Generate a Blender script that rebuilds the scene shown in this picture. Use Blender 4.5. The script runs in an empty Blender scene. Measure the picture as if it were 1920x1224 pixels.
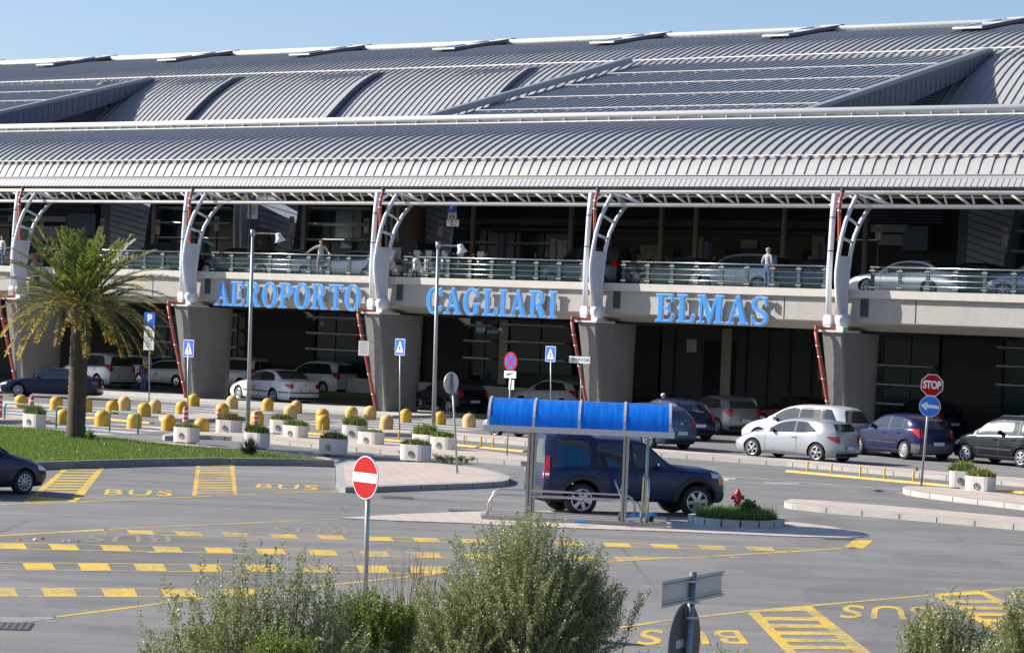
import bpy, bmesh, math, random
import numpy as np
from mathutils import Vector, Matrix
from math import sin, cos, atan, atan2, sqrt, radians, pi, tan
random.seed(7)
rng = np.random.default_rng(11)
S = bpy.context.scene
C = S.collection

# ------------------------------------------------------------ camera
F_PX, CAM_H, ROLL, PITCH_PX = 4800.0, 4.3, atan(.0407), 8.0
cam_d = bpy.data.cameras.new('camera')
cam_d.sensor_width = 36.0
cam_d.lens = F_PX / 1920 * 36
cam_d.clip_start = .5
cam_d.clip_end = 4000
cam = bpy.data.objects.new('camera', cam_d)
C.objects.link(cam)
cam.matrix_world = (Matrix.Translation((0, 0, CAM_H)) @ Matrix.Rotation(radians(90) - atan(PITCH_PX / F_PX), 4, 'X')
                    @ Matrix.Rotation(ROLL, 4, 'Z'))
S.camera = cam
S.render.resolution_x, S.render.resolution_y = 1024, 652

# ------------------------------------------------------------ sky and sun
SUN = Vector((-.985, .17, 0)).normalized() * cos(radians(31)) + Vector((0, 0, sin(radians(31))))
w = bpy.data.worlds.new('World')
S.world = w
w.use_nodes = True
nt = w.node_tree
bg = nt.nodes['Background']
sky = nt.nodes.new('ShaderNodeTexSky')
sky.sky_type = 'NISHITA'
sky.sun_disc = False
sky.sun_elevation = radians(31)
sky.sun_rotation = atan2(SUN.x, SUN.y)
sky.altitude = 0
sky.air_density = 1.0
sky.dust_density = 0.7
sky.ozone_density = 4.0
tn = nt.nodes.new('ShaderNodeMix'); tn.data_type = 'RGBA'; tn.blend_type = 'MULTIPLY'
tn.inputs[0].default_value = 1
tn.inputs[7].default_value = (1.06, 1.0, 1.06, 1)
nt.links.new(sky.outputs[0], tn.inputs[6])
nt.links.new(tn.outputs[2], bg.inputs[0])
bg.inputs[1].default_value = .082
sd = bpy.data.lights.new('sun', 'SUN')
sd.energy = 5.0
sd.angle = radians(.5)
sd.color = (1.0, .95, .87)
so = bpy.data.objects.new('sun', sd)
C.objects.link(so)
so.rotation_euler = (-SUN).to_track_quat('-Z', 'Y').to_euler()
S.view_settings.view_transform = 'Standard'
S.view_settings.look = 'None'
S.view_settings.exposure = 0.85
S.view_settings.gamma = 1
S.cycles.max_bounces = 8
S.cycles.transparent_max_bounces = 16

# ------------------------------------------------------------ coordinates
def ray(u, v):
    du, dv = u - 960, v - 612
    x = du * cos(ROLL) + dv * sin(ROLL)
    y = -du * sin(ROLL) + dv * cos(ROLL)
    return Vector((x / F_PX, 1.0, -(y + PITCH_PX) / F_PX))

def G(u, v, z=0.0):
    """the point of the ground (or of the level z) that the photograph shows at u, v"""
    r = ray(u, v)
    t = (z - CAM_H) / r.z
    return Vector((r.x * t, t, z))

def px_at(u, v, y):
    r = ray(u, v)
    return Vector((r.x * y, y, CAM_H + r.z * y))

BA = atan(4800 / 6415.6)
BO = G(705, 775)
BU = Vector((cos(BA), -sin(BA), 0))
BN = Vector((sin(BA), cos(BA), 0))
def B(u, n, h=0.0):
    return BO + BU * u + BN * n + Vector((0, 0, h))
def bl(p):
    d = p - BO
    return d.dot(BU), d.dot(BN)
def atn(u, v, n0):
    r = ray(u, v)
    c = Vector((0, 0, CAM_H))
    t = (n0 - (c - BO).dot(BN)) / r.dot(BN)
    p = c + r * t
    a, b = bl(p)
    return a, p.z

# ------------------------------------------------------------ materials
MATS = {}
def mat(name, col, rough=.6, metal=0., var=0., vscale=3., bump=0., bscale=40., spec=.5, streak=0., coat=0., tint=None, stretch=None):
    if name in MATS:
        return MATS[name]
    m = bpy.data.materials.new(name)
    m.use_nodes = True
    t = m.node_tree
    b = t.nodes['Principled BSDF']
    b.inputs['Base Color'].default_value = (*col, 1)
    b.inputs['Roughness'].default_value = rough
    b.inputs['Metallic'].default_value = metal
    b.inputs['Specular IOR Level'].default_value = spec
    b.inputs['Coat Weight'].default_value = coat
    b.inputs['Coat Roughness'].default_value = .05
    tc = t.nodes.new('ShaderNodeTexCoord')
    cur = None
    def noise(scale, detail=5, st=None, rgh=.6):
        n = t.nodes.new('ShaderNodeTexNoise')
        n.inputs['Scale'].default_value = scale
        n.inputs['Detail'].default_value = detail
        n.inputs['Roughness'].default_value = rgh
        if st:
            mp = t.nodes.new('ShaderNodeMapping')
            mp.inputs['Scale'].default_value = st
            t.links.new(tc.outputs['Object'], mp.inputs[0])
            t.links.new(mp.outputs[0], n.inputs[0])
        else:
            t.links.new(tc.outputs['Object'], n.inputs[0])
        return n
    def mixc(a, fac_out, lo, hi, colb, amount):
        r = t.nodes.new('ShaderNodeMapRange')
        r.inputs[1].default_value = lo
        r.inputs[2].default_value = hi
        r.inputs[3].default_value = 0
        r.inputs[4].default_value = amount
        t.links.new(fac_out, r.inputs[0])
        x = t.nodes.new('ShaderNodeMix')
        x.data_type = 'RGBA'
        t.links.new(r.outputs[0], x.inputs[0])
        if a is None:
            x.inputs[6].default_value = (*col, 1)
        else:
            t.links.new(a, x.inputs[6])
        x.inputs[7].default_value = (*colb, 1)
        return x.outputs[2]
    if var:
        n = noise(vscale, 6, stretch)
        dk = tint or tuple(c * .45 for c in col)
        cur = mixc(cur, n.outputs[0], .4, .75, dk, var)
        n2 = noise(vscale * 7.3, 4)
        cur = mixc(cur, n2.outputs[0], .45, .7, tuple(min(1, c * 1.35) for c in col), var * .7)
    if streak:
        n = noise(1.0, 5, (3.0, 3.0, .25), .7)
        cur = mixc(cur, n.outputs[0], .52, .72, tuple(c * .45 for c in col), streak)
    if cur is not None:
        t.links.new(cur, b.inputs['Base Color'])
    if bump:
        n = noise(bscale, 4)
        bp = t.nodes.new('ShaderNodeBump')
        bp.inputs['Strength'].default_value = bump
        bp.inputs['Distance'].default_value = .02
        t.links.new(n.outputs[0], bp.inputs['Height'])
        t.links.new(bp.outputs[0], b.inputs['Normal'])
    MATS[name] = m
    return m

def glass_mat(name, col, amount, rough=.05):
    if name in MATS:
        return MATS[name]
    m = bpy.data.materials.new(name)
    m.use_nodes = True
    t = m.node_tree
    b = t.nodes['Principled BSDF']
    b.inputs['Base Color'].default_value = (*col, 1)
    b.inputs['Roughness'].default_value = rough
    b.inputs['Alpha'].default_value = amount
    MATS[name] = m
    return m

# ------------------------------------------------------------ mesh helpers
class MB:
    def __init__(s):
        s.v, s.f, s.m, s.s = [], [], [], []
        s.cm, s.cs = 0, False
    def mt(s, i, smooth=False):
        s.cm, s.cs = i, smooth
        return s
    def add(s, vs, fs):
        o = len(s.v)
        s.v += [tuple(p) for p in vs]
        s.f += [tuple(o + i for i in f) for f in fs]
        s.m += [s.cm] * len(fs)
        s.s += [s.cs] * len(fs)
        return s
    def box(s, c, d, rz=0., rx=0., ry=0.):
        M = Matrix.Translation(c) @ Matrix.Rotation(rz, 4, 'Z') @ Matrix.Rotation(ry, 4, 'Y') @ Matrix.Rotation(rx, 4, 'X')
        vs = [M @ Vector((x * d[0] / 2, y * d[1] / 2, z * d[2] / 2)) for x in (-1, 1) for y in (-1, 1) for z in (-1, 1)]
        return s.add(vs, [(0, 1, 3, 2), (4, 6, 7, 5), (0, 4, 5, 1), (2, 3, 7, 6), (0, 2, 6, 4), (1, 5, 7, 3)])
    def prism(s, poly, z0, z1):
        """vertical prism over a plan polygon [(x, y)]"""
        a = sum(poly[i][0] * poly[(i + 1) % len(poly)][1] - poly[(i + 1) % len(poly)][0] * poly[i][1] for i in range(len(poly)))
        if a < 0:
            poly = poly[::-1]
        n = len(poly)
        vs = [(p[0], p[1], z0) for p in poly] + [(p[0], p[1], z1) for p in poly]
        fs = [tuple(range(n - 1, -1, -1)), tuple(range(n, 2 * n))] + [(i, (i + 1) % n, n + (i + 1) % n, n + i) for i in range(n)]
        return s.add(vs, fs)
    def extr(s, poly3, vec):
        """sweep a planar polygon along vec"""
        n = len(poly3)
        v = Vector(vec)
        vs = [Vector(p) for p in poly3] + [Vector(p) + v for p in poly3]
        fs = [tuple(range(n - 1, -1, -1)), tuple(range(n, 2 * n))] + [(i, (i + 1) % n, n + (i + 1) % n, n + i) for i in range(n)]
        return s.add(vs, fs)
    def poly(s, pts):
        return s.add(pts, [tuple(range(len(pts)))])
    def tube(s, pts, r, seg=8, cap=True):
        pts = [Vector(p) for p in pts]
        rs = r if isinstance(r, (list, tuple)) else [r] * len(pts)
        vs, fs = [], []
        t0 = (pts[1] - pts[0]).normalized()
        up = Vector((0, 0, 1)) if abs(t0.z) < .9 else Vector((1, 0, 0))
        x = t0.cross(up).normalized()
        for i, p in enumerate(pts):
            if i == 0: t = pts[1] - p
            elif i == len(pts) - 1: t = p - pts[i - 1]
            else: t = (pts[i + 1] - p).normalized() + (p - pts[i - 1]).normalized()
            t.normalize()
            x = (x - t * x.dot(t)).normalized()
            y = t.cross(x)
            for k in range(seg):
                a = 2 * pi * k / seg
                vs.append(p + (x * cos(a) + y * sin(a)) * rs[i])
        for i in range(len(pts) - 1):
            for k in range(seg):
                a, b = i * seg + k, i * seg + (k + 1) % seg
                fs.append((a, b, b + seg, a + seg))
        if cap:
            fs.append(tuple(range(seg - 1, -1, -1)))
            fs.append(tuple(range(len(vs) - seg, len(vs))))
        return s.add(vs, fs)
    def bar(s, a, b, w, d, up=(0, 0, 1)):
        """rectangular bar from a to b, w across, d along the up side"""
        a, b = Vector(a), Vector(b)
        t = (b - a).normalized()
        u = Vector(up)
        x = t.cross(u)
        if x.length < 1e-4: x = t.cross(Vector((1, 0, 0)))
        x.normalize()
        y = x.cross(t).normalized()
        vs = [p + x * sx * w / 2 + y * sy * d / 2 for p in (a, b) for sx, sy in ((-1, -1), (1, -1), (1, 1), (-1, 1))]
        return s.add(vs, [(3, 2, 1, 0), (4, 5, 6, 7), (0, 1, 5, 4), (1, 2, 6, 5), (2, 3, 7, 6), (3, 0, 4, 7)])
    def lathe(s, prof, seg=20, M=None, cap=False):
        """prof [(r, z)] turned round z"""
        M = M or Matrix.Identity(4)
        vs = [M @ Vector((r * cos(2 * pi * k / seg), r * sin(2 * pi * k / seg), z)) for r, z in prof for k in range(seg)]
        fs = [(i * seg + k, i * seg + (k + 1) % seg, (i + 1) * seg + (k + 1) % seg, (i + 1) * seg + k) for i in range(len(prof) - 1) for k in range(seg)]
        if cap:
            fs.append(tuple(range(seg - 1, -1, -1)))
            fs.append(tuple(range(len(vs) - seg, len(vs))))
        return s.add(vs, fs)
    def grid(s, rows):
        n = len(rows[0])
        vs = [p for r in rows for p in r]
        fs = [(i * n + j, i * n + j + 1, (i + 1) * n + j + 1, (i + 1) * n + j) for i in range(len(rows) - 1) for j in range(n - 1)]
        return s.add(vs, fs)
    def mesh(s, name, mats):
        me = bpy.data.meshes.new(name)
        me.from_pydata(s.v, [], s.f)
        for m in (mats if isinstance(mats, (list, tuple)) else [mats]):
            me.materials.append(m)
        me.polygons.foreach_set('material_index', s.m)
        me.polygons.foreach_set('use_smooth', s.s)
        me.update()
        return me
    def build(s, name, mats, parent=None, **kw):
        o = bpy.data.objects.new(name, s.mesh(name, mats))
        C.objects.link(o)
        if parent: o.parent = parent
        for k, v in kw.items(): o[k] = v
        return o

def thing(name, label, cat, loc=(0, 0, 0), rz=0., group=None):
    o = bpy.data.objects.new(name, None)
    C.objects.link(o)
    o.location = loc
    o.rotation_euler = (0, 0, rz)
    o['label'], o['category'] = label, cat
    if group: o['group'] = group
    return o

KIDS = {}
def kids(o):
    return [c for c in bpy.data.objects if c.parent == o]

def copy_tree(o, loc=None, rz=None, label=None, parent=None, group=None):
    c = o.copy()
    C.objects.link(c)
    if parent: c.parent = parent
    if loc is not None: c.location = loc
    if rz is not None: c.rotation_euler = (0, 0, rz)
    if label: c['label'] = label
    if group: c['group'] = group
    for ch in kids(o):
        if ch != c: copy_tree(ch, parent=c)
    return c

def text_mesh(txt, size, depth, spacing=1.0, offset=0.0, xs=1.0, bold=0.0):
    cu = bpy.data.curves.new('t', 'FONT')
    cu.body = txt
    cu.size = size
    cu.extrude = depth
    cu.align_x = 'CENTER'
    cu.align_y = 'CENTER'
    cu.space_character = spacing
    cu.offset = bold
    cu.resolution_u = 4
    o = bpy.data.objects.new('t', cu)
    C.objects.link(o)
    me = bpy.data.meshes.new_from_object(o)
    bpy.data.objects.remove(o)
    bpy.data.curves.remove(cu)
    if xs != 1.0:
        for v in me.vertices: v.co.x *= xs
    me.materials.clear()
    return me

def frame(o, pos, xdir, ydir):
    """place o so that its local x and y follow xdir, ydir (z is the face normal)"""
    x = Vector(xdir).normalized()
    y = Vector(ydir)
    y = (y - x * y.dot(x)).normalized()
    z = x.cross(y)
    M = Matrix((x, y, z)).transposed().to_4x4()
    M.translation = pos
    o.matrix_world = M
    return M

def lerp_list(pts, x):
    if x <= pts[0][0]: return pts[0][1]
    for (a, fa), (b, fb) in zip(pts, pts[1:]):
        if x <= b:
            t = (x - a) / (b - a)
            return fa + (fb - fa) * t
    return pts[-1][1]
def smooth_list(pts, x):
    """monotone-ish cubic through pts"""
    if x <= pts[0][0]: return pts[0][1]
    if x >= pts[-1][0]: return pts[-1][1]
    for i in range(len(pts) - 1):
        if x <= pts[i + 1][0]: break
    def sl(j):
        return (pts[j + 1][1] - pts[j][1]) / (pts[j + 1][0] - pts[j][0])
    def tg(j):
        if j == 0: return sl(0)
        if j == len(pts) - 1: return sl(j - 1)
        a, b = sl(j - 1), sl(j)
        return 0 if a * b <= 0 else 2 * a * b / (a + b)
    h = pts[i + 1][0] - pts[i][0]
    t = (x - pts[i][0]) / h
    a, b = pts[i][1], pts[i + 1][1]
    return (2*t**3 - 3*t*t + 1) * a + (t**3 - 2*t*t + t) * h * tg(i) + (-2*t**3 + 3*t*t) * b + (t**3 - t*t) * h * tg(i + 1)
# ------------------------------------------------------------ materials of the building
M_roof = mat('roof_metal', (.305, .302, .295), .55, .0, var=.18, vscale=.35, spec=.5)
M_rib = mat('roof_rib_metal', (.28, .30, .33), .5, .0, spec=.4)
M_dorm = mat('dormer_metal', (.23, .25, .275), .45, .1, var=.1, vscale=.4)
M_fascia = mat('fascia_panel', (.32, .325, .335), .45, .1)
M_fasciad = mat('fascia_dark_panel', (.08, .10, .15), .5, .2, var=.15, vscale=.7)
M_gap = mat('panel_gap', (.04, .045, .05), .7)
M_cream = mat('cream_paint', (.62, .60, .54), .5, var=.12, vscale=1.2, tint=(.42, .27, .15))
M_white = mat('white_steel', (.62, .65, .68), .35, var=.08, vscale=1.5)
M_truss = mat('truss_paint', (.66, .64, .58), .45, var=.35, vscale=1.6, tint=(.42, .28, .17))
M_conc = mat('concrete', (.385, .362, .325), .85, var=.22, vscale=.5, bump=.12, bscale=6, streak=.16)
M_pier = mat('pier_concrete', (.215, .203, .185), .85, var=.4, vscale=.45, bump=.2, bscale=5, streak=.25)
M_curb = mat('curb_plaster', (.52, .485, .43), .8, var=.18, vscale=.8, streak=.15)
M_red = mat('pipe_red', (.36, .075, .045), .5, var=.2, vscale=3)
M_steel = mat('galvanised', (.42, .43, .44), .35, .7, var=.15, vscale=8)
M_inox = mat('stainless', (.55, .55, .54), .25, .9)
M_letter = mat('letter_blue', (.025, .24, .70), .4)
M_letedge = mat('letter_edge', (.55, .68, .88), .4)
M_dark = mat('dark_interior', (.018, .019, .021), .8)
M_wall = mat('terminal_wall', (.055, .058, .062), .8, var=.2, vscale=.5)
M_wallb = mat('terminal_panel_blue', (.07, .11, .20), .5, .2, var=.1)
M_coneb = mat('cone_panel', (.22, .28, .38), .45, .3, var=.12)
M_tglass = mat('terminal_glass', (.02, .055, .068), .12, spec=.12)
M_blade = mat('blade_metal', (.62, .64, .66), .4, .2)
M_deck = mat('deck_asphalt', (.10, .10, .10), .9, var=.2, vscale=.5)
M_post = mat('rail_post_green', (.025, .075, .072), .5, .1)
M_rglass = glass_mat('rail_glass', (.05, .11, .115), .13, .25)
M_rglass.node_tree.nodes['Principled BSDF'].inputs['Specular IOR Level'].default_value = .25
M_skyl = mat('skylight_glass', (.18, .28, .42), .04, .3, spec=1)
M_pink = mat('pink_roof', (.45, .30, .26), .6)

K0, K1 = -3, 4                       # bays numbered from the pier at x=705 of the photograph; spacing 11.68
SP = 11.68
UL, UR = -82.0, 60.0                 # canopy and viaduct reach

# ------------------------------------------------------------ main terminal
term = thing('terminal_building', 'long airport terminal with a wide curved ribbed metal roof behind the front canopy', 'building', BO, -BA)

PROF2 = [(35.0, 14.8), (37, 16.81), (39.5, 18.88), (41.27, 19.92), (43.72, 21.01), (46.24, 21.9), (49.59, 22.7), (52.0, 23.15), (54.0, 23.35), (56.5, 23.3)]
STEPS = [-85.9, -73.3, -60.7, -48.1, -35.5, -22.9, 14.9, 27.5, 40.1]
DORM = [(-80.3, -56.45), (-15.2, 8.57), (50.0, 74.0)]
def in_dorm(u):
    return any(a - .3 < u < b - 2.0 for a, b in DORM)
def step_h(u, n):
    if n > 42.0: return 0
    for s in STEPS:
        if s - 6.5 < u <= s:
            k = .55 - .25 * (n - 37) / 5
            return max(0, k * (1 - (s - u) / 6.5)) * (1 if n < 41.3 else max(0, (42.0 - n) / .7))
    return 0
def roof2(u, n):
    return smooth_list(PROF2, n) + step_h(u, n)

def ribbed(mb, us, ns, hf, rw=.05, rh=.13, m_surf=0, m_rib=1, pitch=.54, ok=None):
    """curved sheet over us x ns, then standing ribs along n"""
    mb.mt(m_surf, True)
    for u0, u1 in zip(us, us[1:]):
        mb.grid([[(u, n, hf(u - (1e-4 if u == u1 else -1e-4), n)) for n in ns] for u in (u0, u1)])
    u = us[0] + pitch / 2
    mb.mt(m_rib, False)
    while u < us[-1]:
        nn = [n for n in ns if ok is None or ok(u, n)]
        if len(nn) > 1:
            j = random.uniform(-.015, .015)
            top = [(u + j, n, hf(u, n)) for n in nn]
            a = [(x - rw / 2, n, z - .02) for x, n, z in top]
            b = [(x - rw / 2, n, z + rh) for x, n, z in top]
            c = [(x + rw / 2, n, z + rh) for x, n, z in top]
            d = [(x + rw / 2, n, z - .02) for x, n, z in top]
            mb.grid([a, b, c, d])
            mb.add([a[0], b[0], c[0], d[0]], [(0, 1, 2, 3)])
        u += pitch

ns = [35 + i * .6 for i in range(12)] + [41.8, 42.2] + [42.8 + i * .9 for i in range(15)]
us = sorted(set([-96.0] + [s for s in STEPS] + [s - 6.5 for s in STEPS] + [48.0]))
r = MB()
ribbed(r, us, ns, roof2, rh=.09)
for s in STEPS:                      # dark upstand at each step
    low = [(s + .02, n, smooth_list(PROF2, n) - .05) for n in ns if n < 42.3]
    hi = [(s + .02, n, roof2(s, n) + .10) for n in ns if n < 42.3]
    r.mt(2).grid([low, hi])
    r.mt(0).grid([[(s - .22, n, z) for _, n, z in hi], hi])
r.build('main_roof', [M_roof, M_rib, M_fasciad], term)

rr = MB()
rr.mt(0, True).tube([(-96, 53.6, 23.62), (48, 53.6, 23.62)], .2, 8)
rr.mt(0).box((-24, 53.7, 23.45), (144, .3, .3))
rr.build('roof_ridge', [mat('ridge_metal', (.62, .60, .56), .45)], term)
rl = MB()                            # snow rails along the seams
def rail_line(u0, u1, n, h, a=.0):
    rl.mt(0).bar((u0, n, h), (u1, n, h + a), .05, .06)
    k = u0
    while k < u1:
        rl.mt(1).box((k, n + .05, h - .12 + a * (k - u0) / (u1 - u0)), (.25, .04, .06))
        k += 1.08
rail_line(-96, 48, 42.0, 20.62)
for s in STEPS: rail_line(s - 9, s - .2, 41.5, 20.55)
rl.build('roof_rail', [mat('rail_white', (.72, .70, .66), .5), mat('rail_rust', (.20, .13, .12), .6)], term)

# dormers: flat ribbed planes that leave the curved roof
def dorm_h(n): return 20.54 + (n - 41.85) * (20.54 - 15.36) / (41.85 - 22.28)
for a, b in DORM[:2]:
    d = MB()
    hf = lambda u, n: dorm_h(n) - .25
    ribbed(d, [a, b], [21.5 + i * 2.26 for i in range(10)], hf, rw=.05, rh=.08, pitch=.54)
    d.mt(0)
    d.box((0, 0, 0), (0, 0, 0)) if False else None
    d.bar((b - .2, 21.5, dorm_h(21.5) - .03), (b - .2, 41.85, dorm_h(41.85) - .03), .5, .28)
    d.bar((a, 21.5, dorm_h(21.5) + .1), (a, 41.0, dorm_h(41.0) + .2), .42, .36)
    o = d.build('dormer_roof', [M_dorm, M_rib, M_fasciad], term)
    fs = MB()
    lo = [(41.85, 20.08), (40.2, 19.25), (38.11, 18.45), (31.6, 16.35), (26, 14.6), (21.5, 13.0)]
    poly = [(b + .06, 41.85, dorm_h(41.85) - .1), (b + .06, 21.5, dorm_h(21.5) - .1)] + [(b + .06, n, h) for n, h in reversed(lo)]
    fs.mt(0).extr(poly, (-.35, 0, 0))
    n = 22.0
    while n < 41.6:                  # panel joints of the fascia
        zl = lerp_list(sorted(lo), n)
        fs.mt(1).box((b + .065, n, (dorm_h(n) - .15 + zl) / 2), (.012, .035, dorm_h(n) - .2 - zl))
        n += .55
    fs.build('dormer_fascia', [M_fasciad, M_gap], o)
    lv = MB()
    uw = b - 1.1
    lv.mt(1).extr([(uw - .3, 20, 10), (uw - .3, 38.4, 10), (uw - .3, 38.4, 18.3), (uw - .3, 20, 13.0)], (-.2, 0, 0))
    for i in range(26):
        z = 14.4 + i * .17
        n0 = max(25, lerp_list([(h, n) for n, h in sorted(lo, key=lambda t: t[1])], z) - .6)
        lv.mt(0).box((uw, (n0 + 38.2) / 2, z), (.22, 38.2 - n0, .05), ry=radians(35))
    lv.mt(0).box((uw + .06, 38.25, 16.2), (.1, .14, 4.4)).box((uw + .06, 33.2, 15.2), (.1, .12, 3))
    lv.build('louvre', [mat('louvre_metal', (.22, .25, .31), .45, .2), M_gap], o)
    for nn in (37.6, 33.4, 29.2, 25.0):
        m = MB()
        hh = dorm_h(nn) - .08
        m.mt(0).bar((a + .3, nn, hh), (b - .6 , nn, hh), .035, .035)
        k = a + .5
        while k < b - .7:
            m.mt(1).box((k, nn + .04, hh - .1), (.22, .04, .06))
            k += 1.08
        m.build('roof_rail', [MATS['rail_white'], MATS['rail_rust']], o)
# flat roof between the canopy and the curved roof, hidden from below the crest
r = MB()
r.mt(0).box((-24, 26.2, 11.6), (144, 17.8, .3)).box((-24, 17.35, 10.9), (144, .1, 1.2))
r.mt(0).extr([(-96, 35.2, 11.7), (-96, 35.0, 11.7), (-96, 35.0, 14.9), (-96, 35.2, 14.9)], (144, 0, 0))
r.build('flat_roof', [M_wall], term)
# skylight hatches near the ridge
for i in range(9):
    u = -86.1 + 13.0 * i
    zz = lambda n: 22.53 + (n - 47.8) * .205
    m = MB()
    m.mt(0).bar((u, 47.6, zz(47.6) + .06), (u, 54.3, zz(54.3) + .06), .16, .14)
    m.bar((u - 1.7, 47.6, zz(47.6) + .06), (u - 1.7, 54.3, zz(54.3) + .06), .12, .12)
    m.bar((u - 1.8, 47.6, zz(47.6) + .06), (u + .1, 47.6, zz(47.6) + .06), .14, .12)
    m.bar((u - 1.8, 54.3, zz(54.3) + .06), (u + .1, 54.3, zz(54.3) + .06), .14, .12)
    m.bar((u - 1.7, 51, zz(51) + .07), (u, 51, zz(51) + .07), .1, .1)
    m.mt(1).bar((u + .09, 47.6, zz(47.6) + .04), (u + .09, 54.3, zz(54.3) + .04), .03, .2)
    o = m.build('skylight', [mat('skylight_frame', (.62, .62, .60), .4), mat('skylight_edge', (.10, .07, .09), .6)], term)
    m = MB()
    m.mt(0).extr([(u - 1.62, 47.7, zz(47.7) + .04), (u - .08, 47.7, zz(47.7) + .04), (u - .08, 54.2, zz(54.2) + .04), (u - 1.62, 54.2, zz(54.2) + .04)], (0, 0, .03))
    m.build('pane', [M_skyl], o)
    m = MB()
    m.mt(0).extr([(u - .1, 48.3, zz(48.3)), (u - .1, 53.6, zz(53.6)), (u - .1, 53.6, 22.8), (u - .1, 48.3, 22.1)], (-1.5, 0, 0))
    m.build('upstand', [M_gap], o)

# ------------------------------------------------------------ facade under the roofs (n = 18)
NF = 18.0
f = MB()
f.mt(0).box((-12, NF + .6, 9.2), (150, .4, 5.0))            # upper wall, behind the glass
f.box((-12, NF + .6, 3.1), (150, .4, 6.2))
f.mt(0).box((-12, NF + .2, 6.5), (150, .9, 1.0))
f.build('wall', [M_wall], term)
def fx(x, n=NF): return atn(x, 440, n)[0]
def fh(x, y, n=NF): return atn(x, y, n)[1]
def panel(name, x0, x1, y0, y1, m, n=NF, th=.12, parent=term, **kw):
    """flat panel on the facade between photograph columns x0..x1, rows y0..y1"""
    u0, u1 = atn(x0, (y0 + y1) / 2, n)[0], atn(x1, (y0 + y1) / 2, n)[0]
    xm = (x0 + x1) / 2
    h1, h0 = atn(xm, y0, n)[1], atn(xm, y1, n)[1]
    o = MB().mt(0).box(((u0 + u1) / 2, n, (h0 + h1) / 2), (u1 - u0, th, h1 - h0)).build(name, [m], parent, **kw)
    return o
def glazing(x0, x1, y0, y1, blades, n=NF, bx=None):
    g = panel('window', x0, x1, y0, y1, M_tglass, n)
    u0, u1 = atn(x0, (y0 + y1) / 2, n)[0], atn(x1, (y0 + y1) / 2, n)[0]
    h1, h0 = atn((x0 + x1) / 2, y0, n)[1], atn((x0 + x1) / 2, y1, n)[1]
    m = MB().mt(0)
    k = max(2, round((u1 - u0) / 1.7))
    for i in range(k + 1):
        m.box((u0 + (u1 - u0) * i / k, n - .07, (h0 + h1) / 2), (.06, .1, h1 - h0))
    m.build('frame', [mat('dark_frame', (.05, .06, .065), .5, .3)], g)
    for y in blades:
        h = atn((x0 + x1) / 2, y, n)[1]
        MB().mt(0).box(((u0 + u1) / 2, n - .55, h), (u1 - u0, .42, .07), rx=radians(-12)).build('sun_blade', [M_blade], g)
glazing(292, 446, 380, 560, (392, 420, 448, 478, 506))
glazing(577, 706, 380, 560, (393, 422, 452, 480, 508))
glazing(860, 1075, 430, 560, (458, 488, 515))
glazing(1890, 2010, 380, 580, (400, 436, 474))
glazing(-60, 60, 380, 560, (395, 425))
glazing(590, 712, 586, 700, (598, 628, 658))
glazing(885, 935, 596, 710, (611, 641, 673))
glazing(955, 1075, 596, 700, (612, 644, 676))
glazing(432, 460, 586, 700, (592, 620, 652))
glazing(290, 340, 590, 700, (613, 642, 670))
glazing(1655, 1760, 628, 800, (688, 724, 760))
glazing(1880, 1990, 630, 800, (655, 690, 725))
panel('pane_panel', 630, 678, 396, 446, mat('pale_glass', (.17, .27, .28), .3), NF - .09, .04)
# clad cones that carry the roof
def cone(x0t, x1t, x0b, x1b, yt, yb, ym=None):
    n = NF - 1.2
    P = lambda x, y: (atn(x, y, n)[0], n, atn(x, y, n)[1])
    a, b_, c, d = P(x0t, yt), P(x1t, yt), P(x1b, yb), P(x0b, yb)
    m = MB().mt(0)
    m.extr([a, b_, c, d], (0, 1.3, 0))
    m.mt(1)
    L = 14
    for i in range(1, L):
        t = i / L
        p0 = Vector(a).lerp(Vector(d), t)
        p1 = Vector(b_).lerp(Vector(c), min(1, t + .13))
        m.bar(p0 + Vector((0, -.01, 0)), p1 + Vector((0, -.01, 0)), .02, .045, up=(0, 0, 1))
    o = m.build('clad_support', [M_coneb, M_gap], term)
    m = MB().mt(0)
    e, g2 = P(x0t - 19, yt), P(x0b - 19, yb)
    m.extr([(e[0], n + .05, e[2]), (a[0], n + .05, a[2]), (d[0], n + .05, d[2]), (g2[0], n + .05, g2[2])], (0, 1.2, 0))
    m.build('side', [M_wallb], o)
cone(208, 284, 203, 262, 370, 520)
cone(488, 562, 484, 540, 370, 530)
cone(790, 858, 786, 838, 370, 545)
cone(1818, 1908, 1808, 1868, 372, 560)
# lower level solid bays
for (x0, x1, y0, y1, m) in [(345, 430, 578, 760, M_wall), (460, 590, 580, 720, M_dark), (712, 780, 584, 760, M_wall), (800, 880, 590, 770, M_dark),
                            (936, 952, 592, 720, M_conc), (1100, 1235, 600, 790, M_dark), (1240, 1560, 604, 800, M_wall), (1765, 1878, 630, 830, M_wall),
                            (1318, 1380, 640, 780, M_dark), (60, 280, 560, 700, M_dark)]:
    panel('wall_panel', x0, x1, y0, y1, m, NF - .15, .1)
for x in (1262, 1352, 1398, 1438, 1480, 1520):
    panel('pilaster', x, x + (18 if x in (1352,) else 1), 610, 790, M_conc if x == 1352 else M_gap, NF - .25, .1)
panel('notice_board', 1288, 1306, 636, 660, mat('board_pale', (.40, .39, .36), .6), NF - 2.0, .05)
panel('shutter', 35, 130, 424, 452, mat('pale_blue_metal', (.30, .36, .44), .5), NF - .5, .3)
panel('shutter', 22, 131, 406, 416, MATS['pale_blue_metal'], NF - .8, .6)
panel('drum_wall', 132, 186, 402, 442, M_wallb, NF - .8, .6)
panel('drum_wall', 1698, 1745, 425, 470, M_wallb, NF - .8, .6)
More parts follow.
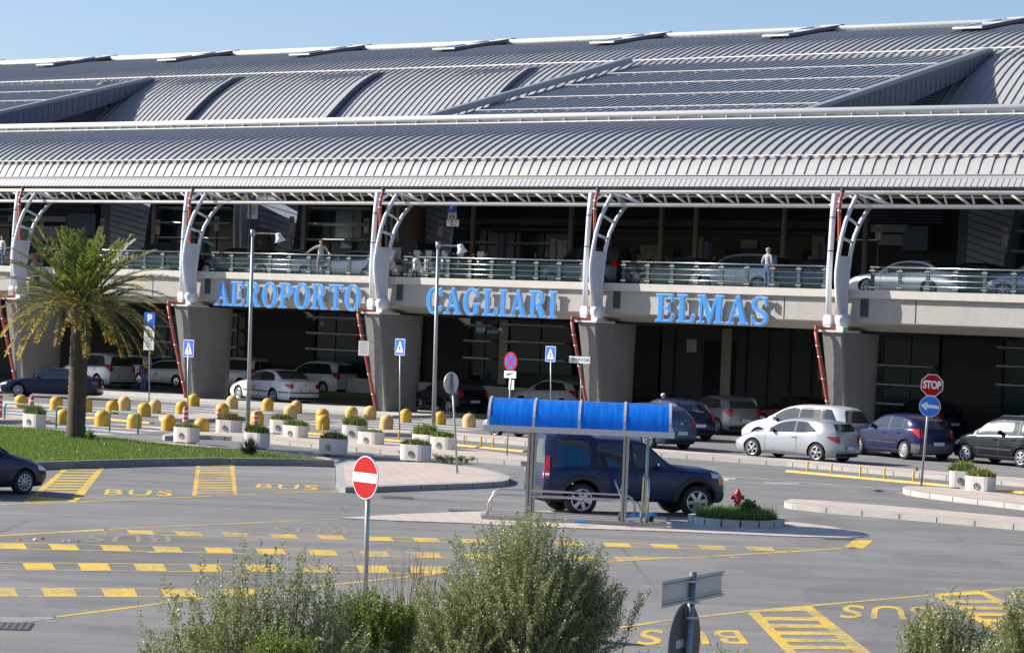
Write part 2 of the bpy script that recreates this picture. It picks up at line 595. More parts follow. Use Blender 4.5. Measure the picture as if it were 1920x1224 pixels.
panel('shutter', 1638, 1705, 422, 436, MATS['pale_blue_metal'], NF - .8, .6)
panel('shutter', 1652, 1700, 440, 460, MATS['pale_blue_metal'], NF - .5, .3)
for i in range(6):
    panel('vent_blade', 1630, 1770, 386 + i * 6, 388 + i * 6, M_wallb, NF - .6, .25)
    panel('vent_blade', 20, 180, 384 + i * 5, 386 + i * 5, M_wallb, NF - .6, .25)
# departures hall: beams, posts, pale back wall
panel('beam', 858, 1560, 412, 425, mat('beam_paint', (.08, .078, .072), .7), NF - 1.5, .4)
panel('beam', 858, 1560, 431, 436, MATS['beam_paint'], NF - 1.6, .3)
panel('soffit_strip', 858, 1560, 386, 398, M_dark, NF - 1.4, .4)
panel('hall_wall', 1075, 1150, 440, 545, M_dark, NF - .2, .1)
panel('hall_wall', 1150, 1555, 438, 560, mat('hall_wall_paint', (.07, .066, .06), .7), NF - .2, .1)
panel('lit_frame', 1032, 1042, 448, 490, mat('frame_sunlit_tone', (.55, .55, .52), .5), NF - .6, .1)  # pale colour stands in for sunlight on these frames
panel('lit_frame', 1046, 1064, 450, 486, MATS['frame_sunlit_tone'], NF - .6, .1)
for x in (1066, 1235, 1300, 1465, 565, 284, 1618, 882):
    panel('post', x, x + 7, 384, 560, mat('post_beige', (.30, .265, .21), .6), NF - 2.2, .18)
for x in (1158, 1190, 1262, 1360, 1378, 1430, 1505):
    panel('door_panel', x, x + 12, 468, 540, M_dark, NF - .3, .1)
for x0, x1, y0, y1 in ((1200, 1235, 460, 540), (1300, 1318, 445, 540), (1522, 1545, 440, 540), (1390, 1420, 450, 465)):
    panel('hall_panel', x0, x1, y0, y1, MATS['post_beige'], NF - .35, .1)
# white bowed fins beside the glazing
for x in (446, 458, 731, 741, 752):
    m = MB().mt(0, False)
    pts = []
    for i in range(9):
        y = 378 + i * 14
        dx = 6 * (i / 8) * (1 - i / 8)
        uu, hh = atn(x - dx, y, NF - 2.4)
        pts.append((uu, NF - 2.4, hh))
    for p, q in zip(pts, pts[1:]): m.bar(p, q, .16, .5, up=(0, 1, 0))
    m.build('bowed_fin', [mat('fin_pale', (.55, .56, .58), .4)], term)

# ------------------------------------------------------------ canopy over the departures road
can = thing('canopy', 'long barrel canopy of ribbed grey metal with a pale panelled fascia over the upper road', 'canopy', BO, -BA)
DN, DH = 1.9, .125
PC = [(n + DN, h + DH) for n, h in [(-1.0, 10.50), (-.67, 11.07), (-.23, 11.45), (.68, 11.97), (1.88, 12.48), (3.32, 12.87), (4.47, 13.11), (6.01, 13.36), (7.4, 13.45)]]
hc = lambda u, n: smooth_list(PC, n)
ns = [n + DN for n in (-1.0, -.9, -.8, -.67, -.5, -.23, .2, .68, 1.2, 1.88, 2.6, 3.32, 3.9, 4.47, 5.2, 6.01, 6.7, 7.4)]
m = MB()
ribbed(m, [UL, UR], ns, hc, rw=.05, rh=.088, pitch=.508)
# the far slope, behind the crest, with unseen gaps added to put sun patches on the terminal front
def cutlist(hs): return [UL] + [q for hh in sorted(hs) for q in hh] + [UR]
cutA = cutlist([(fx(395) - 5.9, fx(440) - 5.9), (fx(622) - 5.9, fx(702) - 5.9)])
cutB = cutlist([(fx(655) - 16, fx(700) - 16), (fx(950) - 16, fx(1050) - 16)])
m.mt(0, True).grid([[(u, n, h) for n, h in ((9.3, 13.575), (10.6, 13.4))] for u in (UL, UR)])
for i_ in range(0, len(cutA), 2):
    m.grid([[(u, n, h) for n, h in ((14.2, 12.4), (16, 11.3), (17.2, 10.4))] for u in (cutA[i_], cutA[i_ + 1])])
for i_ in range(0, len(cutB), 2):
    m.grid([[(u, n, h) for n, h in ((10.6, 13.4), (12.5, 13.0), (14.2, 12.4))] for u in (cutB[i_], cutB[i_ + 1])])
m.mt(0, False)
m.box(((UL + UR) / 2, -.93 + DN, 10.42 + DH), (UR - UL, .5, .12), rx=radians(28))
m.build('canopy_roof', [M_roof, M_rib], can)
m = MB()                             # smooth cover, fascia panels and the sloping soffit band
fp = [(-1.16 + DN, 10.36 + DH), (-1.42 + DN, 10.02 + DH), (-1.38 + DN, 9.99 + DH), (1.15, 9.98), (1.15, 10.1), (-1.0 + DN, 10.4 + DH)]
m.mt(0).extr([(UL, n, h) for n, h in fp], (UR - UL, 0, 0))
u = UL
while u < UR:
    a = Vector((u, -1.165 + DN, 10.355 + DH)); b = Vector((u, -1.425 + DN, 10.025 + DH)); c = Vector((u, -1.39 + DN, 9.987 + DH)); d = Vector((u, 1.1, 9.984))
    m.mt(1).bar(a, b, .02, .012, up=(0, -1, 1)).bar(c, d, .02, .012)
    u += .2545
m.build('fascia', [M_fascia, M_gap], can)
m = MB().mt(0)
m.grid([[(u, n, h) for n, h in ((1.1, 10.06), (4.0, 11.5), (9.3, 12.8))] for u in (UL, UR)])
m.grid([[(u, n, h) for n, h in ((9.3, 12.8), (10.6, 12.6))] for u in (UL, UR)])
for i_ in range(0, len(cutA), 2): m.grid([[(u, n, h) for n, h in ((14.2, 11.8), (17.1, 10.2))] for u in (cutA[i_], cutA[i_ + 1])])
for i_ in range(0, len(cutB), 2): m.grid([[(u, n, h) for n, h in ((10.6, 12.6), (14.2, 11.8))] for u in (cutB[i_], cutB[i_ + 1])])
m.build('ceiling_lining', [mat('lining', (.13, .13, .13), .8)], can)
m = MB()                             # crest tube, its bracket band and gutter line
m.mt(0, True).tube([(UL, 7.35 + DN, 13.86 + DH), (UR, 7.35 + DN, 13.86 + DH)], .17, 10)
m.mt(1).box(((UL + UR) / 2, 7.4 + DN, 13.58 + DH), (UR - UL, .06, .34))
u = UL
while u < UR:
    m.mt(1).box((u, 7.28 + DN, 13.58 + DH), (.05, .2, .34))
    u += 1.27
m.build('crest_tube', [mat('crest_paint', (.60, .59, .57), .45), mat('crest_band', (.40, .43, .44), .5)], can)
m = MB()
m.mt(0).bar((UL, 6.9 + DN, 13.58 + DH), (UR, 6.9 + DN, 13.58 + DH), .05, .05).bar((UL, -.62 + DN, 11.33 + DH), (UR, -.62 + DN, 11.33 + DH), .035, .035)
u = UL
while u < UR:
    m.mt(1).box((u + .25, -.6 + DN, 11.24 + DH), (.1, .1, .16)).box((u + .25, 6.9 + DN, 13.5 + DH), (.3, .05, .06))
    u += .508
m.build('snow_rail', [MATS['rail_white'], MATS['rail_rust']], can)

# truss under the front edge
m = MB().mt(0, True)
TF, TB, TR = (.42, 9.90), (.75, 9.40), (3.0, 9.9)
for (n, h), rad in ((TF, .085), (TB, .095), (TR, .05)): m.tube([(UL, n, h), (UR, n, h)], rad, 8)
u = UL
i = 0
while u < UR:
    m.mt(0, True).tube([(u, *TF), (u + .62, *TB)], .06, 6)
    m.tube([(u + .74, TF[0] + .02, TF[1]), (u + .74, TB[0] + .02, TB[1])], .05, 5)
    u += SP / 10
m.build('truss', [M_truss], can)

# ------------------------------------------------------------ steel columns, pipes and concrete piers, one set for each bay line
def atu(u_, v_, u0):
    r_ = ray(u_, v_)
    c_ = Vector((0, 0, CAM_H))
    t = (u0 - (c_ - BO).dot(BU)) / r_.dot(BU)
    p = c_ + r_ * t
    return bl(p)[1], p.z
UC = .3
def zc(x, y, u0=UC):
    return atu(640 + x / 4.37, 340 + y / 4.37, u0)
Lch = [zc(*p) for p in [(306, 960), (285, 830), (276, 720), (278, 640), (296, 520), (322, 400), (358, 290), (412, 180), (462, 95)]]
Rch = [zc(*p) for p in [(364, 960), (368, 800), (384, 650), (405, 520), (440, 400), (498, 290), (560, 210), (598, 178)]]
def chord_at(ch, h):
    return lerp_list(sorted([(b, a) for a, b in ch]), h)
def make_column(u0, label):
    t = thing('steel_column', label, 'steel column', B(u0, 0), -BA, 'white steel columns on the concrete piers')
    m = MB().mt(0, True)
    m.tube([(UC, n, h) for n, h in Lch], .088, 10).tube([(UC, n, h) for n, h in Rch], .088, 10)
    h0 = zc(0, 515)[1]
    web = [(n, h) for n, h in Lch if h < h0] + [(chord_at(Lch, h0), h0), (chord_at(Rch, h0), h0)] + [(n, h) for n, h in reversed(Rch) if h < h0]
    m.mt(0, False).extr([(UC - .06, n, h) for n, h in web], (.12, 0, 0))
    hm = zc(0, 685)[1]
    m.box((UC + .07, (chord_at(Lch, hm) + chord_at(Rch, hm)) / 2, hm), (.04, .42, .05))
    a, b_ = chord_at(Lch, 5.3), chord_at(Rch, 5.3)
    for y1, y2 in ((225, 280), (380, 410)):
        ha, hb = zc(0, y1)[1], zc(0, y2)[1]
        m.mt(0, True).tube([(UC, chord_at(Lch, ha), ha), (UC, chord_at(Rch, hb), hb)], .062, 8)
    # head braces to the truss
    tn, th_ = Rch[-1]
    m.tube([(UC, Lch[-1][0], Lch[-1][1]), (UC, tn, th_)], .08, 8)
    m.tube([(UC + .1, TF[0], TF[1]), (UC + 1.5, TB[0], TB[1])], .07, 8).tube([(UC - .2, TF[0], TF[1]), (UC - 1.4, TB[0], TB[1])], .07, 8)
    m.tube([(UC, tn, th_), (UC, TR[0], TR[1])], .07, 8).tube([(UC, tn, th_), (UC + 1.0, TB[0], TB[1])], .07, 8)
    m.mt(0).box((UC, 1.7, 9.42), (2.2, .16, .06))
    m.build('curved_arm', [M_white], t)
    pn, ph = zc(335, 1000)
    m = MB()
    Mx = Matrix.Translation((UC - .10, pn + .02, ph)) @ Matrix.Rotation(radians(-26), 4, 'Z') @ Matrix.Rotation(radians(90), 4, 'Y')
    m.mt(0, True).lathe([(.0, 0), (.27, 0), (.29, .03), (.29, .33), (.27, .36), (.22, .365), (.22, .39), (0, .39)], 24, Mx)
    m.mt(0, False).box((UC, pn, (ph - .2 + 4.5) / 2), (.30, .42, ph - .2 - 4.5 + .02)).box((UC, pn, ph + .2), (.2, .36, .34))
    m.build('pivot', [M_white], t)
    us_ = -.35
    st = [atu(x, y, us_) for x, y in [(697, 568), (697, 500), (700, 455), (704, 400), (708, 361)]]
    m = MB().mt(0, True)
    m.tube([(us_, n, h) for n, h in st], .115, 10)
    m.mt(1)
    for n, h in (st[2], st[3]): m.tube([(us_, n, h - .02), (us_, n, h + .02)], .125, 10)
    m.mt(0, False).box((us_, st[0][0], 4.86), (.34, .30, .30)).box((us_, st[0][0], 4.62), (.30, .26, .26)).box((us_, st[0][0], 5.05), (.28, .26, .1))
    m.build('strut', [M_white, M_gap], t)
    return t
def make_pipe(u0, label):
    t = thing('drainpipe', label, 'drainpipe', B(u0, 0), -BA, 'rust red drainpipes on the columns')
    up = [atu(x, y, .0) for x, y in [(719, 357), (714, 372), (712.5, 385), (713, 420), (713, 455), (711, 520), (709, 575), (706, 584)]]
    m = MB().mt(0, True)
    m.tube([(.0, n, h) for n, h in up], .07, 10)
    n1, h1 = up[-1]
    m.tube([(0, n1, h1), (-.28, n1 - .25, h1 + .02), (-.42, -1.0, 4.62), (-.42, -1.02, 4.4)], .07, 10)
    m.build('upper_pipe', [M_red], t)
    m = MB().mt(0, True)
    low = [(-.42, -1.02, 4.42), (-.36, -.93, 3.9), (.04, -.12, .35), (.05, -.10, .02)]
    m.tube(low, .075, 10)
    m.build('lower_pipe', [M_red], t)
    m = MB().mt(0, True)
    for (x, y) in ((714, 375), (712.6, 389)):
        n, h = atu(x, y, 0)
        MB().mt(0, True).tube([(0, n, h - .04), (0, n, h + .04)], .085, 10).build('clamp', [M_steel], t)
    for k in (0, .12, .36, .6, .85):
        p = Vector(low[1]).lerp(Vector(low[2]), k)
        MB().mt(0, True).tube([p, p + Vector((0, .01, -.05))], .088, 10).build('clamp', [M_steel], t)
    n, h = up[0]
    MB().mt(0, True).tube([(0, n, h - .05), (0, n, h + .12)], .085, 10).build('collar', [M_gap], t)
    return t
def make_pier(u0, label):
    t = thing('concrete_pier', label, 'pier', B(u0, 0), -BA, 'concrete piers under the upper road')
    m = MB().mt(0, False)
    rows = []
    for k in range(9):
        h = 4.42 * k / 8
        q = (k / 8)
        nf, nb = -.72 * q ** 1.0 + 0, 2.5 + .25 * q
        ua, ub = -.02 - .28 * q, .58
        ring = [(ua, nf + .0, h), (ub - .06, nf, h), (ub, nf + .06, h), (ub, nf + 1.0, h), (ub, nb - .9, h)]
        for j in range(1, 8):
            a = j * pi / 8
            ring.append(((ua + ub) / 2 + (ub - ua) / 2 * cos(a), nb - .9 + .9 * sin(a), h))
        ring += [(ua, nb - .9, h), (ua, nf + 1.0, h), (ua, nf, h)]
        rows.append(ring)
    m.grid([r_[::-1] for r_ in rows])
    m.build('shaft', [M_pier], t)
    MB().mt(0).prism([(-.42, -.82), (.66, -.82), (.66, .6), (-.42, .6)], 4.42, 4.50).build('bearing_plate', [MATS.get('pale_plate') or mat('pale_plate', (.55, .53, .48), .6)], t)
    return t
NAMES = {-3: 'beyond the left edge', -2: 'at the far left behind the palm tree', -1: 'left of the blue letter A', 0: 'between the two longer blue words', 1: 'between the second and third blue words', 2: 'right of the last blue letter S', 3: 'beyond the right edge'}
for k in range(-2, 3):
    u0 = SP * k + [0, 0, 0, -.05, -.1][k + 2]
    if k == -2: u0 -= .02
    make_column(u0, 'white curved steel column %s' % NAMES[k])
    make_pipe(u0, 'rust red drainpipe on the column %s' % NAMES[k])
    make_pier(u0, 'tapered concrete pier under the white column %s' % NAMES[k])

# ------------------------------------------------------------ upper road (viaduct)
via = thing('upper_road_viaduct', 'concrete viaduct carrying the departures road with a pale edge beam', 'viaduct', BO, -BA)
m = MB().mt(0)
prof = [(.25, 5.78), (.25, 4.86), (.30, 4.80), (1.35, 4.52), (1.35, 4.9), (14.2, 5.3), (14.2, 5.8)]
m.extr([(UL, n, h) for n, h in prof], (UR - UL, 0, 0))
m.mt(0)
m.build('edge_beam', [M_conc], via)
m = MB().mt(0)
m.extr([(UL, n, h) for n, h in [(.08, 6.10), (.08, 5.80), (.25, 5.76), (.6, 5.76), (.6, 6.10)]], (UR - UL, 0, 0))
m.build('kerb_cap', [M_curb], via)
m = MB().mt(0)
m.extr([(UL, n, h) for n, h in [(.62, 5.95), (.62, 5.8), (14.2, 5.8), (14.2, 5.95)]], (UR - UL, 0, 0))
m.build('road_deck', [M_deck], via)
for k in range(-3, 4):
    for j in (0, .5): MB().mt(0).box((SP * (k + j) + 3.1, .243, 5.33), (.02, .02, .9)).build('joint', [M_gap], via)
    MB().mt(0).box((SP * k + .88, .24, 5.42), (.34, .06, .72)).build('recess_shade', [M_gap], via)  # dark box on the beam face, painted shade of a recess
# crossbeams under the deck
for k in range(-4, 4): MB().mt(0).box((SP * k + .3, 8.0, 4.75), (1.0, 12, .7)).build('cross_beam', [M_wall], via)
# low planted wall in front of the lower terminal front
t = thing('low_wall', 'low pale wall with a strip of grass in the daylight under the road edge', 'wall', BO, -BA)
a_, b2 = fx(640) , fx(1095)
MB().mt(0).box(((a_ + b2) / 2, 16.4, .5), (b2 - a_, .25, 1.0)).build('wall', [M_curb], t)
MB().mt(0).box(((a_ + b2) / 2, 15.6, .12), (b2 - a_, 1.2, .24)).build('grass_strip', [mat('strip_grass', (.08, .15, .03), .95, var=.5, vscale=4)], t)

# ------------------------------------------------------------ glass railing, one thing for each bay
def make_rail(k, label):
    u0 = SP * k + 1.1
    t = thing('glass_railing', label, 'railing', B(u0, .18, 6.1), -BA, 'glass railings along the upper road')
    w_ = SP - 1.9
    m = MB().mt(0, True)
    m.tube([(0, 0, .90), (w_, 0, .90)], .03, 8)
    for h in (.20, .42, .64): m.tube([(0, -.02, h), (w_, -.02, h)], .011, 6)
    m.build('handrail', [M_inox], t)
    n = 9
    for i in range(n):
        x = .1 + (w_ - .2) * i / (n - 1)
        m = MB().mt(0)
        m.box((x, .03, .43), (.15, .05, .90))
        m.mt(1)
        for h in (.12, .76):
            m.box((x, -.01, h), (.26, .03, .035))
        m.build('post', [M_post, M_inox], t)
        if i < n - 1:
            g = MB().mt(0)
            d = (w_ - .2) / (n - 1)
            g.box((x + d / 2, .06, .44), (d - .12, .012, .80))
            g.build('glass_pane', [M_rglass], t)
    return t
RN = {-3: 'at the far left edge behind the palm', -2: 'behind the crown of the palm tree', -1: 'above the first blue word', 0: 'above the second blue word', 1: 'above the third blue word', 2: 'above the bare concrete at the right edge'}
for k in range(-3, 3): make_rail(k, 'green posted glass railing %s' % RN[k])

# ------------------------------------------------------------ raised blue lettering
def arc(cx, cy, rx, ry, a0, a1, n=14):
    return [(cx + rx * cos(radians(a0 + (a1 - a0) * i / n)), cy + ry * sin(radians(a0 + (a1 - a0) * i / n))) for i in range(n + 1)]
SF = .055       # serif thickness
def serif_I(x, w_=.16, sw=.075):
    """stem with slab serifs as one outline, centred on x"""
    a, b = x - w_ / 2, x + w_ / 2
    return [(a - sw, 0), (b + sw, 0), (b + sw, SF), (b, SF + .02), (b, 1 - SF - .02), (b + sw, 1 - SF), (b + sw, 1), (a - sw, 1), (a - sw, 1 - SF), (a, 1 - SF - .02), (a, SF + .02), (a - sw, SF)]
GLY = {
 'I': (.34, [serif_I(.17)]),
 'T': (.68, [[(.17, 0), (.51, 0), (.51, SF), (.42, SF + .02), (.42, .94), (.52, .94), (.60, .86), (.62, .74), (.67, .74), (.67, 1), (.01, 1), (.01, .74), (.06, .74), (.08, .86), (.16, .94), (.26, .94), (.26, SF + .02), (.17, SF)]]),
 'L': (.62, [[(.02, 0), (.60, 0), (.62, .30), (.57, .30), (.53, .14), (.45, .06), (.26, .06), (.26, .93), (.36, .945), (.36, 1), (.02, 1), (.02, .945), (.10, .93), (.10, .07), (.02, .055)]]),
 'E': (.66, [[(.02, 0), (.62, 0), (.65, .29), (.60, .29), (.56, .13), (.47, .06), (.26, .06), (.26, .47), (.38, .47), (.44, .44), (.46, .35), (.50, .35), (.50, .66), (.46, .66), (.44, .57), (.38, .53), (.26, .53), (.26, .94), (.46, .94), (.54, .88), (.58, .75), (.63, .75), (.61, 1), (.02, 1), (.02, .945), (.10, .93), (.10, .07), (.02, .055)]]),
 'A': (.76, [[(.0, 0), (.26, 0), (.26, SF), (.185, SF + .02), (.235, .27), (.485, .27), (.53, SF + .02), (.45, SF), (.45, 0), (.76, 0), (.76, SF), (.70, SF + .02), (.45, 1.0), (.35, 1.0), (.11, SF + .02), (.0, SF)],
             [(.252, .34), (.352, .80), (.468, .34)]]),
 'M': (.92, [[(.02, 0), (.28, 0), (.28, SF), (.19, SF + .02), (.19, .80), (.42, 0), (.48, 0), (.69, .80), (.69, SF + .02), (.62, SF), (.62, 0), (.92, 0), (.92, SF), (.85, SF + .02), (.85, .93), (.92, .945), (.92, 1), (.66, 1), (.48, .34), (.28, 1), (.02, 1), (.02, .945), (.10, .93), (.12, SF + .02), (.02, SF)]]),
 'O': (.76, [arc(.38, .5, .37, .52, 0, 360, 36)[:-1], arc(.38, .5, .20, .455, 0, 360, 36)[:-1]]),
 'P': (.66, [[(.02, 0), (.36, 0), (.36, SF), (.26, SF + .02), (.26, .44), (.36, .44)] + arc(.36, .72, .28, .28, -85, 85, 16) + [(.36, 1), (.02, 1), (.02, .945), (.10, .93), (.10, SF + .02), (.02, SF)],
             [(.26, .50)] + arc(.34, .72, .13, .22, -90, 90, 12) + [(.26, .94)]]),
 'R': (.76, [[(.02, 0), (.34, 0), (.34, SF), (.26, SF + .02), (.26, .46), (.32, .46), (.53, 0), (.76, 0), (.76, SF), (.69, SF + .02), (.50, .48)] + arc(.38, .735, .26, .265, -62, 88, 16) + [(.38, 1), (.02, 1), (.02, .945), (.10, .93), (.10, SF + .02), (.02, SF)],
             [(.26, .52)] + arc(.35, .73, .13, .21, -90, 90, 12) + [(.26, .94)]]),
 'C': (.70, [arc(.38, .5, .37, .52, 52, 312, 34) + [(.68, .30), (.62, .30)] + arc(.38, .5, .20, .455, 318, 42, 30) + [(.60, .70), (.66, .70), (.66, 1.0), (.62, 1.0)]]),
 'G': (.78, [arc(.38, .5, .37, .52, 52, 300, 32) + [(.66, .04), (.66, .38), (.76, .39), (.76, .45), (.42, .45), (.42, .39), (.50, .38), (.50, .10)] + arc(.38, .5, .20, .455, 298, 42, 30) + [(.60, .70), (.66, .70), (.66, 1.0), (.62, 1.0)]]),
 'S': (.60, [[(.03, 0), (.07, 0), (.11, .06), (.20, -.01), (.30, -.02), (.42, .01), (.52, .08), (.57, .17), (.575, .30), (.54, .40), (.46, .49), (.30, .58), (.19, .66), (.16, .75), (.18, .85), (.27, .94), (.36, .94), (.46, .86), (.50, .70), (.54, .70), (.54, 1.0), (.50, 1.0), (.46, .95), (.38, 1.01), (.28, 1.02), (.16, .98), (.07, .90), (.03, .78), (.05, .64), (.12, .54), (.26, .46), (.40, .38), (.45, .29), (.44, .17), (.37, .08), (.28, .055), (.17, .10), (.09, .22), (.07, .34), (.03, .34)]]),
}
def glyph_mesh(ch, sx, sy, d, grow=0.0):
    cu = bpy.data.curves.new('g', 'CURVE')
    cu.dimensions = '2D'
    cu.fill_mode = 'BOTH'
    cu.extrude = d / 2
    cu.offset = grow
    for loop in GLY[ch][1]:
        sp = cu.splines.new('POLY')
        sp.points.add(len(loop) - 1)
        for p, (x, y) in zip(sp.points, loop): p.co = (x * sx, y * sy, 0, 1)
        sp.use_cyclic_u = True
    o = bpy.data.objects.new('g', cu)
    C.objects.link(o)
    me = bpy.data.meshes.new_from_object(o)
    bpy.data.objects.remove(o)
    bpy.data.curves.remove(cu)
    return me
def word(txt, x0, x1, yb, label, hgt):
    """txt between the photograph columns x0..x1, standing off the beam face"""
    u0, h0 = atn(x0, yb, .0)
    u1, _ = atn(x1, yb, .0)
    t = thing('lettering', label, 'lettering', B(u0, .0, h0), -BA, 'raised blue words on the edge beam')
    total = sum(GLY[c][0] for c in txt) + .10 * (len(txt) - 1)
    sx = (u1 - u0) / total
    x = 0
    for c in txt:
        for grow, dd, yy, mt_, nm in ((.018, .10, .04, M_letedge, 'letter'),):
            me = glyph_mesh(c, sx, hgt, dd, grow)
            me.materials.append(M_letedge)
            o = bpy.data.objects.new('letter', me)
            C.objects.link(o)
            o.parent = t
            o.location = (x, yy, 0)
            o.rotation_euler = (radians(90), 0, 0)
        me = glyph_mesh(c, sx, hgt, .03, 0)
        me.materials.append(M_letter)
        q = bpy.data.objects.new('face', me)
        C.objects.link(q)
        q.parent = o
        q.location = (0, 0, .055)
        x += (GLY[c][0] + .10) * sx
    return t
word('AEROPORTO', 401, 675, 572, 'raised blue serif letters AEROPORTO on the concrete beam', 1.12)
word('CAGLIARI', 799, 1043, 587, 'raised blue serif letters CAGLIARI on the concrete beam', 1.12)
word('ELMAS', 1228, 1440, 602, 'raised blue serif letters ELMAS on the concrete beam', 1.12)
# ------------------------------------------------------------ ground
def asphalt():
    m = mat('asphalt', (.17, .168, .166), .92, spec=.3)
    t = m.node_tree
    b = t.nodes['Principled BSDF']
    tc = t.nodes.new('ShaderNodeTexCoord')
    def nz(scale, detail, st=None, rot=0):
        n = t.nodes.new('ShaderNodeTexNoise')
        n.inputs['Scale'].default_value = scale
        n.inputs['Detail'].default_value = detail
        n.inputs['Roughness'].default_value = .65
        mp = t.nodes.new('ShaderNodeMapping')
        mp.inputs['Rotation'].default_value = (0, 0, rot)
        mp.inputs['Scale'].default_value = st or (1, 1, 1)
        t.links.new(tc.outputs['Object'], mp.inputs[0])
        t.links.new(mp.outputs[0], n.inputs[0])
        return n.outputs[0]
    def ramp(o, a, b_, lo, hi):
        r = t.nodes.new('ShaderNodeMapRange')
        for i, v in enumerate((a, b_, lo, hi)): r.inputs[i + 1].default_value = v
        t.links.new(o, r.inputs[0])
        return r.outputs[0]
    def mul(x, y):
        q = t.nodes.new('ShaderNodeMath'); q.operation = 'MULTIPLY'
        t.links.new(x, q.inputs[0]); t.links.new(y, q.inputs[1])
        return q.outputs[0]
    f = mul(ramp(nz(.05, 4), .3, .7, .80, 1.18), ramp(nz(.5, 5), .3, .7, .90, 1.10))
    f = mul(f, ramp(nz(1.0, 5, (.09, 1.3, 1), BA), .35, .7, 1.10, .80))      # tyre-polished lanes
    f = mul(f, ramp(nz(30, 3), .3, .7, .86, 1.14))
    f = mul(f, ramp(nz(.22, 6, (1, .35, 1), -.5), .56, .72, 1.0, .74))
    f = mul(f, ramp(nz(.11, 3, (1, .6, 1), .7), .57, .585, 1.0, .88))       # old stains
    vo = t.nodes.new('ShaderNodeTexVoronoi')
    vo.feature = 'DISTANCE_TO_EDGE'
    vo.inputs['Scale'].default_value = .16
    t.links.new(tc.outputs['Object'], vo.inputs[0])
    mix = t.nodes.new('ShaderNodeMix'); mix.data_type = 'RGBA'; mix.blend_type = 'MULTIPLY'
    mix.inputs[0].default_value = 1
    mix.inputs[6].default_value = (.190, .185, .178, 1)
    t.links.new(f, mix.inputs[7])
    cr = t.nodes.new('ShaderNodeMix'); cr.data_type = 'RGBA'
    cd = ramp(vo.outputs[0], .0, .006, .55, 0.0)
    t.links.new(mul(cd, ramp(nz(.08, 2), .48, .56, 0, 1)), cr.inputs[0])
    t.links.new(mix.outputs[2], cr.inputs[6]); cr.inputs[7].default_value = (.05, .05, .05, 1)
    t.links.new(cr.outputs[2], b.inputs['Base Color'])
    bp = t.nodes.new('ShaderNodeBump'); bp.inputs['Strength'].default_value = .5; bp.inputs['Distance'].default_value = .02
    t.links.new(nz(28, 4), bp.inputs['Height'])
    t.links.new(bp.outputs[0], b.inputs['Normal'])
    return m
M_asph = asphalt()
MB().mt(0).grid([[(x, y, 0) for x in (-1500, -100, 0, 100, 1500)] for y in (-200, 40, 80, 140, 3000)]).build('road', [M_asph], kind='structure')
M_land = mat('far_land', (.10, .11, .05), .95, var=.4, vscale=.02)

def paint(name, col, wear):
    m = mat(name, col, .75, spec=.3)
    t = m.node_tree
    b = t.nodes['Principled BSDF']
    tc = t.nodes.new('ShaderNodeTexCoord')
    n = t.nodes.new('ShaderNodeTexNoise'); n.inputs['Scale'].default_value = 9; n.inputs['Detail'].default_value = 8; n.inputs['Roughness'].default_value = .75
    n2 = t.nodes.new('ShaderNodeTexNoise'); n2.inputs['Scale'].default_value = .7; n2.inputs['Detail'].default_value = 4
    t.links.new(tc.outputs['Object'], n.inputs[0]); t.links.new(tc.outputs['Object'], n2.inputs[0])
    a = t.nodes.new('ShaderNodeMath'); a.operation = 'MULTIPLY_ADD'
    t.links.new(n2.outputs[0], a.inputs[0]); a.inputs[1].default_value = .6
    t.links.new(n.outputs[0], a.inputs[2])
    r = t.nodes.new('ShaderNodeMapRange')
    r.inputs[1].default_value = .82 - wear; r.inputs[2].default_value = 1.02 - wear; r.inputs[3].default_value = 0; r.inputs[4].default_value = .85
    t.links.new(a.outputs[0], r.inputs[0])
    x = t.nodes.new('ShaderNodeMix'); x.data_type = 'RGBA'
    x.inputs[6].default_value = (*col, 1); x.inputs[7].default_value = (.19, .18, .165, 1)
    t.links.new(r.outputs[0], x.inputs[0])
    t.links.new(x.outputs[2], b.inputs['Base Color'])
    return m
M_yel = paint('yellow_paint', (.62, .41, .055), .085)
M_yel2 = paint('worn_yellow_paint', (.44, .34, .11), .33)
M_wht = paint('white_paint', (.54, .54, .52), .10)
M_whtw = paint('worn_white_paint', (.50, .50, .49), .2)

def gp(poly, z=.004):
    return [tuple(G(x, y, 0)[:2]) + (z,) for x, y in poly]
class Marks:
    def __init__(s): s.m = MB()
    def poly(s, pts, z=.004):
        q = gp(pts, z)
        a = sum(q[i][0] * q[(i + 1) % len(q)][1] - q[(i + 1) % len(q)][0] * q[i][1] for i in range(len(q)))
        s.m.poly(q if a > 0 else q[::-1])
        return s
    def line(s, p, q, w, z=.004):
        """painted line w metres wide between two photograph points"""
        a, b = G(*p), G(*q)
        d = (b - a).normalized()
        n = Vector((-d.y, d.x, 0)) * w / 2
        s.m.poly([tuple(v[:2]) + (z,) for v in (a - n, b - n, b + n, a + n)])
        return s
    def text(s, txt, quad, z=.004):
        me = text_mesh(txt, 1, 0, 1.15, bold=.01)
        xs = [v.co.x for v in me.vertices]; ys = [v.co.y for v in me.vertices]
        x0, x1, y0, y1 = min(xs), max(xs), min(ys), max(ys)
        c = [G(*p) for p in quad]
        def f(v):
            a, b = (v.x - x0) / (x1 - x0), (v.y - y0) / (y1 - y0)
            p = (c[0] * (1 - a) + c[1] * a) * (1 - b) + (c[3] * (1 - a) + c[2] * a) * b
            return (p.x, p.y, z)
        s.m.add([f(v.co) for v in me.vertices], [tuple(p.vertices) for p in me.polygons])
        return s
    def build(s, name, m):
        return s.m.build(name, [m], kind='structure')

# yellow ladders, bus bays and chequered lines
k = Marks()
k.line((-40, 947), (141, 941), .14).line((141, 941), (640, 919.5), .13)
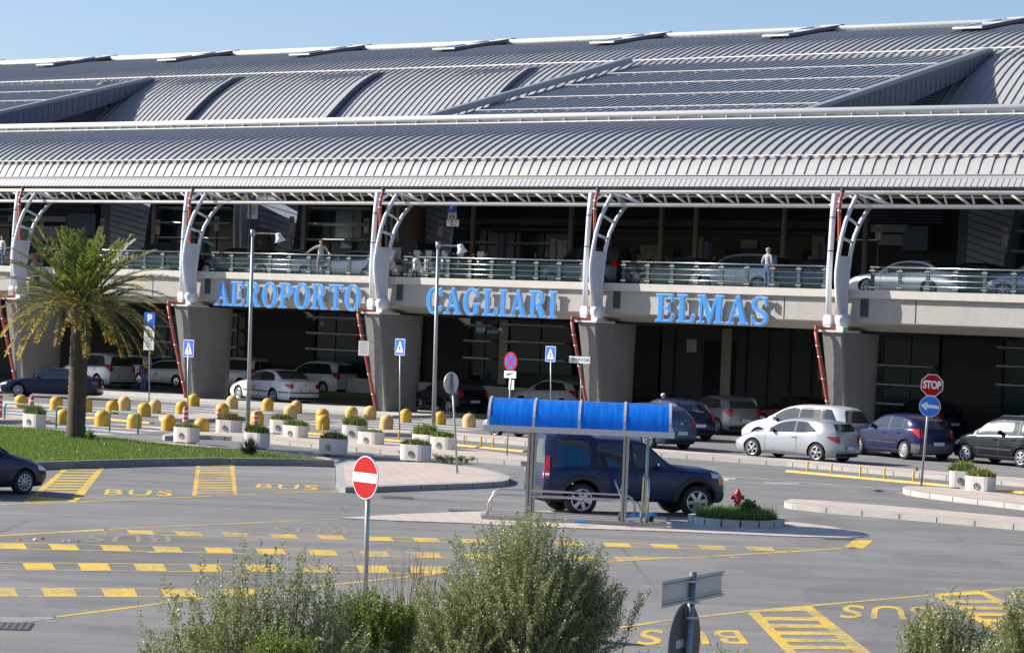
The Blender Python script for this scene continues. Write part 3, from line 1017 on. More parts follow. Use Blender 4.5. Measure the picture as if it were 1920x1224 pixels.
# ladder by the parked blue car
k.poly([(124, 873.5), (134, 873.5), (58, 941.5), (44, 941.5)]).poly([(189, 873.5), (199, 873.5), (155, 932), (141, 940.5), (127, 940.5)])
for i in range(10):
    y = 874 + i * 5.2
    t_ = (y - 873.5) / 68
    k.poly([(134 - 76 * t_, y), (190 - 62 * t_, y + .4), (190 - 62 * (t_ + .045), y + 2.6), (134 - 76 * (t_ + .045), y + 2.2)], .0045)
k.poly([(70, 931), (150, 937), (60, 941.5)], .0045)
k.poly([(369, 868), (377, 868), (369, 928.5), (360, 929)]).poly([(431, 868), (439, 868), (445, 927), (437, 927.5)])
for i in range(12):
    y = 871 + i * 4.7
    t_ = (y - 868) / 60
    k.poly([(376 - 8 * t_, y), (432 + 6 * t_, y), (432 + 6 * t_, y + 2.0), (376 - 8 * t_, y + 2.2)], .0045)
k.text('BUS', [(194, 927.5), (322, 930), (325, 919), (199, 917)])
k.text('BUS', [(478, 914.5), (595, 919), (598, 909.5), (483, 907)])
k.text('S', [(-45, 946), (8, 941), (10, 935), (-40, 937)])
k.line((-60, 1007), (194, 992.5), .14).line((194, 992.5), (640, 972.5), .10)
k.poly([(-60, 1007), (194, 992), (196, 994.5), (0, 1006)], .0045)
def band(top, bot, segs, lw=.09):
    """chequered band: two thin lines and blocks at the given columns"""
    def Y(l, x): return l[0][1] + (l[1][1] - l[0][1]) * (x - l[0][0]) / (l[1][0] - l[0][0])
    k.line(top[0], top[1], lw, .004).line(bot[0], bot[1], lw, .004)
    for a, b in segs:
        sl = -8
        k.poly([(a - 4, Y(top, a - 4)), (b - 4, Y(top, b - 4)), (b + 4, Y(bot, b + 4)), (a + 4, Y(bot, a + 4))], .0046)
band([(194, 992.5), (1450, 1026)], [(236, 1001), (1480, 1033.5)], [(194, 196)] + [(241 + 89.2 * i, 288 + 89.4 * i) for i in range(14)])
band([(-60, 1016), (1200, 1045)], [(-60, 1027), (1160, 1052.5)], [(-94, -47)] + [(-3 + 97.2 * i, 48 + 97.2 * i) for i in range(12)])
k.poly([(1150, 1043.5), (1240, 1044), (1290, 1044.5), (1160, 1053)], .0047)
k.line((1150, 1052), (1290, 1045.5), .1).line((1290, 1045.5), (1602, 1026.5), .14).line((1600, 1027), (1620, 1012), .4).line((1450, 1028), (1600, 1027), .08)
band([(-60, 1054), (840, 1062)], [(-60, 1067.5), (840, 1075)], [(-59, -4)] + [(45 + 104.4 * i, 101 + 104.4 * i) for i in range(8)])
k.poly([(771, 1061), (840, 1062), (835, 1073), (771, 1074)], .0047)
band([(-60, 1102), (470, 1104.5)], [(-60, 1117.5), (420, 1119)], [(-86, -30), (-30, 31)] + [(80 + 113 * i, 142 + 113 * i) for i in range(4)])
k.line((101, 1157), (398, 1119), .12).line((398, 1119), (640, 1094), .12).line((640, 1094), (839, 1073.5), .11)
# lower right bays
k.line((1100, 1186), (1240, 1164.5), .10).line((1240, 1164.5), (1405, 1145.5), .12).line((1405, 1145.5), (1765, 1113.5), .12).line((1765, 1113.5), (1960, 1098), .12)
k.poly([(1401, 1147), (1420, 1144), (1500, 1230), (1480, 1230)]).poly([(1500, 1135.5), (1519, 1134), (1642, 1230), (1612, 1230)])
k.poly([(1405, 1146), (1519, 1134.5), (1527, 1145), (1418, 1147.5)], .0046)
for i in range(7):
    y = 1156 + i * 13.4
    k.poly([(1417 + 1.0 * (y - 1147) * .95, y), (1512 + 1.3 * (y - 1134) - 6, y + 1.5), (1512 + 1.3 * (y - 1128) - 6, y + 8.5), (1417 + (y - 1141) * .95, y + 7)], .0046)
k.poly([(1747, 1114.5), (1757, 1113.5), (1900, 1190), (1880, 1192)]).poly([(1828, 1107.5), (1840, 1106.5), (1960, 1165), (1960, 1180)])
k.poly([(1752, 1114), (1838, 1107), (1846, 1114), (1762, 1118)], .0046)
for i in range(6):
    y = 1124 + i * 12
    k.poly([(1766 + (y - 1120) * 1.9, y), (1850 + (y - 1116) * 1.9, y + 1), (1850 + (y - 1110) * 1.9, y + 7), (1766 + (y - 1114) * 1.9, y + 6.4)], .0046)
k.text('BUS', [(1750, 1137), (1583, 1134), (1571, 1158), (1768, 1163)])
k.text('BUS', [(1384, 1181), (1203, 1180), (1190, 1209), (1405, 1207)])
k.text('S', [(1940, 1111), (1895, 1110), (1885, 1119), (1940, 1121)])
k.build('yellow_road_marking', M_yel)
k = Marks()
k.text('BUS', [(318, 1003.5), (168, 1002.5), (156, 1016), (322, 1016.5)])
k.text('BUS', [(648, 988), (516, 987), (504, 999.5), (655, 1000)])
k.build('worn_yellow_marking', M_yel2)

k = Marks()
k.line((1345, 892), (1690, 918), .14).line((1140, 877), (1345, 892), .12)
k.poly([(1349, 895), (1356, 894.5), (1368, 899.5), (1362, 901)]).poly([(1356, 894.5), (1380, 896), (1378, 898.5), (1360, 897)])
k.line((1180, 872), (1352, 876.5), .08)
k.line((800, 866), (900, 872), .06)
k.build('white_road_marking', M_wht)
k = Marks()
k.poly([(1430, 903), (1500, 904), (1495, 908), (1437, 907)])
k.poly([(272, 1034), (303, 1035), (300, 1036.5), (278, 1036)])
k.poly([(1366, 1043), (1392, 1044), (1386, 1046), (1368, 1045.5)])
k.poly([(0, 1156), (60, 1157), (105, 1155.5), (100, 1160.5), (50, 1166), (0, 1170)])
k.poly([(85, 1163), (105, 1163), (104, 1166.5), (88, 1166.5)])
k.build('worn_white_marking', M_whtw)

# zebra crossings: stripes parallel to the terminal
def inside(p, poly):
    x, y = p
    c = False
    for i in range(len(poly)):
        (x0, y0), (x1, y1) = poly[i], poly[i - 1]
        if (y0 > y) != (y1 > y) and x < (x1 - x0) * (y - y0) / (y1 - y0) + x0: c = not c
    return c
z = MB()
REG = [[(161, 764), (290, 758), (356, 759), (430, 755), (600, 757), (690, 766), (640, 775), (600, 774), (500, 775), (420, 777), (356, 779), (300, 779), (161, 779)],
       [(0, 766), (122, 766), (122, 783), (0, 783)], [(-20, 793), (330, 796), (320, 806), (230, 815), (-20, 812)],
       [(391, 795), (480, 793), (510, 797), (509, 814), (391, 814)], [(550, 787), (700, 787), (905, 786), (905, 806), (840, 809), (700, 806), (616, 800), (550, 799)]]
for reg in REG:
    q = [bl(G(*p)) for p in reg]
    n = -60.0
    while n < 6:
        run = None
        u = -60.0
        while u < 60:
            ins = inside((u, n + .45), q)
            if ins and run is None: run = u
            if not ins and run is not None:
                if u - run > .8:
                    z.poly([tuple(B(a, b)[:2]) + (.0042,) for a, b in ((run, n), (u, n), (u, n + .95), (run, n + .95))])
                run = None
            u += .2
        n += 1.9
z.build('zebra_crossing', [M_wht], kind='structure')

# pavements and traffic islands
def paving():
    m = mat('pink_paving', (.52, .43, .365), .85, var=.2, vscale=.8, spec=.3)
    t = m.node_tree
    b = t.nodes['Principled BSDF']
    src = b.inputs['Base Color'].links[0].from_socket
    tc = t.nodes.new('ShaderNodeTexCoord')
    mp = t.nodes.new('ShaderNodeMapping'); mp.inputs['Rotation'].default_value = (0, 0, BA)
    t.links.new(tc.outputs['Object'], mp.inputs[0])
    br = t.nodes.new('ShaderNodeTexBrick')
    br.inputs['Scale'].default_value = 1.0
    br.inputs['Brick Width'].default_value = .5; br.inputs['Row Height'].default_value = .25
    br.inputs['Mortar Size'].default_value = .012
    br.inputs['Color1'].default_value = (1, 1, 1, 1); br.inputs['Color2'].default_value = (.88, .88, .88, 1); br.inputs['Mortar'].default_value = (.55, .52, .5, 1)
    t.links.new(mp.outputs[0], br.inputs[0])
    x = t.nodes.new('ShaderNodeMix'); x.data_type = 'RGBA'; x.blend_type = 'MULTIPLY'; x.inputs[0].default_value = 1
    t.links.new(src, x.inputs[6]); t.links.new(br.outputs[0], x.inputs[7])
    t.links.new(x.outputs[2], b.inputs['Base Color'])
    return m
M_pave = paving()
M_kerb = mat('kerb_stone', (.42, .395, .355), .85, var=.3, vscale=1.5, bump=.1, bscale=12, streak=.1)
M_kerbd = mat('kerb_shaded_stone', (.22, .22, .21), .85, var=.3, vscale=2)  # kerb stone darkened, shade of the lawn kerb put into the colour
M_slab = mat('pavement_slab', (.46, .44, .41), .85, var=.25, vscale=.7)
def inset(poly, d):
    n = len(poly)
    a = sum(poly[i][0] * poly[(i + 1) % n][1] - poly[(i + 1) % n][0] * poly[i][1] for i in range(n))
    if a < 0: poly = poly[::-1]
    out = []
    for i in range(n):
        p0, p, p1 = Vector(poly[i - 1]), Vector(poly[i]), Vector(poly[(i + 1) % n])
        e0, e1 = (p - p0).normalized(), (p1 - p).normalized()
        nn = Vector((-e0.y - e1.y, e0.x + e1.x))
        if nn.length < 1e-6: nn = Vector((-e0.y, e0.x))
        nn.normalize()
        c = max(.4, nn.dot(Vector((-e0.y, e0.x))))
        out.append(tuple(p + nn * d / c))
    return out
def rnd(poly, it=2):
    """cut corners so that the outline curves"""
    for _ in range(it):
        q = []
        for i in range(len(poly)):
            a, b = Vector(poly[i]), Vector(poly[(i + 1) % len(poly)])
            q += [tuple(a * .8 + b * .2), tuple(a * .2 + b * .8)]
        poly = q
    return poly
def island(name, px, h=.14, kw=.22, top=None, kerb=None, it=1):
    P = [tuple(G(x, y, h)[:2]) for x, y in px]
    if it: P = rnd(P, it)
    m = MB().mt(0)
    m.prism(P, -.02, h)
    q = inset(P, kw)
    a = sum(q[i][0] * q[(i + 1) % len(q)][1] - q[(i + 1) % len(q)][0] * q[i][1] for i in range(len(q)))
    m.mt(1).poly([(x, y, h + .004) for x, y in q])
    # joints between the kerb stones
    m.mt(2)
    acc = 0
    for i in range(len(P)):
        a, b = Vector(P[i]), Vector(P[(i + 1) % len(P)])
        L = (b - a).length
        d = (b - a) / max(L, 1e-6)
        while acc < L:
            c = a + d * acc
            nn = Vector((d.y, -d.x))
            for sg in (1, -1):
                cc = c + nn * .003 * sg
                m.box((cc.x, cc.y, h / 2), (.012, .012, h - .01))
            acc += 1.0
        acc -= L
    return m.build(name, [kerb or M_kerb, top or M_pave, M_gap], kind='structure')
island('pavement_island', [(629, 864), (749, 865), (808, 867), (894, 875), (940, 886), (958, 894), (950, 901), (900, 905), (780, 909), (652, 913.5), (631, 911)], it=1, kerb=mat('kerb_grey_stone', (.33, .325, .31), .85, var=.3, vscale=1.5, streak=.1))
island('pavement_island', [(340, 808), (440, 811), (584, 816), (721, 828), (858, 838), (985, 854), (1010, 862), (1000, 866), (886, 857), (746, 845), (591, 832), (450, 819), (374, 815), (310, 817.5), (303, 815)], it=1)
island('kerb_separator', [(640, 803), (826, 808), (984, 820), (1217, 840), (1480, 860), (1920, 896), (2100, 912), (2100, 921), (1920, 904), (1477, 866), (1217, 847), (984, 828), (826, 814), (700, 810)], it=0)
island('pavement_island', [(1690, 914), (1700, 910), (1782, 914), (1920, 929), (2050, 943), (2050, 962), (1920, 946), (1799, 932), (1706, 920)], it=1)
island('kerb_separator', [(1470, 938), (1488, 934), (1700, 950), (1920, 970), (2100, 985), (2100, 1000), (1920, 983), (1730, 966), (1557, 951), (1474, 943)], it=1)
island('pavement_island', [(362, 786), (463, 781.5), (455, 777), (420, 774), (297, 778), (300, 783)], it=1)
island('pavement_island', [(-30, 779), (88, 784), (97, 787), (-30, 787)], it=1)
island('pavement_strip', [(-30, 748), (110, 759), (119, 763), (-30, 763.5)], h=.02, it=1, top=M_slab)
island('pavement_strip', [(190, 822), (280, 826), (480, 842), (630, 858), (640, 864), (600, 868), (480, 855), (280, 840)], h=.03, it=1)
island('pavement_island', [(-60, 715), (40, 722), (75, 728), (60, 733), (-60, 733)], h=.12, it=1, top=M_slab)
for u0, u1 in ((-20.5, 3.4), (9.2, 14.8), (21, 26.5)):
    P = [tuple(B(u, n)[:2]) for u, n in ((u0, -3.0), (u1, -3.0), (u1, 4.0), (u0 - 2, 4.0), (u0 - 2, .5))]
    MB().mt(0).prism(P, -.02, .11).mt(1).poly([(x, y, .114) for x, y in inset(P, .15)]).build('pavement_strip', [M_kerb, M_slab], kind='structure')
k = Marks()
P = [tuple(G(x, y, 0)[:2]) for x, y in [(634, 972), (760, 964.5), (880, 960), (1090, 958), (1300, 968), (1480, 979), (1560, 988), (1628, 1006), (1585, 1009), (1480, 1006.5), (1250, 997), (1000, 988.5), (880, 982), (740, 977)]]
MB().mt(0).prism(P, -.02, .02).build('shelter_island', [M_pave], kind='structure')
# iron gratings
def grating(x, y, w, d):
    c = G(x, y)
    m = MB()
    m.mt(0).box((c.x, c.y, .003), (w, d, .010), rz=.1)
    m.mt(1)
    n = int(w / .09)
    for i in range(n):
        m.box((c.x + (i - n / 2 + .5) * .09 * cos(.1), c.y + (i - n / 2 + .5) * .09 * sin(.1), .009), (.045, d * .8, .006), rz=.1)
    return m
for i, (x, y, w_, d_, lb) in enumerate([(744, 932.5, .75, .75, 'iron drain grating in the asphalt right of the round red sign'), (872, 957.5, .75, .7, 'iron drain grating beside the left tip of the shelter island'),
                                  (1573, 1010, .7, .5, 'iron drain grating at the right tip of the shelter island'), (20, 1174, .55, .8, 'iron drain grating at the lower left corner by the pale kerb'), (1505, 953, .6, .4, 'iron drain grating at the tip of the long kerb')]):
    o = grating(x, y, w_, d_).build('drain_grating', [M_gap, mat('iron', (.16, .15, .145), .6, .5)])
    o['label'], o['category'], o['group'] = lb, 'drain', 'drain gratings in the road'

# ------------------------------------------------------------ yellow concrete bollards
M_bol = [mat('bollard_yellow', (.55, .315, .03), .55, var=.12, vscale=3, tint=(.45, .28, .10)),
         mat('bollard_faded', (.60, .37, .11), .75, var=.6, vscale=2.6, tint=(.42, .36, .31))]
bm_ = []
prof = [(.27, 0), (.27, .34)] + [(.27 * cos(radians(a)), .34 + .25 * sin(radians(a))) for a in range(10, 90, 10)] + [(.0, .59)]
for k_ in (0, 1):
    bm_.append(MB().mt(0, True).lathe(prof, 24).mesh('bollard', [M_bol[k_]]))
hook = MB().mt(0, True).tube([(0, 0, .57), (0, 0, .66)], .02, 6).mesh('lifting_hook', [M_gap])
BOL = [(39, 764.5, 0, 0, 'behind the leftmost green hoop'), (104.5, 769, 0, 0, 'left of the palm trunk in the far row'), (160, 772, 0, 0, 'just right of the palm trunk, half hidden'), (210, 777, 0, 0, 'behind the right green hoop in the far row'),
       (233, 769, 1, 0, 'faded grey at the foot, beside the bus road kerb'), (270, 781, 0, 0, 'left of the parking sign pole'), (290, 774, 1, 0, 'faded, right of the parking sign pole'), (340, 777, 0, 0, 'touching the blue crossing sign pole'),
       (363, 761, 0, 0, 'in front of the second concrete pier'), (435, 766, 1, 0, 'sandy faded, left of the tall lamp post'), (191, 799, 0, 0, 'left of the right green hoop in the near row'), (251, 803, 0, 0, 'inside the right green hoop in the near row'),
       (118, 795, 0, 0, 'hidden behind the palm trunk in the near row'), (315, 807, 0, 0, 'just left of the first planter'), (377, 813, 0, 0, 'just right of the first planter'), (416, 781, 0, 0, 'behind the dry grass planter'),
       (481, 797, 0, 0, 'behind the red striped post near the lamp post'), (501, 770, 0, 0, 'below the white taxi saloon, bright'), (555.5, 775, 1, 1, 'pale footed with a hook, below the taxi boot'), (544.5, 786, 1, 0, 'rising behind two planters'),
       (604, 791, 0, 0, 'rear one of an overlapping pair'), (605, 805, 0, 0, 'front one of an overlapping pair'), (659, 786, 1, 0, 'hidden by flowering planter weeds'), (693, 787, 1, 0, 'faded, below the foot of the red drainpipe'),
       (724, 806, 1, 0, 'sandy faded, left of the crossing sign pole'), (760, 792, 0, 1, 'with a hook, beside the black scooter'), (824.5, 796, 0, 1, 'with a hook, right of the second lamp post'), (879.5, 801, 1, 1, 'faded with a hook, left of the blue shelter roof'),
       (544, 768, 1, 0, 'partly behind the taxi') ][:28]
for x, y, kd, hk, lb in BOL:
    p = G(x, y)
    o = bpy.data.objects.new('bollard', bm_[kd])
    C.objects.link(o)
    o.location = p
    o.rotation_euler = (random.uniform(-.04, .04), random.uniform(-.04, .04), random.uniform(0, 6))
    s_ = random.uniform(.93, 1.0)
    o.scale = (s_, s_, random.uniform(.95, 1.04) * .98)
    o['label'], o['category'], o['group'] = 'domed yellow bollard ' + lb, 'bollard', 'domed concrete bollards'
    if hk:
        h_ = bpy.data.objects.new('lifting_hook', hook)
        C.objects.link(h_)
        h_.parent = o

# ------------------------------------------------------------ oblong concrete planters
M_plant = mat('planter_concrete', (.64, .59, .53), .9, var=.25, vscale=5, bump=.25, bscale=30)
M_soil = mat('soil', (.06, .045, .03), .95)
M_leafy = mat('weed_green', (.19, .29, .06), .6, var=.4, vscale=8, tint=(.20, .17, .05))
M_dry = mat('weed_dry', (.30, .24, .10), .7, var=.3, vscale=8)
M_flow = mat('flower_yellow', (.75, .55, .03), .6)
def capsule(L, W, seg=8):
    pts = []
    for i in range(seg + 1):
        a = -pi / 2 + pi * i / seg
        pts.append((L / 2 - W / 2 + W / 2 * cos(a), W / 2 * sin(a)))
    for i in range(seg + 1):
        a = pi / 2 + pi * i / seg
        pts.append((-L / 2 + W / 2 + W / 2 * cos(a), W / 2 * sin(a)))
    return pts
def plant_mesh(n, L, W, h, spread=1.0, mats=(.7, .2, .1), seed=0):
    rg = random.Random(seed)
    m = MB()
    for i in range(n):
        x = rg.uniform(-L / 2, L / 2)
        y = rg.uniform(-W / 2, W / 2) * (1 - abs(x) / L)
        hh = h * rg.uniform(.35, 1.0) * (1 - .5 * (abs(x) / (L / 2)) ** 2)
        a = rg.uniform(0, 2 * pi)
        ln = rg.uniform(.2, .9) * spread
        tip = Vector((x + cos(a) * hh * ln, y + sin(a) * hh * ln, hh))
        mid = Vector((x, y, 0)).lerp(tip, .55) + Vector((0, 0, hh * .12))
        wd = rg.uniform(.010, .020)
        s = Vector((-sin(a), cos(a), 0)) * wd
        r = rg.random()
        m.mt(0 if r < mats[0] else (1 if r < mats[0] + mats[1] else 0))
        b = Vector((x, y, -.03))
        m.add([b - s, b + s, mid + s * .8, mid - s * .8, tip], [(0, 1, 2, 3), (3, 2, 4)])
        if r > mats[0] + mats[1]:
            m.mt(2)
            q = tip
            e = .018
            m.add([q + Vector((e, 0, 0)), q + Vector((0, e, .01)), q + Vector((-e, 0, 0)), q + Vector((0, -e, .01))], [(0, 1, 2, 3)])
        elif rg.random() < .5:
            for t_ in (.5, .75, .95):
                q = Vector((x, y, 0)).lerp(tip, t_)
                a2 = rg.uniform(0, 6.3)
                d = Vector((cos(a2), sin(a2), rg.uniform(-.3, .5))) * rg.uniform(.025, .06)
                s2 = Vector((-sin(a2), cos(a2), 0)) * .012
                m.add([q, q + d * .5 + s2, q + d, q + d * .5 - s2], [(0, 1, 2, 3)])
    return m
def planter(x, y, wpx, label, seed, style=(.75, .2, .05), dens=420, hh=.2, rz=0.0, ty='planter'):
    c = G(x, y)
    sc = (y - (345 + .0407 * (x + 5450))) / CAM_H
    L = max(.8, min(1.3, wpx / sc))
    c += Vector((0, .28, 0))
    t = thing('planter', label, 'planter', c, rz, 'oblong concrete planters')
    W = L * .56
    m = MB()
    cp = capsule(L, W)
    cb = capsule(L * .97, W * .95)
    n = len(cp)
    H_ = .47
    ci = capsule(L - .1, W - .1)
    vs = [(a, b, .07) for a, b in cb] + [(a, b, .07 + H_) for a, b in cp] + [(a, b, .07 + H_) for a, b in ci] + [(a, b, .07 + H_ - .06) for a, b in ci]
    fs = [tuple(range(n - 1, -1, -1))]
    for r_ in range(3):
        fs += [(r_ * n + i, r_ * n + (i + 1) % n, (r_ + 1) * n + (i + 1) % n, (r_ + 1) * n + i) for i in range(n)]
    m.mt(0).add(vs, fs)
    m.build('trough', [M_plant], t)
    for sx in (-.24, .24):
        MB().mt(0).lathe([(.001, 0), (.13, 0), (.13, .07), (.001, .07)], 12, Matrix.Translation((sx * L, 0, 0))).build('foot', [mat('foot_stone', (.36, .27, .22), .9)], t)
    e = MB().mt(0, True)                       # round cast emblem
    for rr_ in (.085,):
        e.tube([(-.02 * L + rr_ * cos(a * pi / 8), -W / 2 - .004, .27 + rr_ * sin(a * pi / 8)) for a in range(17)], .009, 5)
    e.tube([(-.02 * L, -W / 2 - .004, .23), (-.02 * L, -W / 2 - .004, .33)], .008, 5).tube([(-.02 * L, -W / 2 - .004, .30), (.03 * L, -W / 2 - .004, .25)], .008, 5).tube([(-.02 * L - .04, -W / 2 - .004, .30), (-.02 * L + .03, -W / 2 - .004, .31)], .008, 5)
    e.build('emblem', [mat('emblem_dark', (.10, .095, .09), .8)], t)
    MB().mt(0).prism(ci, .07 + H_ - .07, .07 + H_ - .04).build('soil', [M_soil], t)
    p = plant_mesh(dens, L * .92, W * .8, hh, seed=seed, mats=style)
    o = p.build('weeds', [M_leafy, M_dry, M_flow], t)
    o.location = (0, 0, .50)
PL = [(61, 806, 50, 'with tall weeds behind the grass at the left edge', (.6, .35, .05), .3), (347, 833, 54, 'at the grass edge, left one below the crossing sign', (.9, .1, 0), .14),
      (427, 817, 53, 'with dry golden grass left of the lamp post', (.35, .65, 0), .28), (479, 844, 54, 'behind the small spiky palm on the lawn', (.8, .1, .1), .26),
      (527, 816, 50, 'rear one of the pair right of the lamp post', (.55, .45, 0), .2), (552, 828, 53, 'front one of the pair right of the lamp post', (.8, .2, 0), .2),
      (623, 856, 59, 'above the left end of the pink island', (.55, .4, .05), .2), (664, 827, 50, 'with tall yellow flowering weeds', (.5, .25, .25), .34),
      (694, 841, 55, 'with short grass, below the flowering one', (.8, .2, 0), .09), (778, 868, 62, 'at the back of the pink island, largest', (.6, .4, 0), .18),
      (796, 846, 55, 'with the tallest bright green grass', (.92, .08, 0), .34), (830, 851, 53, 'touching the leaning round sign pole', (.85, .15, 0), .18),
      (1808, 919, 56, 'rear one on the right island with yellow flowers', (.6, .15, .25), .26), (1841, 930, 59, 'front one on the right island with pale weeds', (.45, .5, .05), .22)]
for i, (x, y, w_, lb, st, hh) in enumerate(PL):
    planter(x, y, w_, 'grey concrete planter ' + lb, i, st, 620 if hh > .15 else 380, hh * 1.25 + .05, rz=-.5 + .05 * ((i * 7) % 5 - 2))

# ------------------------------------------------------------ hoops, striped posts, yellow rubber kerbs
M_green = mat('hoop_green', (.02, .20, .14), .45)
for a, b, top_, lb in (((8, 793), (59, 797), 755.5, 'left of the planter at the left edge'), ((105, 802), (150, 806), 762, 'partly hidden by the palm trunk'), ((205, 809), (258.5, 814), 770.5, 'right of the palm trunk')):
    A_, B_ = G(*a), G(*b)
    h = px_at(a[0], top_, A_.y).z
    d = (B_ - A_).normalized() * .12
    m = MB().mt(0, True).tube([A_, A_ + Vector((0, 0, h - .12)), A_ + d * .4 + Vector((0, 0, h - .03)), A_ + d + Vector((0, 0, h)), B_ - d + Vector((0, 0, h)), B_ - d * .4 + Vector((0, 0, h - .03)), B_ + Vector((0, 0, h - .12)), B_], .03, 8)
    o = m.build('hoop_barrier', [M_green])
    o['label'], o['category'], o['group'] = 'green tubular hoop barrier ' + lb, 'barrier', 'green hoop barriers'
M_rb = mat('striped_red', (.62, .06, .045), .5)
M_rw = mat('striped_white', (.72, .70, .68), .5)
for x, y, tp, lb in ((58, 793, 741.5, 'behind the left green hoop'), (346, 809, 762, 'beside the crossing sign pole at the first planter'), (409, 806, 766, 'behind the dry grass planter'), (478, 815, 771, 'right of the tall lamp post'), (-1, 790, 740, 'cut by the left edge of the photo')):
    p = G(x, y)
    h = px_at(x, tp, p.y).z
    t = thing('striped_post', 'red and white striped post ' + lb, 'post', p, 0, 'red and white striped posts')
    m = MB().mt(0, True)
    m.lathe([(.085, 0), (.085, h - .08), (.06, h - .02), (0, h)], 16)
    m.build('post', [M_rb], t)
    for k_ in (.45, .63, .82):
        MB().mt(0, True).lathe([(.088, h * k_ - .035), (.088, h * k_ + .035)], 16).build('reflective_band', [M_rw], t)
M_rub = mat('rubber_yellow', (.78, .44, .10), .7, var=.2, vscale=3)
M_pst = mat('post_yellow', (.55, .33, .03), .6)
def rubber(a, b, label, posts, w_=.35):
    A_, B_ = G(*a), G(*b)
    d = (B_ - A_)
    L = d.length
    t = thing('rubber_kerb', label, 'rubber kerb', A_, atan2(d.y, d.x), 'yellow rubber lane kerbs')
    m = MB().mt(0)
    k_ = 0
    while k_ < L:
        e = min(k_ + .58, L)
        m.extr([(k_, -w_ / 2, 0), (k_, w_ / 2, 0), (k_, w_ / 2 - .09, .05), (k_, -w_ / 2 + .09, .05)], (e - k_, 0, 0))
        k_ += .6
    m.build('kerb_strip', [M_rub], t)
    for x, y in posts:
        p = G(x, y)
        q = p - A_
        s_ = q.dot(d.normalized())
        MB().mt(0, True).lathe([(.03, .03), (.03, .36), (.018, .38), (0, .38)], 10, Matrix.Translation((s_, 0, 0))).mt(0).build('post', [M_pst], t)
rubber((160, 783), (284, 794), 'short yellow rubber kerb behind the right green hoop', [(183, 783), (214, 786)])
rubber((578, 813), (640, 818), 'short yellow rubber kerb behind the planters near the overlapping bollards', [(580, 813), (617, 815)])
rubber((722, 825), (768, 829), 'yellow rubber kerb between planters right of the crossing sign pole', [(728, 824), (766, 827)], .35)
rubber((858, 835), (985, 847), 'yellow rubber kerb left of the blue roofed shelter', [(883, 836), (923, 839), (963, 841)])
rubber((1478, 884), (1925, 925), 'long yellow rubber kerb in front of the silver coupe', [(1530, 887), (1580, 891), (1631, 896), (1682, 900), (1734, 905), (1896, 918)])

# ------------------------------------------------------------ signs
M_pole = mat('sign_pole', (.36, .37, .37), .4, .6, var=.15, vscale=10)
M_signb = mat('sign_blue', (.015, .10, .48), .4)
M_signr = mat('sign_red', (.38, .006, .006), .6, spec=.2)
M_signw = mat('sign_white', (.78, .78, .77), .4)
M_signk = mat('sign_black', (.015, .015, .015), .5)
M_back = mat('sign_back_metal', (.46, .46, .45), .45, .5, var=.1, vscale=4)
def sign_frame(pos, yaw, tilt=0):
    """matrix for a plate at pos whose face normal points towards the camera turned by yaw (positive: to the right)"""
    n = Vector((sin(yaw), -cos(yaw), 0))
    x = Vector((cos(yaw), sin(yaw), 0))
    y = Vector((0, 0, 1))
    x2 = x * cos(tilt) + y * sin(tilt)
    y2 = -x * sin(tilt) + y * cos(tilt)
    M = Matrix((x2, y2, n)).transposed().to_4x4()
    M.translation = pos
    return M
def plate(t, name, M, poly, z0, z1, m):
    mb = MB().mt(0)
    mb.extr([(x, y, z0) for x, y in poly], (0, 0, z1 - z0))
    o = mb.build(name, [m], t)
    o.matrix_local = M
    return o
def circle(r, n=32, a0=0): return [(r * cos(2 * pi * i / n + a0), r * sin(2 * pi * i / n + a0)) for i in range(n)]
def rect(w, h, x=0, y=0, r=0):
    if r:
        pts = []
        for cx, cy, a in ((w/2 - r, h/2 - r, 0), (-w/2 + r, h/2 - r, 90), (-w/2 + r, -h/2 + r, 180), (w/2 - r, -h/2 + r, 270)):
            pts += [(x + cx + r * cos(radians(a + k)), y + cy + r * sin(radians(a + k))) for k in (0, 30, 60, 90)]
        return pts
    return [(x - w/2, y - h/2), (x + w/2, y - h/2), (x + w/2, y + h/2), (x - w/2, y + h/2)]
def txt(t, name, s, size, M, dx, dy, z, m, sp=1.0, xs=1.0, bold=.0, rot=0):
    me = text_mesh(s, size, .002, sp, xs=xs, bold=bold)
    me.materials.append(m)
    o = bpy.data.objects.new(name, me)
    C.objects.link(o)
    o.parent = t
    o.matrix_local = M @ Matrix.Translation((dx, dy, z)) @ Matrix.Rotation(rot, 4, 'Z')
    return o
def sign_post(base_px, top_px, label, rad=.03, name='road_sign', cat='road sign', group=None, base=None):
    b = base if base is not None else G(*base_px)
    top = px_at(top_px[0], top_px[1], b.y)
    t = thing(name, label, cat, b, 0, group)
    MB().mt(0, True).tube([(0, 0, 0), top - b], rad, 10).build('pole', [M_pole], t)
    return t, b, top
def at_px(t, b, x, y, yaw, fwd=.05, tilt=0):
    p = px_at(x, y, b.y) - b
    n = Vector((sin(yaw), -cos(yaw), 0))
    return sign_frame(p + n * fwd, yaw, tilt)
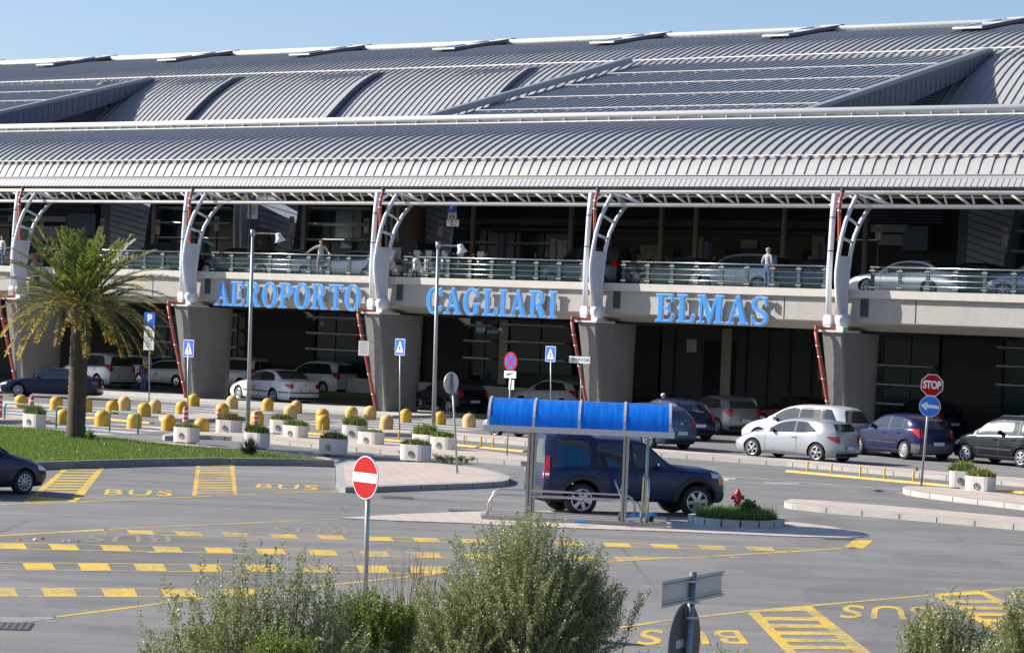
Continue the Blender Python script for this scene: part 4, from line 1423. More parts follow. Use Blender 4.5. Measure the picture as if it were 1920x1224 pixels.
def pedestrian(M, t, s):
    plate(t, 'panel', M, rect(s, s * 1.0, r=s * .06), -.012, 0, M_signw)
    plate(t, 'blue_field', M, rect(s * .95, s * .95, r=s * .05), 0, .002, M_signb)
    plate(t, 'white_triangle', M, [(-.36 * s, -.33 * s), (.36 * s, -.33 * s), (0, .36 * s)], .002, .004, M_signw)
    m = MB().mt(0)
    for k_ in range(5):
        x0 = (-.26 + .13 * k_) * s
        m.extr([(x0 * 1.05 - .03 * s, -.30 * s, .004), (x0 * 1.05 + .03 * s, -.30 * s, .004), (x0 * .75 + .02 * s, -.20 * s, .004), (x0 * .75 - .02 * s, -.20 * s, .004)], (0, 0, .002))
    # walking figure
    m.extr([(p[0] * s, p[1] * s, .0062) for p in [(-.03, .07), (.03, .07), (.05, -.05), (.11, -.22), (.06, -.22), (0, -.09), (-.07, -.22), (-.12, -.22), (-.04, -.04)]], (0, 0, .002))
    m.extr([(p[0] * s, p[1] * s, .0062) for p in [(-.03, .06), (-.10, -.03), (-.08, -.05), (-.02, .02)]], (0, 0, .002))
    m.extr([(p[0] * s, p[1] * s, .0062) for p in [(.03, .06), (.10, -.03), (.08, -.05), (.02, .02)]], (0, 0, .002))
    m.extr([(x * s, (y + .115) * s, .0062) for x, y in circle(.035, 12)], (0, 0, .002))
    o = m.build('walking_figure', [M_signk], t)
    o.matrix_local = M
G_S = 'road signs around the car park'
for (bx, by), (tx, ty), (sx, sy), wpx, hpx, lb in (((351.5, 808), (353, 640), (355.4, 653), 22, 32, 'blue crossing sign in front of the second concrete pier'),
                                     ((749, 811), (750.5, 640), (751.7, 650.5), 19.5, 31, 'blue crossing sign right of the third concrete pier'),
                                     ((1032.5, 803), (1033, 655), (1033.7, 663.5), 18.5, 29, 'blue crossing sign above the blue shelter roof')):
    t, b, top = sign_post((bx, by), (tx, ty), lb, .028, group=G_S)
    sc = F_PX / b.y
    s = hpx / sc
    pedestrian(at_px(t, b, sx, sy, -math.acos(min(1, wpx / hpx)), .045), t, s)
# round no entry sign
t, b, top = sign_post((683, 1175), (691.5, 862), 'round red no entry sign on a grey pole in the foreground', .035, group=G_S)
M = at_px(t, b, 690, 895, -radians(51), .05)
r_ = 40.5 / (F_PX / b.y)
plate(t, 'disc', M, circle(r_, 40), -.015, 0, M_signw)
plate(t, 'red_field', M, circle(r_ * .96, 40), 0, .002, M_signr)
plate(t, 'white_bar', M, rect(r_ * 1.82, r_ * .44), .002, .004, M_signw)
# stop and arrow signs
t, b, top = sign_post((1727, 914), (1746, 705), 'red octagonal stop sign above a round blue arrow sign on a leaning pole', .035, group=G_S)
sc = F_PX / b.y
M = at_px(t, b, 1747.5, 722, -.12, .05, -.03)
r_ = 20.5 / sc / cos(pi / 8)
plate(t, 'octagon', M, circle(r_, 8, pi / 8), -.012, 0, M_signw)
plate(t, 'red_field', M, circle(r_ * .93, 8, pi / 8), 0, .002, M_signr)
txt(t, 'lettering', 'STOP', .31, M, 0, 0, .004, M_signw, .95, xs=.72, bold=.012)
M = at_px(t, b, 1743.5, 761.5, -.12, .05, -.03)
plate(t, 'disc', M, circle(20 / sc, 36), -.012, 0, M_signw)
plate(t, 'blue_field', M, circle(19 / sc, 36), 0, .002, mat('arrow_blue', (.02, .18, .66), .4))
a_ = [(-.30, .02), (-.08, .14), (-.08, .055), (.28, .03), (.28, -.06), (-.08, -.045), (-.10, -.14)]
plate(t, 'white_arrow', M, [(x * .93, y * .95) for x, y in a_], .002, .004, M_signw)
# no stopping sign with plates
t, b, top = sign_post((950, 862), (960, 662), 'round no stopping sign with small white plates left of the shelter', .028, group=G_S)
sc = F_PX / b.y
yw = -radians(48)
M = at_px(t, b, 959.5, 678, yw, .05)
plate(t, 'disc', M, circle(18.5 / sc, 32), -.012, 0, M_signr)
plate(t, 'blue_field', M, circle(14.5 / sc, 32), 0, .002, M_signb)
for rt in (radians(50), radians(-50)):
    o = plate(t, 'red_bar', M, rect(31 / sc, 3.6 / sc), .002, .0035 if rt > 0 else .0045, M_signr)
    o.matrix_local = M @ Matrix.Rotation(rt, 4, 'Z')
M = at_px(t, b, 958.5, 702, yw, .05)
plate(t, 'tow_plate', M, rect(33 / sc, 13 / sc), -.012, 0, M_signw)
plate(t, 'tow_symbol', M, [(-.18, -.03), (-.05, -.03), (.0, 0), (.16, .03), (.16, .06), (-.05, .04), (-.14, .03)], 0, .002, M_signk)
M = at_px(t, b, 961, 721, yw, .05)
plate(t, 'arrow_plate', M, rect(14 / sc, 18 / sc), -.012, 0, M_signw)
plate(t, 'arrow_symbol', M, [(-.015, -.10), (.015, -.10), (.015, .08), (.04, .08), (0, .13), (-.04, .08), (-.015, .08)], 0, .002, M_signk)
# sign seen from behind on a leaning pole
t, b, top = sign_post((858, 897), (847.5, 701), 'round sign seen from behind on a leaning pole at the pink island', .03, group=G_S)
sc = F_PX / b.y
M = at_px(t, b, 848.5, 718, radians(50), -.05)
plate(t, 'disc', M, circle(20.5 / sc, 32), 0, .012, M_back)
plate(t, 'rim', M, circle(20.5 / sc, 32), -.006, -.001, M_signw)
for dy in (.07, -.07): plate(t, 'bracket', M, rect(.2, .03, 0, dy), .013, .04, M_steel)
# parking sign with text panel
t, b, top = sign_post((279.5, 752.5), (281, 586), 'blue parking sign with a white notice panel right of the palm crown', .03, group=G_S)
sc = F_PX / b.y
yw = -radians(28)
M = at_px(t, b, 281.7, 598, yw, .05)
plate(t, 'panel', M, rect(25 / sc, 25 / sc, r=.03), -.012, 0, M_signb)
txt(t, 'letter', 'P', .52, M, 0, 0, .002, M_signw, bold=.02)
M = at_px(t, b, 280.5, 634, yw, .05)
plate(t, 'notice_panel', M, rect(24 / sc, 45 / sc), -.012, 0, mat('notice_white', (.55, .55, .53), .5))
m = MB().mt(0)
for i in range(8): m.extr([(x, y, 0) for x, y in rect(.38 - .06 * (i % 3), .025, -.02 * (i % 3), .34 - .1 * i)], (0, 0, .002))
o = m.build('small_print', [M_signk], t); o.matrix_local = M
# car hire direction panel
t, b, top = sign_post((1088, 806), (1090, 669), 'white direction panel with an arrow reading RENT A CAR', .028, group=G_S)
sc = F_PX / b.y
M = at_px(t, b, 1087.5, 674.5, -radians(25), .05)
plate(t, 'panel', M, rect(43 / sc, 13 / sc), -.012, 0, M_signw)
plate(t, 'arrow_symbol', M, [(-.30, -.09), (-.275, -.09), (-.275, .04), (-.22, -.01), (-.22, .03), (-.2875, .11), (-.355, .03), (-.355, -.01), (-.30, .04)], 0, .002, M_signk)
txt(t, 'lettering', 'RENT A CAR', .155, M, .10, 0, .002, M_signk, 1.0, xs=.75)
# panel and round sign seen from behind, in the foreground
b = px_at(1299, 1075, F_PX / 233.)
b.z = 0
t = thing('road_sign', 'grey backs of a direction panel and a round sign in the bottom foreground', 'road sign', b, 0, G_S)
tp = px_at(1300, 1072, b.y) - b
MB().mt(0, True).tube([(-.06, 0, 0), tp], .030, 12).build('pole', [mat('pole_front', (.22, .25, .29), .4, .6, var=.15, vscale=10)], t)
yw = radians(63)
M = at_px(t, b, 1309, 1104, yw, -.06)
plate(t, 'panel', M, rect(1.28, .21), -.002, .0, M_back)
m = MB().mt(0)
for dy in (.095, -.095): m.extr([(x, y, 0.001) for x, y in rect(1.29, .022, 0, dy)], (0, 0, .022))
for dy in (.068, -.068): m.extr([(x, y, 0.001) for x, y in rect(1.28, .010, 0, dy)], (0, 0, .018))
m.extr([(x, y, 0.001) for x, y in rect(.012, .21, -.64, 0)], (0, 0, .024))
o = m.build('panel_rim', [M_steel], t); o.matrix_local = M
M2 = at_px(t, b, 1294, 1205, yw, -.05)
plate(t, 'disc', M2, circle(.32, 40), -.004, .004, mat('disc_back', (.05, .055, .06), .5))
plate(t, 'sticker', M2, rect(.16, .065, -.10, .0), .0045, .006, M_back)
for yy in (1089, 1128, 1157):
    q = px_at(1299.5, yy, b.y) - b
    MB().mt(0, True).lathe([(.036, -.008), (.036, .008)], 12, Matrix.Translation(q)).build('clamp', [M_steel], t)
    MB().mt(0).box((0, 0, 0), (.10, .02, .018)).build('clamp_bolt', [M_steel], t).location = q + Vector((0, -.035, 0))

# signs on the upper road and boards under it
def deck_sign(x, y0, y1, n, label, kind, w_=10):
    u, h1 = atn(x, y0, n)
    b = B(u, n, 5.95)
    t = thing('road_sign', label, 'road sign', b, 0, 'road signs on the upper road')
    top = px_at(x, y0, b.y)
    MB().mt(0, True).tube([(0, 0, 0), (0, 0, top.z - b.z)], .03, 8).build('pole', [mat('pole_dark', (.16, .155, .14), .5)], t)
    sc = F_PX / b.y
    yw = -radians(35)
    if kind == 'noparking':
        M = at_px(t, b, x, (y0 + y1) / 2, yw, .05)
        plate(t, 'board', M, rect(w_ * 1.15 / sc, (y1 - y0) / sc), -.012, 0, mat('board_beige', (.33, .29, .24), .6))
        M = at_px(t, b, x, y0 + 8, yw, .052)
        plate(t, 'disc', M, circle(5 / sc, 20), 0, .003, mat('dull_red', (.22, .05, .05), .5))
        plate(t, 'blue_field', M, circle(3.8 / sc, 20), .003, .005, mat('dull_blue', (.06, .08, .22), .5))
        M = at_px(t, b, x, y1 - 6, yw, .052)
        plate(t, 'small_plate', M, rect(8 / sc, 5 / sc), 0, .003, mat('board_pale', (.40, .39, .36), .6))
    return t, b, sc
for x, y0, y1, lb in ((79, 409, 434, 'at the far left by the pale shutters'), (193, 410, 436, 'left of the first slanted clad support'), (297, 412, 440, 'left of the second steel column'), (407, 406, 434, 'right of the second steel column'),
                      (548, 406, 436, 'left of the gesturing man'), (688, 410, 437, 'left of the third steel column'), (827, 413, 444, 'beside the blue motorcycle parking sign'), (1648, 423, 450, 'right of the last steel column'), (1885, 428, 464, 'near the right edge')):
    deck_sign(x, y0, y1, 9.0, 'beige no parking board on the upper road ' + lb, 'noparking')
t, b, sc = deck_sign(849, 372, 400, 3.0, 'blue parking sign with motorcycle and TICKETS plates on the upper road', 'x')
yw = -radians(30)
M = at_px(t, b, 849.5, 386, yw, .05)
plate(t, 'panel', M, rect(19 / sc, 23 / sc), -.012, 0, M_signb)
txt(t, 'letter', 'P', .42, M, 0, .0, .002, M_signw, bold=.02)
M = at_px(t, b, 849, 405, yw, .05)
plate(t, 'scooter_plate', M, rect(19.5 / sc, 12 / sc), -.012, 0, mat('plate_grey', (.45, .45, .45), .5))
m = MB().mt(0)
for dx in (-.09, .09): m.extr([(x + dx, y - .05, 0) for x, y in circle(.045, 12)], (0, 0, .002))
m.extr([(-.1, -.03, 0), (.05, -.03, 0), (.09, .08, 0), (.05, .08, 0), (.0, .0, 0), (-.1, .02, 0)], (0, 0, .003))
o = m.build('scooter_symbol', [M_signk], t); o.matrix_local = M
M = at_px(t, b, 850, 418.5, yw, .05)
plate(t, 'ticket_plate', M, rect(27 / sc, 12 / sc), -.012, 0, M_signw)
txt(t, 'lettering', 'TICKETS', .13, M, 0, .05, .002, M_signk, xs=.95)
plate(t, 'arrow_symbol', M, [(-.12, -.09), (.1, -.09), (.1, -.115), (.17, -.08), (.1, -.045), (.1, -.07), (-.12, -.07)], 0, .002, M_signk)
t, b, sc = deck_sign(470, 366, 400, 3.0, 'blue parking sign with a grey notice on the upper road by the lamp post', 'x')
M = at_px(t, b, 473, 370, yw, .05)
plate(t, 'panel', M, rect(19 / sc, 24 / sc), -.012, 0, M_signb)
txt(t, 'letter', 'P', .42, M, 0, .0, .002, M_signw, bold=.02)
M = at_px(t, b, 475, 397, yw, .05)
plate(t, 'notice_panel', M, rect(24 / sc, 27 / sc), -.012, 0, MATS['plate_grey'])
m = MB().mt(0)
for i in range(6): m.extr([(x, y, 0) for x, y in rect(.38 - .05 * (i % 2), .018, 0, .22 - .07 * i)], (0, 0, .002))
o = m.build('small_print', [M_signk], t); o.matrix_local = M
# hanging banners of the airline in the hall
for x, y0, y1, lb in ((942, 438, 486, 'left of the long pale frames'), (1326, 452, 500, 'in the middle of the hall'), (1545, 455, 505, 'behind the last steel column'), (1140, 448, 480, 'beside the fourth steel column')):
    u, h1 = atn(x, y0, NF - 3)
    _, h0 = atn(x, y1, NF - 3)
    b = B(u, NF - 3, h0)
    t = thing('hanging_banner', 'dark blue vertical banner reading RYANAIR ' + lb, 'banner', b, -BA, 'blue banners in the hall')
    MB().mt(0).box((0, 0, (h1 - h0) / 2), (.55, .04, h1 - h0)).build('cloth', [mat('banner_blue', (.05, .05, .14), .6)], t)
    me = text_mesh('RYANAIR', .30, .002, 1.0, bold=.005)
    me.materials.append(mat('banner_text', (.22, .22, .30), .6))
    o = bpy.data.objects.new('lettering', me); C.objects.link(o); o.parent = t
    o.matrix_local = Matrix.Translation((0, -.025, (h1 - h0) / 2)) @ Matrix.Rotation(radians(90), 4, 'X') @ Matrix.Rotation(radians(90), 4, 'Z')
# notice hung from the third pier, and a sign behind the fifth
t = thing('notice_board', 'grey notice board hung on a bracket in front of the third concrete pier', 'notice', G(689, 778), 0)
b = G(689, 778)
M = at_px(t, b, 689, 653, -radians(30), .3)
plate(t, 'board', M, rect(.55, .64), -.02, 0, MATS['plate_grey'])
m = MB().mt(0)
for i in range(8): m.extr([(x, y, 0) for x, y in rect(.42 - .06 * (i % 2), .02, 0, .25 - .065 * i)], (0, 0, .002))
o = m.build('small_print', [mat('print_grey', (.16, .16, .17), .6)], t); o.matrix_local = M
q = px_at(690, 640, b.y) - b
MB().mt(0).bar(q + Vector((-.3, 0, .02)), q + Vector((.45, .0, .0)), .04, .04).build('bracket', [M_steel], t)
t, b, top = sign_post((1543, 800), (1543, 678), 'small no parking sign on a pole left of the last concrete pier', .03, group=G_S)
M = at_px(t, b, 1542, 695, -radians(40), .05)
plate(t, 'board', M, rect(.4, .85), -.012, 0, mat('board_grey', (.30, .30, .29), .6))
M = at_px(t, b, 1542, 685, -radians(40), .052)
plate(t, 'disc', M, circle(.17, 20), 0, .003, M_signr)
plate(t, 'blue_field', M, circle(.125, 20), .003, .005, M_signb)

# ------------------------------------------------------------ lamp posts
def lamp(base, top, armend, head, label):
    b = G(*base)
    P = lambda x, y: px_at(x, y, b.y) - b
    t = thing('lamp_post', label, 'lamp post', b, 0, 'tall lamp posts')
    MB().mt(0, True).tube([(0, 0, 0), P(*top)], [.078, .05], 12).build('pole', [mat('lamp_pole', (.38, .385, .38), .4, .5, var=.1, vscale=6)], t)
    a = P(*top)
    e = P(*armend)
    m = MB().mt(0, True).tube([a + Vector((0, 0, -.1)), a + Vector((.1, 0, -.02)), e], .03, 8)
    m.tube([a + Vector((0, 0, -.12)), a + Vector((0, 0, .1))], .085, 10)
    m.build('arm', [MATS['lamp_pole']], t)
    h = P(*head)
    Mx = Matrix.Translation(h) @ Matrix.Rotation(radians(-18), 4, 'Y')
    MB().mt(0, True).lathe([(0, .14), (.09, .13), (.11, .04), (.13, -.04), (.20, -.17), (.19, -.18), (0, -.10)], 16, Mx).build('lamp_head', [mat('lamp_white', (.70, .70, .69), .35)], t)
lamp((464, 815), (474, 436), (520, 438), (523, 444), 'tall grey lamp post left of the word AEROPORTO with a white lamp head')
lamp((812, 835), (821.5, 459), (860, 461), (864, 465), 'tall grey lamp post in front of the letter C of CAGLIARI')

# ------------------------------------------------------------ trolley shelter with the blue roof
FLp, FRp, BLp, BRp = G(989, 977), G(1168, 985), G(983, 964), G(1156.5, 969)
ax = (FRp - FLp).normalized()
rz_s = atan2(ax.y, ax.x)
t = thing('trolley_shelter', 'luggage trolley shelter with a blue barrel roof on four steel posts', 'shelter', FLp, rz_s)
def L_(p):
    d = p - FLp
    return (d.x * ax.x + d.y * ax.y, -d.x * ax.y + d.y * ax.x)
xb, yb_ = L_(BLp); xr, _ = L_(FRp); xr2, yr2 = L_(BRp)
yb_ = max(1.2, yb_)
M_alu = mat('shelter_alu', (.40, .38, .34), .35, .6)
M_alul = mat('shelter_alu_light', (.56, .56, .55), .35, .4)
sc = F_PX / FLp.y
gl = (905 - 989) / sc - .02; gr = gl + 350 / sc * 1.0 / max(.9, ax.x)
hg = (978 - 807) / sc
for x, y in ((0, 0), (xr, 0), (0 , yb_), (xr, yb_)):
    m = MB().mt(0)
    m.box((x, y, hg / 2), (.12, .12, hg)).box((x, y, .03), (.22, .22, .06))
    m.mt(1).box((x, y - .062, hg / 2), (.02, .004, hg - .1))
    m.build('post', [M_alu, M_gap], t)
m = MB().mt(0)
m.box(((gl + gr) / 2, -.12, hg + .02), (gr - gl + .08, .13, .12)).box(((gl + gr) / 2, yb_ + .12, hg + .02), (gr - gl + .08, .13, .12))
for x in (0, xr): m.box((x, yb_ / 2, hg), (.08, yb_, .1))
m.build('gutter', [M_alul], t)
yc, ry = yb_ / 2, yb_ / 2 + .10
rise = .57
arcp = [(yc - ry * cos(a * pi / 14), hg + .08 + rise * sin(a * pi / 14) ** .8) for a in range(15)]
M_blue = bpy.data.materials.new('blue_polycarbonate'); M_blue.use_nodes = True
nb = M_blue.node_tree
pb = nb.nodes['Principled BSDF']
pb.inputs['Base Color'].default_value = (.005, .10, .60, 1); pb.inputs['Roughness'].default_value = .3
tcb = nb.nodes.new('ShaderNodeTexCoord'); mpb = nb.nodes.new('ShaderNodeMapping'); mpb.inputs['Scale'].default_value = (9, .6, .8)
nzb = nb.nodes.new('ShaderNodeTexNoise'); nzb.inputs['Scale'].default_value = 1.5; nzb.inputs['Detail'].default_value = 5
crb = nb.nodes.new('ShaderNodeValToRGB'); crb.color_ramp.elements[0].color = (.004, .11, .55, 1); crb.color_ramp.elements[1].color = (.012, .25, .85, 1); crb.color_ramp.elements[0].position = .35; crb.color_ramp.elements[1].position = .7
nb.links.new(tcb.outputs['Object'], mpb.inputs[0]); nb.links.new(mpb.outputs[0], nzb.inputs[0]); nb.links.new(nzb.outputs[0], crb.inputs[0]); nb.links.new(crb.outputs[0], pb.inputs['Base Color'])
tr = nb.nodes.new('ShaderNodeBsdfTranslucent'); tr.inputs[0].default_value = (.01, .30, .95, 1)
tp_ = nb.nodes.new('ShaderNodeBsdfTransparent'); tp_.inputs[0].default_value = (.05, .35, .9, 1)
mx = nb.nodes.new('ShaderNodeMixShader'); mx.inputs[0].default_value = .35
mx2 = nb.nodes.new('ShaderNodeMixShader'); mx2.inputs[0].default_value = .12
nb.links.new(pb.outputs[0], mx.inputs[1]); nb.links.new(tr.outputs[0], mx.inputs[2])
nb.links.new(mx.outputs[0], mx2.inputs[1]); nb.links.new(tp_.outputs[0], mx2.inputs[2])
nb.links.new(mx2.outputs[0], nb.nodes['Material Output'].inputs[0])
nx = 4
xa, xz = gl + .06, gr - .06
for i in range(nx):
    x0, x1 = xa + (xz - xa) * i / nx + .02, xa + (xz - xa) * (i + 1) / nx - .02
    MB().mt(0, True).grid([[(x, y, z) for y, z in arcp] for x in (x0, x1)]).build('roof_panel', [M_blue], t)
for i in range(nx + 1):
    x = xa + (xz - xa) * i / nx
    m = MB().mt(0)
    for (y0, z0), (y1, z1) in zip(arcp, arcp[1:]): m.bar((x, y0, z0 + .01), (x, y1, z1 + .01), .055, .035, up=(1, 0, 0)) if False else m.bar((x, y0, z0 + .012), (x, y1, z1 + .012), .055, .03)
    m.build('roof_rib', [M_alul], t)
# floor rails and side rails
m = MB().mt(0)
x0f, x1f = (903 - 989) / sc, (1250 - 989) / sc
for i in range(5): m.box(((x0f + x1f) / 2, -.05 + i * (yb_ + .1) / 4, .045), (x1f - x0f, .14, .05))
m.mt(1).box(((x0f + x1f) / 2, -.16, .05), (x1f - x0f, .05, .08))
m.mt(0)
for i in range(5): m.box((x0f - .02 + i * .05, .35, .09 - .012 * i), (.025, .9, .03), ry=.3)
m.build('floor_rail', [mat('floor_metal', (.45, .43, .40), .5, .3), M_alu], t)
def hoop(x0, x1, y, h, r=.12):
    return [(x0, y, 0), (x0 + .01, y, h - r), (x0 + r * .35, y, h - r * .3), (x0 + r, y, h), (x1 - r, y, h), (x1 - r * .35, y, h - r * .3), (x1 - .01, y, h - r), (x1, y, 0)]
M_tube = mat('shelter_tube', (.50, .48, .45), .25, .8)
xs0, xs1 = (913 - 989) / sc, (1202 - 989) / sc
MB().mt(0, True).tube(hoop(xs0, xs1, .05, .55, .22), .028, 8).build('guard_rail', [M_tube], t)
MB().mt(0, True).tube(hoop(xs0 - .04, xs1 - .15, yb_ - .15, .55, .22), .028, 8).build('guard_rail', [M_tube], t)
MB().mt(0, True).tube([(xs1 + .12, -.05, 0), (xs1 + .12, -.05, .98), (xs1 + .10, .05, 1.06), (xs1 + .03, yb_ * .7, 1.06), (xs1 + .02, yb_ * .8, .98), (xs1 + .0, yb_ * .8, 0)], .032, 8).build('end_rail', [M_tube], t)
MB().mt(0, True).tube([(xs1 + .08, yb_ * .8, 0), (xs1 + .08, yb_ * .8, hg)], .035, 8).build('thin_post', [mat('post_green_pale', (.36, .42, .28), .5)], t)
# luggage trolley parked at the end
tt = thing('luggage_trolley', 'luggage trolley with a blue base parked at the right end of the shelter', 'trolley', FLp + ax * (xs1 - .3) + Vector((0, .1, .06)), rz_s)
m = MB().mt(0)
m.bar((-.15, .25, .10), (.62, .25, .18), .04, .05).bar((-.15, .65, .10), (.62, .65, .18), .04, .05).bar((-.1, .2, .12), (-.1, .7, .12), .05, .04).bar((.6, .25, .18), (.6, .65, .18), .08, .06)
for k_ in range(4): m.bar((-.1 + .2 * k_, .25, .12 + .02 * k_), (-.1 + .2 * k_, .65, .12 + .02 * k_), .03, .03)
m.build('base_frame', [mat('trolley_blue', (.03, .22, .55), .4)], tt)
m = MB().mt(0, True)
for y in (.28, .62): m.tube([(-.12, y, .12), (-.16, y, .55), (-.30, y, .86)], .016, 8)
m.tube([(-.16, .28, .55), (-.16, .62, .55)], .014, 8)
m.build('upright', [M_tube], tt)
MB().mt(0, True).tube([(-.30, .22, .87), (-.30, .68, .87)], .028, 8).build('handle', [MATS['trolley_blue']], tt)
m = MB().mt(0)
m.box((-.10, .45, .72), (.14, .34, .16), ry=.3)
m.build('basket', [mat('basket_grey', (.50, .52, .52), .4, .5)], tt)
for x, y, r_ in ((-.12, .22, .09), (-.12, .68, .09), (.5, .45, .08)):
    Mx = Matrix.Translation((x, y, r_)) @ Matrix.Rotation(radians(90), 4, 'X')
    MB().mt(0, True).lathe([(0, -.02), (r_, -.02), (r_, .02), (0, .02)], 14, Mx).build('wheel', [mat('rubber_dark', (.03, .03, .03), .8)], tt)
o = MB().mt(0).box((0, 0, 0), (.28, .1, .05)).build('plastic_bag', [mat('bag_blue', (.03, .35, .60), .4)])
o.location = G(1088, 986) + Vector((0, 0, .09)); o['label'], o['category'] = 'flat turquoise plastic wrapper lying on the shelter floor rail', 'wrapper'

# ------------------------------------------------------------ round kerbed bed with the hydrant
c0 = G(1380, 983)
R_ = 91 / (F_PX / c0.y)
m = MB().mt(0)
segs = 16
for i in range(segs):
    a0, a1 = 2 * pi * i / segs + .02, 2 * pi * (i + 1) / segs - .02
    q = [(R_ * cos(a0), R_ * sin(a0)), (R_ * cos((a0 + a1) / 2), R_ * sin((a0 + a1) / 2)), (R_ * cos(a1), R_ * sin(a1)),
         ((R_ - .14) * cos(a1), (R_ - .14) * sin(a1)), ((R_ - .14) * cos(a0), (R_ - .14) * sin(a0))]
    m.prism([(c0.x + x, c0.y + y) for x, y in q], 0, .17)
m.build('bed_kerb', [M_kerb], kind='structure')
m = MB().mt(0).prism([(c0.x + x, c0.y + y) for x, y in circle(R_ - .13, 24)], 0, .14)
m.build('bed_soil', [M_soil], kind='structure')
hp = G(1381.5, 975)
t = thing('fire_hydrant', 'red fire hydrant standing in the round kerbed bed', 'hydrant', hp + Vector((0, 0, .12)), 0)
k_ = .95
m = MB().mt(0, True)
m.lathe([(.075 * k_, 0), (.075, .02), (.065, .04), (.065, .28), (.09, .30), (.09, .33), (.075, .35), (.078, .46), (.09, .48), (.07, .52), (.03, .56), (.03, .60), (0, .61)], 16)
m.build('barrel', [mat('hydrant_red', (.36, .03, .025), .45, var=.2, vscale=9)], t)
for sg in (-1, 1):
    Mx = Matrix.Translation((sg * .07, 0, .40)) @ Matrix.Rotation(radians(90) * sg, 4, 'Y')
    MB().mt(0, True).lathe([(.045, 0), (.045, .05), (.055, .05), (.055, .08), (0, .085)], 12, Mx).build('outlet', [MATS['hydrant_red']], t)
# ------------------------------------------------------------ cars
def carpaint(name, col, metal=.35, rough=.28, var=.0):
    m = mat(name, col, rough, metal, coat=.25, var=var, vscale=.8, spec=.3)
    return m
M_cglass = mat('car_glass', (.018, .028, .03), .04, .0, spec=1.0, coat=.5)
M_ctrim = mat('car_trim', (.022, .022, .024), .55)
M_under = mat('car_under', (.008, .008, .008), .95)
M_tyre = mat('tyre', (.022, .022, .022), .85)
M_rim = mat('wheel_rim', (.55, .56, .57), .28, .75)
M_hub = mat('wheel_well', (.03, .03, .032), .7)
M_tail = mat('tail_light', (.42, .012, .012), .2, coat=.6)
M_head = mat('head_light', (.55, .58, .60), .12, .3, coat=.8)
M_amber = mat('indicator_amber', (.65, .22, .02), .25)
M_plate = mat('number_plate', (.62, .63, .62), .4)
M_plateb = mat('number_plate_band', (.02, .06, .35), .4)
M_chrome = mat('chrome', (.7, .7, .7), .15, .9)
M_seat = mat('car_seat', (.05, .05, .05), .8)

def wheel_meshes(r, wd, spokes, style='spoke'):
    ty = MB().mt(0, True)
    prof = [(r * .66, -wd / 2), (r * .90, -wd / 2), (r * .985, -wd * .38), (r, -wd * .2), (r, wd * .2), (r * .985, wd * .38), (r * .90, wd / 2), (r * .66, wd / 2 - .005)]
    ty.lathe(prof, 28)
    rm = MB()
    rm.mt(1, True).lathe([(r * .67, wd / 2 - .01), (r * .62, wd / 2 - .06), (0.0, wd / 2 - .09)], 28)
    rm.mt(0, True).lathe([(r * .68, wd / 2 - .004), (r * .66, wd / 2 + .004), (r * .60, wd / 2 - .004), (r * .58, wd / 2 - .05)], 28)
    ro = r * .62
    if style == 'cover':
        rm.mt(0, True).lathe([(r * .60, wd / 2 - .012), (r * .3, wd / 2 + .004), (0, wd / 2 + .006)], 28)
        rm.mt(1, False)
        for i in range(spokes):
            a = 2 * pi * i / spokes
            c, s_ = cos(a), sin(a)
            p = lambda q, o: Vector((q * c - o * s_, q * s_ + o * c, wd / 2 + .006))
            rm.add([p(r * .34, -.012), p(r * .54, -.022), p(r * .54, .022), p(r * .34, .012)], [(0, 1, 2, 3)])
    else:
        rm.mt(0, False)
        for i in range(spokes):
            a = 2 * pi * i / spokes + .3
            c, s_ = cos(a), sin(a)
            w0, w1 = (.035, .045) if spokes <= 6 else (.014, .016)
            w0 *= r / .32; w1 *= r / .32
            z0, z1 = wd / 2 - .045, wd / 2 - .008
            def p(q, o, z): return Vector((q * c - o * s_, q * s_ + o * c, z))
            vs = [p(.02, -w0, z0 + .03), p(ro, -w1, z0), p(ro, w1, z0), p(.02, w0, z0 + .03), p(.02, -w0 * .8, z1 + .012), p(ro, -w1 * .8, z1), p(ro, w1 * .8, z1), p(.02, w0 * .8, z1 + .012)]
            rm.add(vs, [(4, 5, 6, 7), (0, 1, 5, 4), (1, 2, 6, 5), (2, 3, 7, 6)])
        rm.mt(0, True).lathe([(.05, wd / 2 - .02), (.05, wd / 2 + .008), (0, wd / 2 + .012)], 14)
    return ty.mesh('tyre', [M_tyre]), rm.mesh('rim', [M_rim, M_hub])
WH = {}

